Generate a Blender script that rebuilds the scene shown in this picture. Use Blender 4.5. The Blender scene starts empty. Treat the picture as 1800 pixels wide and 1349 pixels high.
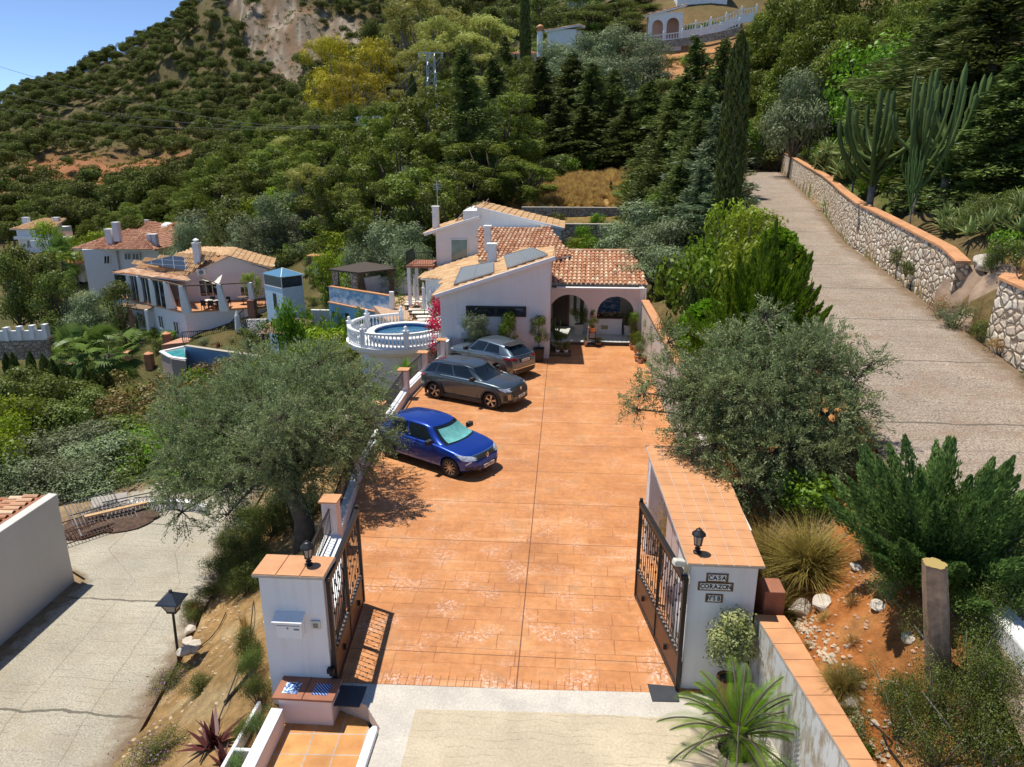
import bpy,bmesh,math,random
import numpy as np
from mathutils import Vector,Matrix
R=math.radians
S=bpy.context.scene
COL=S.collection
rnd=random.Random(7)
RNG=np.random.default_rng(11)
# ------------------------------------------------------------------ camera
CAM_H,PITCH,YAW,FPX=9.3,R(17.6),R(4.2),1270.0
cd=bpy.data.cameras.new("camera");cam=bpy.data.objects.new("camera",cd);COL.objects.link(cam)
cam.location=(0,0,CAM_H);cam.rotation_euler=(R(90)-PITCH,0,YAW)
cd.sensor_width=36;cd.lens=36*FPX/1800;cd.clip_start=0.2;cd.clip_end=6000
S.camera=cam
# ------------------------------------------------------------------ light
SUN=Vector((-0.30,0.13,1.0)).normalized()
w=bpy.data.worlds.new("World");S.world=w;w.use_nodes=True
nt=w.node_tree;bg=nt.nodes["Background"]
sky=nt.nodes.new("ShaderNodeTexSky");sky.sky_type='NISHITA';sky.sun_disc=False
sky.sun_elevation=math.asin(SUN.z);sky.sun_rotation=math.atan2(SUN.x,SUN.y)%(2*math.pi)
sky.air_density=0.8;sky.dust_density=0.0;sky.ozone_density=3.0;sky.altitude=4500
nt.links.new(sky.outputs[0],bg.inputs[0]);bg.inputs[1].default_value=0.15
sl=bpy.data.lights.new("sun",'SUN');sl.energy=4.3;sl.angle=R(0.53);sl.color=(1.0,0.95,0.86)
so=bpy.data.objects.new("sun",sl);COL.objects.link(so)
so.rotation_euler=SUN.to_track_quat('Z','Y').to_euler();so.location=(0,0,60)
S.view_settings.view_transform='Standard';S.view_settings.look='None'
S.view_settings.gamma=1;S.view_settings.exposure=0.30
S.cycles.max_bounces=5;S.cycles.diffuse_bounces=3;S.cycles.glossy_bounces=3
S.cycles.transmission_bounces=4;S.cycles.transparent_max_bounces=6
S.cycles.use_adaptive_sampling=True;S.cycles.adaptive_threshold=0.02
# ------------------------------------------------------------------ pixel -> world helpers (photo pixels of 1800x1349)
_f=np.array([-math.sin(YAW)*math.cos(PITCH),math.cos(YAW)*math.cos(PITCH),-math.sin(PITCH)])
_r=np.array([math.cos(YAW),math.sin(YAW),0.0]);_u=np.cross(_r,_f)
def ray(px,py):return _f+(px-900)/FPX*_r+(674.5-py)/FPX*_u
def at(px,py,z=0.0):
    d=ray(px,py);t=(z-CAM_H)/d[2];return(float(d[0]*t),float(d[1]*t),z)
def aty(px,py,Y):
    d=ray(px,py);t=Y/d[1];return(float(d[0]*t),Y,float(CAM_H+d[2]*t))
def atx(px,py,X):
    d=ray(px,py);t=X/d[0];return(X,float(d[1]*t),float(CAM_H+d[2]*t))
# ------------------------------------------------------------------ scene graph helpers
def tag(o,label=None,cat=None,group=None,kind=None):
    if label:o["label"]=label
    if cat:o["category"]=cat
    if group:o["group"]=group
    if kind:o["kind"]=kind
    return o
def E(name,loc,label,cat,group=None,rz=0.0):
    o=bpy.data.objects.new(name,None);COL.objects.link(o);o.empty_display_size=0.3
    o.location=loc;o.rotation_euler=(0,0,rz);return tag(o,label,cat,group)
def wloc(o):
    v=Vector((0,0,0))
    while o is not None:v+=o.location;o=o.parent
    return v
def copy_tree(o,parent=None):
    c=o.copy();COL.objects.link(c)
    if parent is not None:c.parent=parent
    for ch in list(o.children):copy_tree(ch,c)
    return c
def link_mesh(name,me,mat,parent=None,kids_local=True):
    o=bpy.data.objects.new(name,me);COL.objects.link(o)
    if mat:
        me.materials.clear()
        for m in(mat if isinstance(mat,(list,tuple))else[mat]):me.materials.append(m)
    if parent is not None:o.parent=parent
    return o
def npmesh(name,V,F,n,tint=None,smooth=False):
    """V (k,3) float, F (m,n) int"""
    me=bpy.data.meshes.new(name);V=np.asarray(V,dtype=np.float32);F=np.asarray(F,dtype=np.int32)
    me.vertices.add(len(V));me.vertices.foreach_set("co",V.ravel())
    me.loops.add(F.size);me.loops.foreach_set("vertex_index",F.ravel())
    me.polygons.add(len(F));me.polygons.foreach_set("loop_start",np.arange(0,F.size,n,dtype=np.int32))
    me.polygons.foreach_set("loop_total",np.full(len(F),n,dtype=np.int32))
    if tint is not None:
        a=me.attributes.new("tint",'FLOAT','POINT');a.data.foreach_set("value",np.asarray(tint,dtype=np.float32))
    me.update(calc_edges=True)
    if smooth:me.polygons.foreach_set("use_smooth",np.ones(len(F),dtype=bool))
    return me
class MB:
    """collects shapes given in world coordinates; build() stores them relative to the parent"""
    def __init__(s):s.v=[];s.f=[];s.m=[];s.t=[];s.tint=0.5;s.mi=0
    def add(s,vs,fs):
        b=len(s.v);s.v+=[tuple(map(float,q))for q in vs];s.t+=[s.tint]*len(vs)
        s.f+=[tuple(b+i for i in q)for q in fs];s.m+=[s.mi]*len(fs);return s
    def box(s,x0,x1,y0,y1,z0,z1):
        if x0>x1:x0,x1=x1,x0
        if y0>y1:y0,y1=y1,y0
        if z0>z1:z0,z1=z1,z0
        return s.add([(x0,y0,z0),(x1,y0,z0),(x1,y1,z0),(x0,y1,z0),(x0,y0,z1),(x1,y0,z1),(x1,y1,z1),(x0,y1,z1)],
                     [(0,3,2,1),(4,5,6,7),(0,1,5,4),(1,2,6,5),(2,3,7,6),(3,0,4,7)])
    def hexa(s,p8):  # bottom 4 ccw, top 4 ccw
        return s.add(p8,[(0,3,2,1),(4,5,6,7),(0,1,5,4),(1,2,6,5),(2,3,7,6),(3,0,4,7)])
    def obox(s,c,size,rz=0.0,rx=0.0,ry=0.0):
        M=Matrix.Rotation(rz,3,'Z')@Matrix.Rotation(ry,3,'Y')@Matrix.Rotation(rx,3,'X');c=Vector(c)
        h=[q/2 for q in size]
        P=[c+M@Vector((a*h[0],b*h[1],d*h[2]))for d in(-1,1)for a,b in((-1,-1),(1,-1),(1,1),(-1,1))]
        return s.hexa(P)
    def bar(s,a,b,wd,ht=None,up=(0,0,1)):
        a,b=Vector(a),Vector(b);ht=ht or wd;d=(b-a)
        if d.length<1e-6:return s
        d.normalize();up=Vector(up)
        if abs(d.dot(up))>0.98:up=Vector((1,0,0))
        x=d.cross(up).normalized()*wd/2;y=x.cross(d).normalized()*ht/2
        return s.hexa([a-x-y,a+x-y,b+x-y,b-x-y,a-x+y,a+x+y,b+x+y,b-x+y])
    def prism(s,poly,z0,z1):
        n=len(poly);V=[(x,y,z0)for x,y in poly]+[(x,y,z1)for x,y in poly]
        return s.add(V,[tuple(range(n))[::-1],tuple(range(n,2*n))]+[(i,(i+1)%n,n+(i+1)%n,n+i)for i in range(n)])
    def vprism(s,pts,d):
        """polygon of 3d points extruded by vector d"""
        n=len(pts);d=Vector(d);V=[Vector(p)for p in pts]+[Vector(p)+d for p in pts]
        return s.add(V,[tuple(range(n)),tuple(range(n,2*n))[::-1]]+[(i,n+i,n+(i+1)%n,(i+1)%n)for i in range(n)])
    def tube(s,pts,r,n=6,cap=True):
        pts=[Vector(p)for p in pts];rs=r if isinstance(r,(list,tuple))else[r]*len(pts)
        V=[];F=[];prev=None
        for i,p in enumerate(pts):
            d=(pts[min(i+1,len(pts)-1)]-pts[max(i-1,0)])
            d=d.normalized()if d.length>1e-9 else Vector((0,0,1))
            if prev is None:x=d.orthogonal().normalized()
            else:
                x=prev-d*prev.dot(d)
                x=x.normalized()if x.length>1e-6 else d.orthogonal().normalized()
            prev=x;y=d.cross(x)
            for k in range(n):
                a=2*math.pi*k/n;V.append(p+(x*math.cos(a)+y*math.sin(a))*rs[i])
        for i in range(len(pts)-1):
            for k in range(n):
                F.append((i*n+k,i*n+(k+1)%n,(i+1)*n+(k+1)%n,(i+1)*n+k))
        if cap:F+=[tuple(range(n))[::-1],tuple(range((len(pts)-1)*n,len(pts)*n))]
        return s.add(V,F)
    def lathe(s,prof,c=(0,0,0),n=16,a0=0.0,a1=2*math.pi,cap=True):
        if not cap:prof=list(prof)+[prof[0]]
        full=abs(a1-a0-2*math.pi)<1e-6;m=n if full else n+1;V=[];F=[]
        for r,z in prof:
            for k in range(m):
                a=a0+(a1-a0)*k/n;V.append((c[0]+r*math.cos(a),c[1]+r*math.sin(a),c[2]+z))
        for i in range(len(prof)-1):
            for k in range(n):
                k2=(k+1)%m if full else k+1
                F.append((i*m+k,i*m+k2,(i+1)*m+k2,(i+1)*m+k))
        if full and cap:
            if prof[0][0]>1e-4:F.append(tuple(range(m))[::-1])
            if prof[-1][0]>1e-4:F.append(tuple(range((len(prof)-1)*m,len(prof)*m)))
        return s.add(V,F)
    def sphere(s,c,r,n=10,sz=1.0):
        return s.lathe([(max(1e-5,r*math.sin(math.pi*i/8)),-r*sz*math.cos(math.pi*i/8))for i in range(9)],c,n)
    def build(s,name,mat,parent=None,smooth=False,bevel=0.0,local=False,sub=0):
        off=Vector((0,0,0))if(parent is None or local)else wloc(parent)
        me=bpy.data.meshes.new(name);me.from_pydata([(x-off.x,y-off.y,z-off.z)for x,y,z in s.v],[],s.f)
        a=me.attributes.new("tint",'FLOAT','POINT');a.data.foreach_set("value",s.t)
        if max(s.m,default=0)>0:me.polygons.foreach_set("material_index",s.m)
        if smooth:me.polygons.foreach_set("use_smooth",[True]*len(s.f))
        me.validate(clean_customdata=False);me.update()
        o=link_mesh(name,me,mat,parent)
        if bevel:
            b=o.modifiers.new("b",'BEVEL');b.width=bevel;b.segments=2;b.limit_method='ANGLE';b.angle_limit=R(40)
        if sub:
            b=o.modifiers.new("s",'SUBSURF');b.levels=sub;b.render_levels=sub
        return o
# ------------------------------------------------------------------ materials
MATS={}
def newmat(name):
    m=bpy.data.materials.new(name);m.use_nodes=True;return m,m.node_tree,m.node_tree.nodes["Principled BSDF"]
def ramp(nt,fac,stops):
    r=nt.nodes.new("ShaderNodeValToRGB");e=r.color_ramp.elements
    while len(e)<len(stops):e.new(0.5)
    for i,(p,c)in enumerate(stops):e[i].position=p;e[i].color=(*c,1)if len(c)==3 else c
    nt.links.new(fac,r.inputs[0]);return r.outputs[0]
def coords(nt,scale=(1,1,1),kind="Object",rot=(0,0,0)):
    t=nt.nodes.new("ShaderNodeTexCoord");mp=nt.nodes.new("ShaderNodeMapping")
    mp.inputs["Scale"].default_value=scale;mp.inputs["Rotation"].default_value=rot
    nt.links.new(t.outputs[kind],mp.inputs[0]);return mp.outputs[0]
def noise(nt,vec,scale,detail=4,rough=0.55,out="Fac"):
    n=nt.nodes.new("ShaderNodeTexNoise");n.inputs["Scale"].default_value=scale;n.inputs["Detail"].default_value=detail
    n.inputs["Roughness"].default_value=rough
    if vec is not None:nt.links.new(vec,n.inputs["Vector"])
    return n.outputs[out]
def mixc(nt,a,b,fac,mode='MIX'):
    m=nt.nodes.new("ShaderNodeMix");m.data_type='RGBA';m.blend_type=mode
    for s_,v in((m.inputs[0],fac),(m.inputs[6],a),(m.inputs[7],b)):
        if hasattr(v,"is_linked")or hasattr(v,"links"):nt.links.new(v,s_)
        else:s_.default_value=v if isinstance(v,(int,float))else(*v,1)if len(v)==3 else v
    return m.outputs[2]
def mth(nt,op,a,b=None,clamp=False):
    m=nt.nodes.new("ShaderNodeMath");m.operation=op;m.use_clamp=clamp
    for i,v in enumerate((a,b)):
        if v is None:continue
        if hasattr(v,"links"):nt.links.new(v,m.inputs[i])
        else:m.inputs[i].default_value=v
    return m.outputs[0]
def sep(nt,vec):
    s_=nt.nodes.new("ShaderNodeSeparateXYZ");nt.links.new(vec,s_.inputs[0]);return s_.outputs
def bump(nt,bsdf,h,strength=0.3,dist=0.02):
    b=nt.nodes.new("ShaderNodeBump");b.inputs["Strength"].default_value=strength;b.inputs["Distance"].default_value=dist
    nt.links.new(h,b.inputs["Height"]);nt.links.new(b.outputs[0],bsdf.inputs["Normal"])
def simple(name,c,rough=0.7,metal=0.0,var=0.12,scale=6.0,bmp=0.0,bscale=60.0,coat=0.0,spec=0.5,emis=None):
    if name in MATS:return MATS[name]
    m,nt,b=newmat(name)
    v=coords(nt);n=noise(nt,v,scale,5)
    col=ramp(nt,n,[(0.25,tuple(q*(1-var)for q in c)),(0.75,tuple(min(1,q*(1+var))for q in c))])
    nt.links.new(col,b.inputs["Base Color"]);b.inputs["Roughness"].default_value=rough;b.inputs["Metallic"].default_value=metal
    b.inputs["Coat Weight"].default_value=coat;b.inputs["Coat Roughness"].default_value=0.03
    b.inputs["Specular IOR Level"].default_value=spec
    if bmp:bump(nt,b,noise(nt,v,bscale,6,0.7),bmp,0.01)
    MATS[name]=m;return m
def plaster(name,c,dirt=(0.45,0.42,0.38),amt=0.25,wall_bump=0.25):
    m,nt,b=newmat(name);v=coords(nt)
    big=noise(nt,v,0.9,6,0.6);streak=noise(nt,coords(nt,(3.5,3.5,0.35)),1.6,5,0.6)
    f=mth(nt,'MULTIPLY',ramp(nt,streak,[(0.5,(0,0,0)),(0.8,(1,1,1))]),amt)
    base=ramp(nt,big,[(0.3,tuple(q*0.93 for q in c)),(0.7,c)])
    nt.links.new(mixc(nt,base,dirt,f),b.inputs["Base Color"]);b.inputs["Roughness"].default_value=0.85
    b.inputs["Specular IOR Level"].default_value=0.25
    h=mth(nt,'ADD',noise(nt,v,5,5,0.6),mth(nt,'MULTIPLY',noise(nt,v,70,4,0.6),0.25))
    bump(nt,b,h,wall_bump,0.02);MATS[name]=m;return m
def leafmat(name,dark,light,trans=0.35,hue=0.0):
    m,nt,b=newmat(name);nt.nodes.remove(b);out=nt.nodes["Material Output"]
    a=nt.nodes.new("ShaderNodeAttribute");a.attribute_name="tint"
    oi=nt.nodes.new("ShaderNodeObjectInfo")
    big=noise(nt,coords(nt),0.55,3)
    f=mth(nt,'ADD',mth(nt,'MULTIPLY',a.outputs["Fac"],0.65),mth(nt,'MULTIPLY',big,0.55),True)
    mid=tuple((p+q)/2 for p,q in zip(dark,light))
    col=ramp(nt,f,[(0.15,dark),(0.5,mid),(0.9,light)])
    k=mth(nt,'ADD',mth(nt,'MULTIPLY',oi.outputs["Random"],0.5),0.75)
    hs=nt.nodes.new("ShaderNodeHueSaturation");nt.links.new(col,hs.inputs["Color"]);nt.links.new(k,hs.inputs["Value"])
    nt.links.new(mth(nt,'ADD',mth(nt,'MULTIPLY',oi.outputs["Random"],0.03),0.485+hue),hs.inputs["Hue"])
    d=nt.nodes.new("ShaderNodeBsdfDiffuse");t=nt.nodes.new("ShaderNodeBsdfTranslucent");g=nt.nodes.new("ShaderNodeBsdfGlossy")
    g.inputs["Roughness"].default_value=0.45;g.inputs["Color"].default_value=(1,1,1,1)
    for q in(d,t):nt.links.new(hs.outputs[0],q.inputs[0])
    mx=nt.nodes.new("ShaderNodeMixShader");mx.inputs[0].default_value=trans
    nt.links.new(d.outputs[0],mx.inputs[1]);nt.links.new(t.outputs[0],mx.inputs[2])
    m2=nt.nodes.new("ShaderNodeMixShader");m2.inputs[0].default_value=0.018
    nt.links.new(mx.outputs[0],m2.inputs[1]);nt.links.new(g.outputs[0],m2.inputs[2])
    nt.links.new(m2.outputs[0],out.inputs[0]);MATS[name]=m;return m
WHITE=plaster("white_plaster",(0.80,0.79,0.77))
PINKW=plaster("pinkish_plaster",(0.77,0.66,0.62),amt=0.1)
BLUEW=plaster("blue_wall_paint",(0.30,0.52,0.72),amt=0.08,wall_bump=0.1)
GREYW=plaster("weathered_wall",(0.55,0.50,0.42),(0.2,0.15,0.1),0.6)
def tilemat(name,stops):
    m,nt,b=newmat(name);a=nt.nodes.new("ShaderNodeAttribute");a.attribute_name="tint"
    v=coords(nt);n=noise(nt,v,9,5,0.65)
    f=mth(nt,'ADD',mth(nt,'MULTIPLY',a.outputs["Fac"],0.75),mth(nt,'MULTIPLY',n,0.3),True)
    c=ramp(nt,f,stops);l=ramp(nt,noise(nt,v,2.2,6,0.7),[(0.5,(0,0,0)),(0.72,(0.55,0.55,0.55))])
    nt.links.new(mixc(nt,c,(0.20,0.17,0.12),l),b.inputs["Base Color"]);b.inputs["Roughness"].default_value=0.85
    bump(nt,b,noise(nt,v,45,4),0.3,0.01);MATS[name]=m;return m
TILE=tilemat("roof_tile",[(0.08,(0.20,0.075,0.04)),(0.3,(0.42,0.17,0.08)),(0.55,(0.60,0.34,0.19)),(0.85,(0.74,0.57,0.38))])
TILE2=tilemat("straw_roof_tile",[(0.08,(0.30,0.14,0.06)),(0.35,(0.52,0.29,0.13)),(0.85,(0.72,0.49,0.26))])
TILE3=tilemat("red_roof_tile",[(0.08,(0.22,0.08,0.045)),(0.4,(0.40,0.16,0.09)),(0.9,(0.62,0.38,0.24))])
TERRA=simple("terracotta",(0.55,0.25,0.11),0.7,var=0.22,scale=3.5,bmp=0.2)
TERRA_D=simple("dark_terracotta",(0.33,0.13,0.07),0.75,var=0.2,scale=4,bmp=0.2)
WMETAL=simple("white_metal",(0.78,0.78,0.78),0.4)
BLACKM=simple("black_iron",(0.022,0.020,0.020),0.45,0.3,var=0.3,scale=12)
BROWNM=simple("brown_painted_steel",(0.085,0.042,0.028),0.42,0.2,var=0.15,scale=5)
WOOD=simple("weathered_wood",(0.17,0.11,0.07),0.85,var=0.35,scale=9,bmp=0.4)
BARK=simple("bark",(0.10,0.08,0.06),0.95,var=0.45,scale=5,bmp=0.8,bscale=22)
BARKG=simple("grey_bark",(0.20,0.17,0.14),0.95,var=0.4,scale=5,bmp=0.8,bscale=22)
GLASSD=simple("dark_glass",(0.02,0.025,0.03),0.04,0.0,var=0.2,spec=1.0)
GLASSG=simple("green_glass",(0.16,0.24,0.22),0.06,0.0,var=0.45,scale=1.2,spec=1.0)
TRIM=simple("white_trim",(0.80,0.80,0.79),0.6,var=0.06,scale=4,bmp=0.1)
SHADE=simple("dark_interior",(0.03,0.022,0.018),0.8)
CREAM=simple("cream_fabric",(0.72,0.66,0.55),0.9,var=0.06)
FABW=simple("white_fabric",(0.75,0.75,0.73),0.9,var=0.08,scale=8)
SKIN=simple("skin",(0.55,0.30,0.20),0.6,var=0.05)
# foliage palettes
L_OLIVE=leafmat("olive_leaf",(0.040,0.062,0.016),(0.330,0.375,0.165),0.32)
L_OLIVE2=leafmat("grey_olive_leaf",(0.050,0.080,0.028),(0.280,0.330,0.165),0.3)
L_PINE=leafmat("pine_needle",(0.024,0.050,0.005),(0.215,0.255,0.030),0.3)
L_PINEF=leafmat("far_pine_needle",(0.020,0.038,0.005),(0.165,0.185,0.032),0.25)
L_BRIGHT=leafmat("bright_leaf",(0.045,0.105,0.006),(0.220,0.360,0.022),0.4)
L_YELLOW=leafmat("yellow_green_leaf",(0.090,0.125,0.006),(0.330,0.440,0.026),0.4)
L_DARK=leafmat("dark_needle",(0.014,0.034,0.006),(0.165,0.205,0.050),0.2)
L_SPRUCE=leafmat("blue_green_needle",(0.036,0.072,0.024),(0.200,0.260,0.130),0.25)
L_EUC=leafmat("eucalyptus_leaf",(0.085,0.105,0.014),(0.560,0.560,0.150),0.4)
L_GOLD=leafmat("golden_leaf",(0.13,0.125,0.008),(0.60,0.50,0.040),0.4)
L_SHRUB=leafmat("shrub_leaf",(0.030,0.060,0.008),(0.200,0.240,0.048),0.35)
L_DRY=leafmat("dry_grass_blade",(0.22,0.12,0.035),(0.66,0.46,0.16),0.35)
L_MIXG=leafmat("fountain_grass_blade",(0.10,0.07,0.015),(0.42,0.33,0.09),0.35)
L_BROWN=leafmat("bronze_leaf",(0.060,0.040,0.010),(0.270,0.200,0.060),0.25)
L_BOUG=leafmat("bougainvillea_bract",(0.40,0.008,0.03),(0.95,0.02,0.08),0.4)
L_JUN=leafmat("juniper_needle",(0.032,0.080,0.018),(0.240,0.370,0.095),0.4)
L_CYP=leafmat("bright_cypress_leaf",(0.040,0.095,0.004),(0.230,0.390,0.018),0.45)
L_AGAVE=leafmat("aloe_leaf",(0.07,0.11,0.035),(0.32,0.38,0.14),0.15)
L_MAROON=leafmat("maroon_leaf",(0.045,0.015,0.015),(0.17,0.055,0.045),0.15)
L_CACT=leafmat("cactus_skin",(0.035,0.075,0.018),(0.130,0.190,0.055),0.0)
L_PALM=leafmat("palm_leaf",(0.030,0.070,0.010),(0.170,0.260,0.050),0.25)
L_PURPLE=leafmat("purple_flower",(0.30,0.12,0.30),(0.55,0.30,0.55),0.3)
# ------------------------------------------------------------------ roads (y, xL, xR, z)
UP=np.array([(4,4.9,9.6,2.3),(9,5.9,10.6,2.75),(12,6.3,11.0,2.95),(16,7.0,11.9,3.28),(20,7.6,12.5,3.62),(25.4,8.3,13.0,4.02),(33,9.2,13.7,4.62),(38,10.0,14.1,5.0),
               (44,11.1,15.3,5.42),(52,12.8,17.2,5.85),(60,14.2,18.7,6.25),(70,16.3,20.8,6.6),(82,19.1,23.4,6.95),(92,21.5,25.6,7.15),(104,24,28,7.3)])
LOW=np.array([(5,-11.4,-7.9,-2.5),(12,-14.1,-8.9,-2.5),(14,-14.1,-9.2,-2.5),(17.4,-14.1,-9.8,-2.5),(19,-16.5,-10.1,-2.5),(21.8,-16.4,-10.65,-2.5),(24,-15.2,-11.0,-2.55),(28,-13.8,-10.6,-2.7),(33,-13.2,-10.0,-3.0)])
def upz(y):return np.interp(y,UP[:,0],UP[:,3])
C=[]   # terrain control points
def cp(px,py,D):C.append(aty(px,py,D))
for y in(3,8,12,16,21,27,33,39,44):
    for x in(-6.0,-3,0,3.6):C.append((x,y,-0.12 if y>8 else-0.2))
for y,zt in((11,1.3),(14,1.7),(17,1.9),(22,2.2),(29,2.5),(36,2.2),(40,1.8)):C.append((4.15,y,zt))
for y,xl,xr,z in UP:C.append((xl,y,z));C.append((xr,y,z))
for y in(4,7,9.5):C.append((3.9+(9.5-y)*0.05,y,1.2))
for y,xl,xr,z in LOW:C.append((xl,y,z));C.append((xr,y,z))
for y in(8,11,15,20,26):C.append((-6.6,y,-0.9 if y<12 else-1.0))
for y in(5,8):C.append((-5.2,y,-0.9))
for y in(27,32):C.append((-7.2,y,-2.4))
C+=[(-14.5,y,-2.6)for y in(6,12,17)]+[(-20,y,-3.0)for y in(8,14,20)]+[(-30,15,-5),(-28,24,-5.2),(-20,26,-4.2),(-14,37,-4.4),(-9,37,-4.0),(-8,34,-3.4),(-12,33,-3.8)]
C+=[(-11,44,-0.8),(-9,50,-0.6),(-5,50,-0.4),(-12,52,-0.9),(-15,40,-5.0),(-17,46,-4.3),(-20,46,-5.6),(-15.5,52,-2.8),(-22,50,-6.4),(-30,50,-8.2),(-38,50,-9.5),(-24,36,-6.2),(-36,36,-7.5),(-26,30,-5.4),(-45,60,-11)]
C+=[(-33.5,60.5,-7.3),(-29.5,58.6,-7.0),(-25,57.2,-6.6),(-23,55.6,-6.4),(-33,56.3,-10.6),(-30.5,55.6,-10.6),(-27.5,53.9,-10.4),(-24.5,52.3,-10),(-21.5,51.4,-9.6),(-19,50,-9),(-16.5,47.8,-8),(-36,59,-9.5),(-26,62,-6.2),(-20,58,-4.2),(-30,60,-7.2),(-36,63,-7.6),(-42,66,-8.2),(-24,68,-3.8),(-30,75,-3.6),(-38,78,-5),(-16,58,-2.0),(-14,66,-1),(-20,72,-1.2)]
C+=[(-60,92,-8.6),(-52,96,-7.0),(-70,100,-10),(-44,90,-6.5),(-118,160,-12.5),(-95,140,-12),(-130,180,-12.5),(-70,70,-12),(-90,60,-14),(-100,100,-13)]
C+=[(-3,52,0.6),(3,50,1.4),(-1,57,3.0),(3.5,57,3.0),(-3,61.5,4.9),(4,61.5,4.9),(6,45,2.6),(7.5,52,3.6),(9,60,5.0),(-9,60,1.6),(-9,72,4)]
for q in((950,335,68),(1090,320,72),(1000,290,85),(900,300,85),(1040,278,92),(900,272,100),(1150,290,85),(1050,240,108),(950,200,128),(1230,260,95),(1330,255,110)):cp(*q)
for q in((1160,105,148),(1180,160,135),(1100,90,150),(1330,55,152),(1250,85,150),(1230,20,165),(980,95,165),(920,160,160),(1100,-20,190),(1300,-60,200),(1400,150,120),(1400,40,160)):cp(*q)
for q in((1400,275,95),(1440,265,60),(1480,300,50),(1560,350,45),(1700,400,36),(1780,400,30),(1560,280,62),(1700,300,55),(1790,330,40),(1600,200,85),(1780,150,75),(1600,50,115),(1790,0,100)):cp(*q)
for y,xr in((22,14.2),(27,14.6),(34,15.4),(40,16.4),(48,19)):C.append((xr,y,float(upz(y))+2.3))
C+=[(14.5,14,5.0),(13.0,17.5,5.7),(18,18,8),(18,28,8.6)]
for q in((600,330,112),(480,360,110),(400,380,112),(700,330,90),(600,240,165),(720,180,200),(820,200,170),(500,300,190),(620,120,260),(760,90,260),(850,80,240),(880,30,300)):cp(*q)
# hill on the left
for q in((0,395,230),(100,385,235),(200,370,240),(330,360,240),(60,345,270),(200,315,290),(330,300,290),(0,290,330),(120,240,370),(250,210,400),(400,210,380),(520,230,340),
          (0,190,640),(60,178,600),(120,150,570),(180,118,545),(240,85,520),(300,58,500),(345,30,485),(400,2,470),(460,-20,470),(530,-50,480),(250,140,470),(400,110,430),(480,80,425),(520,130,390),(560,60,430),(600,60,440),(570,-30,480),
          (640,-20,520),(720,0,560)):cp(*q)
for q in((-50,330,800),(60,330,760),(200,300,720),(330,200,700),(450,120,680),(600,60,760),(760,60,800),(900,100,700),(1100,60,500),(1300,0,420),(1600,-60,380),(-150,300,400),(-200,420,200),(1900,-50,200),(2000,100,90),(2000,300,40)):cp(*q)
C=np.array(C,dtype=float)
_D=np.linalg.norm(C[:,None,:2]-C[None,:,:2],axis=2);_n=len(C)
_A=np.zeros((_n+3,_n+3));_A[:_n,:_n]=_D+np.eye(_n)*0.02
_A[:_n,_n]=1;_A[:_n,_n+1:]=C[:,:2];_A[_n,:_n]=1;_A[_n+1:,:_n]=C[:,:2].T
_W=np.linalg.solve(_A,np.r_[C[:,2],0,0,0])
def hgt(x,y):
    x=np.atleast_1d(np.asarray(x,float));y=np.atleast_1d(np.asarray(y,float));out=np.empty(len(x))
    for i in range(0,len(x),20000):
        a,b=x[i:i+20000],y[i:i+20000]
        out[i:i+20000]=np.hypot(a[:,None]-C[None,:,0],b[:,None]-C[None,:,1])@_W[:_n]+_W[_n]+_W[_n+1]*a+_W[_n+2]*b
    return out
def vnoise(x,y,s,seed=0):
    """cheap value noise"""
    xs,ys=x/s,y/s;xi,yi=np.floor(xs).astype(int),np.floor(ys).astype(int);fx,fy=xs-xi,ys-yi
    fx=fx*fx*(3-2*fx);fy=fy*fy*(3-2*fy)
    def h(a,b):
        q=np.sin(a*127.1+b*311.7+seed*74.7)*43758.5453;return q-np.floor(q)
    return(h(xi,yi)*(1-fx)+h(xi+1,yi)*fx)*(1-fy)+(h(xi,yi+1)*(1-fx)+h(xi+1,yi+1)*fx)*fy
RBX=[3.2,3.72,4.05,4.0,4.0];RBY=[5,8,11,17,40]
ROCKZ=((420,25,462,7),(455,95,432,7),(500,60,440,10),(445,40,455,9),(470,60,445,11),(500,85,430,12),(530,105,415,13),(550,130,400,12),(545,60,440,14),(580,80,430,14),(600,50,440,14),(520,50,447,12),(490,125,415,8),(505,160,395,8),(540,165,385,9),(515,190,375,6),(420,20,465,6))
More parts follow.
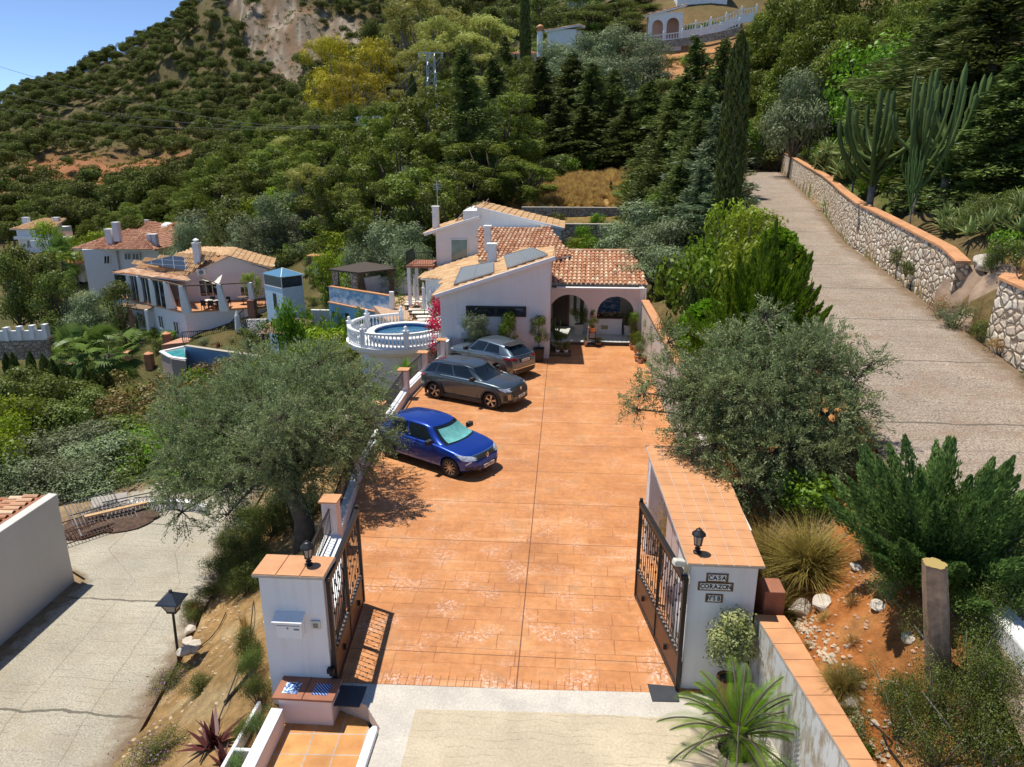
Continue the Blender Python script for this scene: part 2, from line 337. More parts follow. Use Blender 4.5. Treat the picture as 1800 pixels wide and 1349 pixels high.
def surf(x,y,fine=True):
    x=np.atleast_1d(np.asarray(x,float));y=np.atleast_1d(np.asarray(y,float));z=hgt(x,y)
    r=np.hypot(x,y)
    if fine:
        amp=np.clip((r-8)/60,0.05,1)*np.clip(r/50,.3,6)
        z=z+(vnoise(x,y,np.clip(14,2,50),3)-.5)*amp*0.8*(r>45)+(vnoise(x,y,1.1,5)-.5)*0.16+(vnoise(x,y,0.37,8)-.5)*0.07
        far=np.clip((r-180)/150,0,1);z=z+far*((vnoise(x,y,45,9)-.5)*14+(vnoise(x,y,17,2)-.5)*5)
    rk=np.zeros(len(x))
    for q in ROCKZ:p=aty(*q[:3]);rk=rk+np.exp(-((x-p[0])**2+(y-p[1])**2)/q[3]**2)
    z=z+np.clip(rk,0,1)*((vnoise(x+y*.6,y*.4,7,3)-.5)*9+(vnoise(x,y,2.6,4)-.5)*3)
    # built-up ground that must stay flat
    def clampto(mask,zz):
        nonlocal z
        z=np.where(mask,np.minimum(z,zz),z)
    rbx=np.interp(y,RBY,RBX)
    clampto((x>np.interp(y,[5,11,15.6,19.5,32],[-4.6,-4.9,-5.5,-6.1,-6.1]))&(x<rbx)&(y<45),-0.10)
    clampto((x>-5.9)&(x<-2.5)&(y<10.6),-0.45)
    clampto((x>-14)&(x<=-5.9)&(y>41)&(y<52),-0.75)
    clampto((x>np.interp(y,UP[:,0],UP[:,1])-.3)&(x<np.interp(y,UP[:,0],UP[:,2])+.3)&(y<105),upz(y)-0.12)
    clampto((x>np.interp(y,LOW[:,0],LOW[:,1])-.4)&(x<np.interp(y,LOW[:,0],LOW[:,2])+.15)&(y<33),np.interp(y,LOW[:,0],LOW[:,3])-0.10)
    clampto((x<-4.1)&(x>-5.4)&(y>10.3)&(y<11.3),-0.3)
    return z
def gz(x,y):return float(surf(x,y)[0])
NA,NR=560,520
ang=np.radians(np.linspace(-62,62,NA));rad=np.r_[3.0*(230/3.0)**(np.linspace(0,1,NR-140)),np.linspace(232,900,140)]
AA,RR=np.meshgrid(ang,rad);X=(np.sin(AA-YAW)*RR).ravel();Y=(np.cos(AA-YAW)*RR).ravel()
Z=surf(X,Y)
idx=np.arange(NA*NR).reshape(NR,NA)
F=np.stack([idx[:-1,:-1],idx[:-1,1:],idx[1:,1:],idx[1:,:-1]],-1).reshape(-1,4)
me=npmesh("ground",np.stack([X,Y,Z],-1),F,4,smooth=True)
def blob(px,py,D,r):
    p=aty(px,py,D);return np.exp(-((X-p[0])**2+(Y-p[1])**2)/(r*r))
base=np.tile(np.array([0.17,0.125,0.055]),(len(X),1))
n1=vnoise(X,Y,3.1,1);n2=vnoise(X,Y,9,4);n3=vnoise(X,Y,0.8,6)
def lay(col,m):
    global base
    m=np.clip(m,0,1)[:,None];base=base*(1-m)+np.array(col)*m
mid_=(np.hypot(X,Y)>40)&(X<14)
lay((0.080,0.085,0.026),mid_*np.clip(n1*1.4+.15,0,.9))
far=np.hypot(X,Y)>190
lay((0.145,0.115,0.055),far*1.0)
lay((0.10,0.10,0.035),far*(n2>.5)*.6)
RED=sum(blob(*q)for q in((80,345,265,22),(150,330,280,26),(235,318,285,28),(320,300,290,16),(280,325,270,14),(60,320,300,18)))
lay((0.36,0.16,0.075),RED*(0.6+n1))
ROCK=sum(blob(*q)for q in ROCKZ)
lay((0.27,0.21,0.165),(ROCK>.45)*(0.7+.3*n3));lay((0.43,0.36,0.29),(ROCK>.45)*(vnoise(X+Y*.7,Z*3,4,5)>.6)*.8)
lay((0.24,0.15,0.09),(ROCK>.45)*(vnoise(X,Z,5,7)>.62)*.8)
STRAW=sum(blob(*q)for q in((1020,345,65,4.5),(975,350,65,4),(1075,335,67,4.5),(1050,318,72,4),(560,450,92,4),(505,455,88,3)))
lay((0.50,0.32,0.12),STRAW*1.4*(0.7+.5*n3))
BANK=np.clip((blob(1180,110,146,10)+blob(1195,150,138,8))*1.4,0,1);lay((0.50,0.26,0.12),BANK)
rb=(X>3.9)&(X<7.4)&(Y<24);lay((0.46,0.17,0.05),rb*np.clip(.35+1.3*n1,0,1));lay((0.50,0.30,0.12),rb*np.clip(n3*1.8-.8,0,.8))
lb=(X>-11.5)&(X<-4)&(Y<26);lay((0.40,0.25,0.11),lb*(.7+.3*n3));lay((0.50,0.38,0.22),lb*np.clip(n3*3-2,0,.7))
dust=(X<-10)&(X>-19)&(Y<24);lay((0.36,0.26,0.16),dust*.9)
mea=(X>16)&(X<34)&(Y<60)&(Y>20);lay((0.10,0.135,0.03),mea*(n1>.35)*.8);lay((0.45,0.27,0.12),mea*(n1<.3)*.7)
lay((0.10,0.10,0.035),((X<-14)&(Y>24)&(Y<60))*.6)
a=me.attributes.new("soil",'FLOAT_COLOR','POINT');a.data.foreach_set("color",np.c_[base,np.ones(len(base))].astype(np.float32).ravel())
m,nt,b=newmat("earth");at_=nt.nodes.new("ShaderNodeAttribute");at_.attribute_name="soil"
v=coords(nt);k=ramp(nt,noise(nt,v,4.0,9,0.72),[(0.28,(0.5,0.48,0.45)),(0.55,(1.0,1.0,1.0)),(0.78,(1.45,1.42,1.35))])
k2=ramp(nt,noise(nt,v,0.35,6,0.6),[(0.3,(0.75,0.78,0.72)),(0.7,(1.15,1.1,1.05))])
nt.links.new(mixc(nt,mixc(nt,at_.outputs["Color"],k,1.0,'MULTIPLY'),k2,1.0,'MULTIPLY'),b.inputs["Base Color"]);b.inputs["Roughness"].default_value=0.95
b.inputs["Specular IOR Level"].default_value=0.15
bump(nt,b,noise(nt,v,7,10,0.75),0.9,0.08)
g=link_mesh("ground",me,m);tag(g,kind="structure")
# distant blue mountain range
nx,ny=160,50;xs=np.linspace(-1500,1900,nx);ys=np.linspace(1250,2300,ny);XX,YY=np.meshgrid(xs,ys);x,y=XX.ravel(),YY.ravel()
prof=np.interp(x,[-1500,-900,-620,-400,-250,0,150,400,1900],[-150,-40,60,330,520,500,440,520,600])
z=(prof+20)*np.clip((y-1250)/700,0,1)**.8-20+(vnoise(x,y,160,1)-.5)*130+(vnoise(x,y,50,2)-.5)*40
idx=np.arange(nx*ny).reshape(ny,nx);F=np.stack([idx[:-1,:-1],idx[:-1,1:],idx[1:,1:],idx[1:,:-1]],-1).reshape(-1,4)
m,nt,b=newmat("mountain_scrub");n=noise(nt,coords(nt),0.03,8,0.7)
nt.links.new(ramp(nt,n,[(0.4,(0.035,0.05,0.035)),(0.55,(0.09,0.10,0.06)),(0.75,(0.30,0.26,0.22))]),b.inputs["Base Color"]);b.inputs["Roughness"].default_value=1
o=link_mesh("mountain",npmesh("mountain",np.stack([x,y,z],-1),F,4,smooth=True),m);tag(o,kind="structure")
# ------------------------------------------------------------------ road and drive surfaces
def strip(name,L,Rr,mat,n=9,sub=6,dz=0.0):
    L=np.asarray(L,float);Rr=np.asarray(Rr,float);t=np.linspace(0,len(L)-1,(len(L)-1)*sub+1)
    li=np.stack([np.interp(t,range(len(L)),L[:,k])for k in range(3)],-1);ri=np.stack([np.interp(t,range(len(L)),Rr[:,k])for k in range(3)],-1)
    u=np.linspace(0,1,n)[None,:,None];P=li[:,None]*(1-u)+ri[:,None]*u;P[...,2]+=dz
    m_,n_=P.shape[:2];idx=np.arange(m_*n_).reshape(m_,n_)
    F=np.stack([idx[:-1,:-1],idx[:-1,1:],idx[1:,1:],idx[1:,:-1]],-1).reshape(-1,4)
    o=link_mesh(name,npmesh(name,P.reshape(-1,3),F,4,np.tile(np.linspace(0,1,n_),m_),smooth=True),mat);tag(o,kind="structure");return o
def concrete(name,c,rib=0.0,ribs=3.0,crack=1.0,dirt=(0.22,0.15,0.10),dfac=0.6,axis=1,grain=0.25,edge=()):
    m,nt,b=newmat(name);v=coords(nt)
    col=ramp(nt,noise(nt,v,0.6,7,0.65),[(0.3,tuple(q*.78 for q in c)),(0.7,tuple(min(1,q*1.1)for q in c))])
    sp=ramp(nt,noise(nt,v,22,6,0.8),[(0.35,(1-grain*2.2,)*3),(0.6,(1,)*3),(0.75,(1+grain,)*3)]);col=mixc(nt,col,sp,1.0,'MULTIPLY')
    d=ramp(nt,noise(nt,v,0.9,8,0.75),[(0.5,(0,0,0)),(0.66,(dfac,)*3)]);col=mixc(nt,col,dirt,d)
    s_=sep(nt,v)
    wob=mth(nt,'MULTIPLY',noise(nt,v,.9,6,.6),0.45)
    yy=mth(nt,'ADD',s_[axis],wob)
    if rib:
        fr=mth(nt,'FRACT',mth(nt,'MULTIPLY',yy,ribs));ln=mth(nt,'LESS_THAN',fr,0.11)
        ln=mth(nt,'MULTIPLY',ln,mth(nt,'GREATER_THAN',noise(nt,coords(nt,(.9,1.4,1)),1.5,6,.75),0.5));col=mixc(nt,col,tuple(q*.36 for q in c),mth(nt,'MULTIPLY',ln,rib))
    fr=mth(nt,'FRACT',mth(nt,'MULTIPLY',yy,0.24));col=mixc(nt,col,tuple(q*.3 for q in c),mth(nt,'MULTIPLY',mth(nt,'LESS_THAN',fr,0.018),crack))
    if edge:
        ua=nt.nodes.new("ShaderNodeAttribute");ua.attribute_name="tint";u=mth(nt,'ADD',ua.outputs["Fac"],mth(nt,'MULTIPLY',mth(nt,'SUBTRACT',noise(nt,v,1.6,7,.7),.5),.34))
        col=mixc(nt,col,(0.17,0.11,0.06),ramp(nt,u,[(0.0,(.8,)*3),(.07,(0,0,0)),(.86,(0,0,0)),(.97,(.85,)*3)]))
        for uc in edge:
            uw=mth(nt,'ADD',ua.outputs["Fac"],mth(nt,'MULTIPLY',mth(nt,'SUBTRACT',noise(nt,v,2.2,6,.7),.5),.03));col=mixc(nt,col,tuple(q*.28 for q in c),mth(nt,'MULTIPLY',mth(nt,'LESS_THAN',mth(nt,'ABSOLUTE',mth(nt,'SUBTRACT',uw,uc)),.0022),.6))
    nt.links.new(col,b.inputs["Base Color"]);b.inputs["Roughness"].default_value=0.9;b.inputs["Specular IOR Level"].default_value=0.2
    bump(nt,b,noise(nt,v,25,8,0.75),0.5,0.02);MATS[name]=m;return m
MUP=concrete("ribbed_road_concrete",(0.50,0.405,0.315),0.5,1.9,1,(0.27,0.18,0.12),0.6,grain=0.38,edge=(2,))
MLOW=concrete("grey_road_concrete",(0.54,0.49,0.385),0.4,4.2,1,(0.34,0.27,0.18),0.5,grain=0.25,edge=(.38,.72))
strip("upper_road",[(a,y,z)for y,a,b_,z in UP],[(b_,y,z)for y,a,b_,z in UP],MUP)
strip("lower_road",[(a+(.35 if y<18 else 0),y,z)for y,a,b_,z in LOW],[(b_,y,z)for y,a,b_,z in LOW],MLOW)
# centre joint and verge of the lower road
# driveway: stamped orange concrete
m,nt,b=newmat("stamped_orange_concrete");v=coords(nt);s_=sep(nt,v)
cv=nt.nodes.new("ShaderNodeCombineXYZ")
nt.links.new(mth(nt,'ADD',s_[0],mth(nt,'MULTIPLY',noise(nt,v,0.7,2),0.05)),cv.inputs[0]);nt.links.new(mth(nt,'ADD',s_[1],mth(nt,'MULTIPLY',noise(nt,v,0.8,2),0.05)),cv.inputs[1])
br=nt.nodes.new("ShaderNodeTexBrick");nt.links.new(cv.outputs[0],br.inputs[0]);br.offset=0.5;br.squash=0.72;br.squash_frequency=3
br.inputs["Scale"].default_value=1;br.inputs["Brick Width"].default_value=0.78;br.inputs["Row Height"].default_value=0.46;br.inputs["Mortar Size"].default_value=0.011
br.inputs["Color1"].default_value=(0.0,0.0,0.0,1);br.inputs["Color2"].default_value=(1,1,1,1);br.inputs["Mortar"].default_value=(0.5,0.5,0.5,1);br.inputs["Bias"].default_value=0
O1=ramp(nt,noise(nt,v,0.55,7,0.65),[(0.28,(0.37,0.150,0.055)),(0.5,(0.55,0.230,0.082)),(0.75,(0.68,0.350,0.155))])
col=mixc(nt,O1,mixc(nt,(0.44,0.19,0.08),(0.66,0.31,0.12),br.outputs["Color"]),0.22)
fn=ramp(nt,noise(nt,v,5.5,8,0.72),[(0.3,(0.80,)*3),(0.7,(1.14,)*3)]);col=mixc(nt,col,fn,1.0,'MULTIPLY')
# long drag streaks across
st=ramp(nt,noise(nt,coords(nt,(0.35,2.4,1)),1.2,6,0.6),[(0.55,(0,0,0)),(0.75,(.5,)*3)]);col=mixc(nt,col,(0.76,0.47,0.27),st)
tr_=mth(nt,'MULTIPLY',ramp(nt,noise(nt,coords(nt,(1.3,.22,1)),1.1,5,.6),[(.5,(0,0,0)),(.72,(.5,)*3)]),1.0);col=mixc(nt,col,(0.40,0.17,0.07),tr_)
# grout
nearm=ramp(nt,mth(nt,'MULTIPLY',s_[1],0.025),[(0.36,(1,1,1)),(0.52,(0.05,)*3)])
gm=mth(nt,'MULTIPLY',br.outputs["Fac"],mth(nt,'MULTIPLY',nearm,mth(nt,'MULTIPLY',ramp(nt,noise(nt,v,1.6,4),[(0.35,(.12,)*3),(0.65,(1,1,1))]),0.62)),True);col=mixc(nt,col,(0.20,0.06,0.028),gm)
# dark smudges
dk=ramp(nt,noise(nt,v,1.1,5,0.55),[(0.58,(0,0,0)),(0.78,(0.6,)*3)]);col=mixc(nt,col,(0.26,0.15,0.085),dk)
# pale salt bloom, mostly near the gate
near=ramp(nt,mth(nt,'MULTIPLY',s_[1],0.04),[(0.40,(1,1,1)),(0.8,(0.25,)*3)])
ef=mth(nt,'MULTIPLY',ramp(nt,noise(nt,v,1.25,3,0.5),[(0.50,(0,0,0)),(0.64,(1,1,1))]),ramp(nt,noise(nt,v,12,7,0.8),[(0.50,(0,0,0)),(0.58,(1,1,1))]))
ef=mth(nt,'MULTIPLY',ef,near,True);col=mixc(nt,col,(0.84,0.66,0.57),mth(nt,'MULTIPLY',ef,0.7))
# joints: centre line and cross joints every 4.3 m, soldier course at the threshold
jx=mth(nt,'LESS_THAN',mth(nt,'ABSOLUTE',mth(nt,'ADD',s_[0],0.72)),0.013)
jy=mth(nt,'LESS_THAN',mth(nt,'FRACT',mth(nt,'MULTIPLY',mth(nt,'SUBTRACT',s_[1],13.9),1/2.15)),0.009)
col=mixc(nt,col,(0.13,0.055,0.03),mth(nt,'MULTIPLY',mth(nt,'MAXIMUM',jx,jy),0.85))
sc=mth(nt,'MULTIPLY',mth(nt,'LESS_THAN',s_[1],11.12),mth(nt,'LESS_THAN',mth(nt,'FRACT',mth(nt,'MULTIPLY',s_[0],6.5)),0.09));col=mixc(nt,col,(0.24,0.08,0.035),mth(nt,'MULTIPLY',sc,.8))
nt.links.new(col,b.inputs["Base Color"]);b.inputs["Roughness"].default_value=0.62;b.inputs["Specular IOR Level"].default_value=0.3
hh=mth(nt,'SUBTRACT',noise(nt,v,9,8,0.65),mth(nt,'MULTIPLY',gm,1.2));bump(nt,b,hh,0.35,0.02)
MB().prism([(-4.05,10.80),(-0.7,10.86),(2.35,10.98),(3.95,11.1),(3.95,36.2),(-0.3,36.0),(-0.67,33.4),(-5.9,33.4),(-5.45,31.9),(-5.85,29.7),(-6.05,27),(-6.0,19.5),(-5.35,15.6),(-4.6,13.2),(-4.2,12.2)],-0.3,0.0).build("driveway",m)
tag(bpy.data.objects["driveway"],kind="structure")
MAPR=concrete("pale_broomed_concrete",(0.62,0.52,0.37),0.35,6.0,0,(0.42,0.33,0.22),0.35,grain=0.12)
MSM=concrete("smooth_grey_concrete",(0.68,0.62,0.53),0,1,0,(0.36,0.34,0.31),0.5,grain=0.12)
o=MB().prism([(-2.97,3),(3.6,3),(3.95,8),(3.55,11.0),(2.35,10.98),(-0.7,10.86),(-3.55,10.80),(-3.3,10.2),(-2.97,9.75)],-0.25,-0.004).build("concrete_surround",MSM);tag(o,kind="structure")
o=MB().prism([(-2.35,3),(3.55,3),(3.7,8),(3.25,10.35),(0,10.32),(-2.45,10.22)],-0.05,0.004).build("concrete_apron",MAPR);tag(o,kind="structure")
# ------------------------------------------------------------------ foliage generators
def unit(n,g=RNG):
    d=g.normal(size=(n,3));return d/np.linalg.norm(d,axis=1)[:,None]
def rhombs(P,A,B,tint):
    """leaf rhombs: centre P, half long axis A, half short axis B"""
    n=len(P);V=np.empty((n,4,3));V[:,0]=P-A;V[:,1]=P-B;V[:,2]=P+A;V[:,3]=P+B
    return V.reshape(-1,3),np.arange(4*n).reshape(n,4),np.repeat(tint,4)
def leafset(P,L,W,tint,dirs=None,spread=1.0,jit=0.35,g=RNG,nrm=None,nj=.55):
    n=len(P);d=unit(n,g)
    if nrm is not None:      # leaves lying on the crown surface
        q=nrm+unit(n,g)*nj;d=np.cross(q,unit(n,g));d/=np.linalg.norm(d,axis=1)[:,None]+1e-9;e=np.cross(q,d);e/=np.linalg.norm(e,axis=1)[:,None]+1e-9
        s_=(1+jit*g.uniform(-1,1,n))[:,None];return rhombs(P,d*L/2*s_,e*W/2*s_,np.clip(tint+g.normal(0,.12,n),0,1))
    if dirs is not None:d=dirs+d*spread;d/=np.linalg.norm(d,axis=1)[:,None]+1e-9
    e=np.cross(d,unit(n,g));e/=np.linalg.norm(e,axis=1)[:,None]+1e-9
    s_=(1+jit*g.uniform(-1,1,n))[:,None]
    return rhombs(P,d*L/2*s_,e*W/2*s_,np.clip(tint+g.normal(0,.12,n),0,1))
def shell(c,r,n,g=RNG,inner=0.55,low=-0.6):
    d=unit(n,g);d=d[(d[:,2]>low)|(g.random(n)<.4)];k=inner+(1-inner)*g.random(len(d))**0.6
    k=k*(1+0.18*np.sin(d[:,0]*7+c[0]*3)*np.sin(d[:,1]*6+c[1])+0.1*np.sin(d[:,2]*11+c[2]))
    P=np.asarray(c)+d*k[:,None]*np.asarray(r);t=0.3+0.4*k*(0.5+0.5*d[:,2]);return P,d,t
def join(parts):
    V=[];F=[];T=[];o=0
    for v,f,t in parts:V.append(v);F.append(f+o);T.append(t);o+=len(v)
    return np.concatenate(V),np.concatenate(F),np.concatenate(T)
def blobcrown(blobs,per,L,W,spread=1.3,g=RNG,inner=0.55,low=-0.6,along=0.0,nj=.6):
    parts=[]
    for c,r in blobs:
        r=np.asarray(r if np.ndim(r)else(r,r,r*.8));P,d,t=shell(c,r,int(per*(r[0]*r[1]+r[0]*r[2])/2),g,inner,low)
        dirs=d.copy();dirs[:,2]+=along*.5;parts.append(leafset(P,L,W,t+g.normal(0,.10),g=g,nrm=dirs,nj=nj))
    return join(parts)
def limbs(mb,base,r,blobs,g=RNG,split=0.35,n=6):
    top=np.mean([b[0]for b in blobs],axis=0);base=np.asarray(base,float);fork=base+(top-base)*split+np.r_[g.normal(0,.12,2),0]
    mb.tube([base-[0,0,.3],base+(fork-base)*.5+np.r_[g.normal(0,.06,2),0],fork],[r*1.25,r*.95,r*.8],8)
    for c,rr in blobs:
        c=np.asarray(c);mid=(fork+c)/2+g.normal(0,.15,3)*np.linalg.norm(c-fork)*.25
        mb.tube([fork,mid,c],[r*.55,r*.32,r*.1],n)
def protomesh(name,crown,trunkmb,lm,bm):
    """returns dict used by plant(): meshes shared by every copy"""
    V,F,T=crown;me=npmesh(name+"_crown",V,F,4,T);me.materials.append(lm)
    tm=None
    if trunkmb is not None:
        tm=bpy.data.meshes.new(name+"_trunk");tm.from_pydata(trunkmb.v,[],trunkmb.f);tm.polygons.foreach_set("use_smooth",[True]*len(trunkmb.f));tm.materials.append(bm);tm.update()
    z=V[:,2].max();return dict(crown=me,trunk=tm,h=float(z),w=float(V[:,0].max()-V[:,0].min()))
PROTO={}
def mkproto(kind,variants,fn):
    PROTO[kind]=[fn(kind+str(i),np.random.default_rng(hash_(kind)+i))for i in range(variants)]
def hash_(s_):return sum(ord(c_)*(i+7)for i,c_ in enumerate(s_))
CN={"cypress":"crown"}
def plant(kind,name,loc,h=None,w=None,label=None,cat="tree",group=None,var=None,rz=None,parts=("crown","trunk")):
    pr=PROTO[kind];p=pr[(var if var is not None else rnd.randrange(len(pr)))%len(pr)]
    e=E(name,loc,label,cat,group,rnd.uniform(0,6.28)if rz is None else rz)
    sz=(h/p["h"])if h else 1.0;sx=(w/p["w"])if w else sz;e.scale=(sx,sx,sz)
    if h and h>3:e.rotation_euler.x=rnd.gauss(0,.03);e.rotation_euler.y=rnd.gauss(0,.03)
    c=bpy.data.objects.new(parts[0],p["crown"]);COL.objects.link(c);c.parent=e
    if p["trunk"]is not None:t=bpy.data.objects.new(parts[1],p["trunk"]);COL.objects.link(t);t.parent=e
    return e
def tree(kind,name,px,top,D,w=None,label=None,group=None,sink=0.2,cat="tree",var=None,parts=("crown","trunk"),base=None):
    """a tree standing on the terrain at depth D whose tip shows at photo pixel (px, top)"""
    x,y,zt=aty(px,top,D);zb=(gz(x,y)if base is None else base)-sink
    return plant(kind,name,(x,y,zb),max(0.5,zt-zb),w,label,cat,group,var,parts=parts)
def f_pine(nm,g):       # aleppo / stone pine: clumpy rounded crown on a bare stem
    H=9.0;bl=[]
    for i in range(23):
        a=g.uniform(0,6.28);rr=g.uniform(.3,2.8);z=H-1.0-rr*.75-g.uniform(0,1)**.8*4.2;bl.append(((rr*math.cos(a),rr*math.sin(a),z),g.uniform(.85,1.45)))
    bl.append(((0,0,H-1.0),1.3));mb=MB();limbs(mb,(0,0,0),.2,bl,g,.45)
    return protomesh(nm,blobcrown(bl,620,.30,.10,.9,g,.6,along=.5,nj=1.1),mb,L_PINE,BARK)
mkproto("pine",5,f_pine)
def f_bigpine(nm,g):    # tall full crowned pine: big billowing masses with dark hollows between them
    H=14.0;bl=[]
    for i in range(26):
        t=g.random()**.8;z=3.2+t*9.4;k=3.7*math.sin(math.pi*min(1,.22+.70*(1-t)+.08))**.7+.3;a=g.uniform(0,6.28);rr=k*g.uniform(.45,1.0);q=g.uniform(1.0,1.75)*(1-.3*t);bl.append(((rr*math.cos(a),rr*math.sin(a),z),(q,q,q*.85)))
    bl.append(((0,0,H-1.1),1.2));mb=MB();limbs(mb,(0,0,0),.28,bl,g,.4)
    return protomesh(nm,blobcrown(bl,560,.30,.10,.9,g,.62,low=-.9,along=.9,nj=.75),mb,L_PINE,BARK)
mkproto("bigpine",4,f_bigpine)
def f_pinel(nm,g):      # same for the far hillside, lighter
    H=7.5;bl=[]
    for i in range(10):
        a=g.uniform(0,6.28);rr=g.uniform(.2,2.6);z=H-1.2-rr*.45-g.uniform(0,1.8);bl.append(((rr*math.cos(a),rr*math.sin(a),z),g.uniform(1.0,1.6)))
    mb=MB();mb.tube([(0,0,-1),(.1,0,3),(0,0,5.5)],[.2,.15,.08],5)
    return protomesh(nm,blobcrown(bl,190,.40,.20,1.2,g,.72,along=.3,nj=.9),mb,L_PINEF,BARK)
mkproto("farpine",3,f_pinel)
def f_conifer(nm,g,lm=None,H=14.0,R0=3.1,droop=.35,per=1.0):
    ph=g.uniform(0,6,3);asym=lambda a,z:1+.22*math.sin(a+ph[0]+z*.35)+.16*math.sin(2.3*a+ph[1]-z*.9)
    parts=[];mb=MB();mb.tube([(0,0,-.5),(0,0,H*.5),(0,0,H*.98)],[.26,.17,.03],7);z=1.0
    while z<H-.3:
        f=1-z/H;rad_=R0*(f**.75)*g.uniform(.75,1.12)+.15;nb=5 if f>.4 else 4;droop=g.uniform(.15,.5)if lm is None else droop;a0=g.uniform(0,6.28)
        for k in range(nb):
            a=a0+k*6.283/nb+g.normal(0,.18);rl=rad_*g.uniform(.45,1.25)*asym(a,z)
            if g.random()<.12:continue
            zb_=z;z=max(.6,z+g.uniform(-.45,.45));n=int(52*rl*per)+16;t=g.random(n)**.7
            side=g.normal(0,1,n)*.30*rl*(1-t*.65)*np.sqrt(t+.05);ca,sa=math.cos(a),math.sin(a)
            zz=z+rl*.30*t-droop*rl*t*t+g.normal(0,.15,n)-np.abs(side)*.25
            P=np.stack([ca*rl*t-sa*side,sa*rl*t+ca*side,zz],-1);d=np.tile([ca,sa,.1],(n,1))+np.stack([-sa*side,ca*side,side*0],-1)*1.4
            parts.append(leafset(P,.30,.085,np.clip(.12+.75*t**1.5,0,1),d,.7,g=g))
            mb.tube([(0,0,z),(ca*rl*.6,sa*rl*.6,z+rl*.08)],[.05,.02],4);z=zb_
        z+=g.uniform(.20,.34)*(0.6+.5*f)
    return protomesh(nm,join(parts),mb,lm or L_DARK,BARK)
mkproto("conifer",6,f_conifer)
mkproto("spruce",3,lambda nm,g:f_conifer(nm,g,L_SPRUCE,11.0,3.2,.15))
def f_cypress(nm,g,lm=None,H=10.0,W=.75):
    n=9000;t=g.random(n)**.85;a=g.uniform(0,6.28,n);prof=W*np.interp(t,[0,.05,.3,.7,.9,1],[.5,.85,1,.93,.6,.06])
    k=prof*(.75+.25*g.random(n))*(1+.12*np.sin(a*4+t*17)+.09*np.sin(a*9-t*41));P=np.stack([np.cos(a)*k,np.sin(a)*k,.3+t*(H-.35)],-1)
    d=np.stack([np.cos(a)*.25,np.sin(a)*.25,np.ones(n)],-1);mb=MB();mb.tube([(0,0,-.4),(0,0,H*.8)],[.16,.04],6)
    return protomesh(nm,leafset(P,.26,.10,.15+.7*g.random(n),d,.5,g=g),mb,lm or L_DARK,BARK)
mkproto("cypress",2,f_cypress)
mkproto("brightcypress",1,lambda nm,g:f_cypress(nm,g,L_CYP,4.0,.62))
def f_round(lm,H,Rr,nb,per,L,W,bark=BARK,fork=.35,tr=.16,spread=1.2,rb=(.28,.45),lowz=.30,inner=.5,along=.2):
    def fn(nm,g):
        bl=[]
        for i in range(nb):
            a=g.uniform(0,6.28);q=math.sqrt(g.random());z=g.uniform(lowz,.88);k=math.sqrt(max(0.05,1-((z-.5)/.55)**2))
            bl.append(((q*Rr*k*math.cos(a)*.8,q*Rr*k*math.sin(a)*.8,z*H),Rr*g.uniform(*rb)))
        bl.append(((0,0,H*.84),Rr*.4));mb=MB();limbs(mb,(0,0,0),tr,bl,g,fork)
        return protomesh(nm,blobcrown(bl,per,L,W,spread,g,inner,along=along),mb,lm,bark)
    return fn
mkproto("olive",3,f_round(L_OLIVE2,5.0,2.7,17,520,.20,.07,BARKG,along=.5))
mkproto("broad",3,f_round(L_BRIGHT,5.0,2.6,15,260,.22,.13))
mkproto("darkbroad",2,f_round(L_SHRUB,7.0,3.0,18,240,.24,.14))
mkproto("yellow",2,f_round(L_YELLOW,6.0,2.6,16,220,.24,.12))
mkproto("euc",3,f_round(L_EUC,15.0,3.6,34,420,.34,.11,BARKG,.3,.22,.8,(.18,.32),.22,.35,-.9))
mkproto("gold",2,f_round(L_GOLD,13.0,4.0,30,240,.32,.12,BARKG,.3,.2,1.0,(.18,.30),.3,.35,.2))
mkproto("bronze",2,f_round(L_BROWN,4.5,2.7,18,170,.20,.13,BARKG,.3,.11,1.2,(.20,.34),.35,.3,.2))
def f_bush(lm,per,L,W,nb=9,H=1.6,Rr=1.2,spread=1.2,along=.4,bare=False):
    def fn(nm,g):
        bl=[((g.normal(0,.42)*Rr,g.normal(0,.42)*Rr,H*g.uniform(.25,.7)),Rr*g.uniform(.32,.5))for i in range(nb)];bl.append(((0,0,H*.6),Rr*.5))
        mb=MB();[mb.tube([(0,0,-.1),(c[0]*.6,c[1]*.6,c[2]*.6),c],[.035,.025,.01],5)for c,r in bl]
        return protomesh(nm,blobcrown(bl,per,L,W,spread,g,.35,-.9,along),mb,lm,BARKG)
    return fn
mkproto("bush",3,f_bush(L_SHRUB,700,.13,.06))
mkproto("brightbush",2,f_bush(L_BRIGHT,520,.15,.08))
mkproto("yellowbush",2,f_bush(L_YELLOW,520,.15,.07))
mkproto("greybush",2,f_bush(L_OLIVE2,800,.13,.04))
mkproto("loosebush",2,f_bush(L_SHRUB,1300,.055,.026,16,1.6,1.3,1.3,.5))
mkproto("finebush",2,f_bush(L_SHRUB,2600,.055,.026,13,1.6,1.2))
mkproto("drybush",2,f_bush(L_DRY,420,.16,.03))
mkproto("bluebush",1,f_bush(L_JUN,2400,.06,.02,9,1.2,.9))
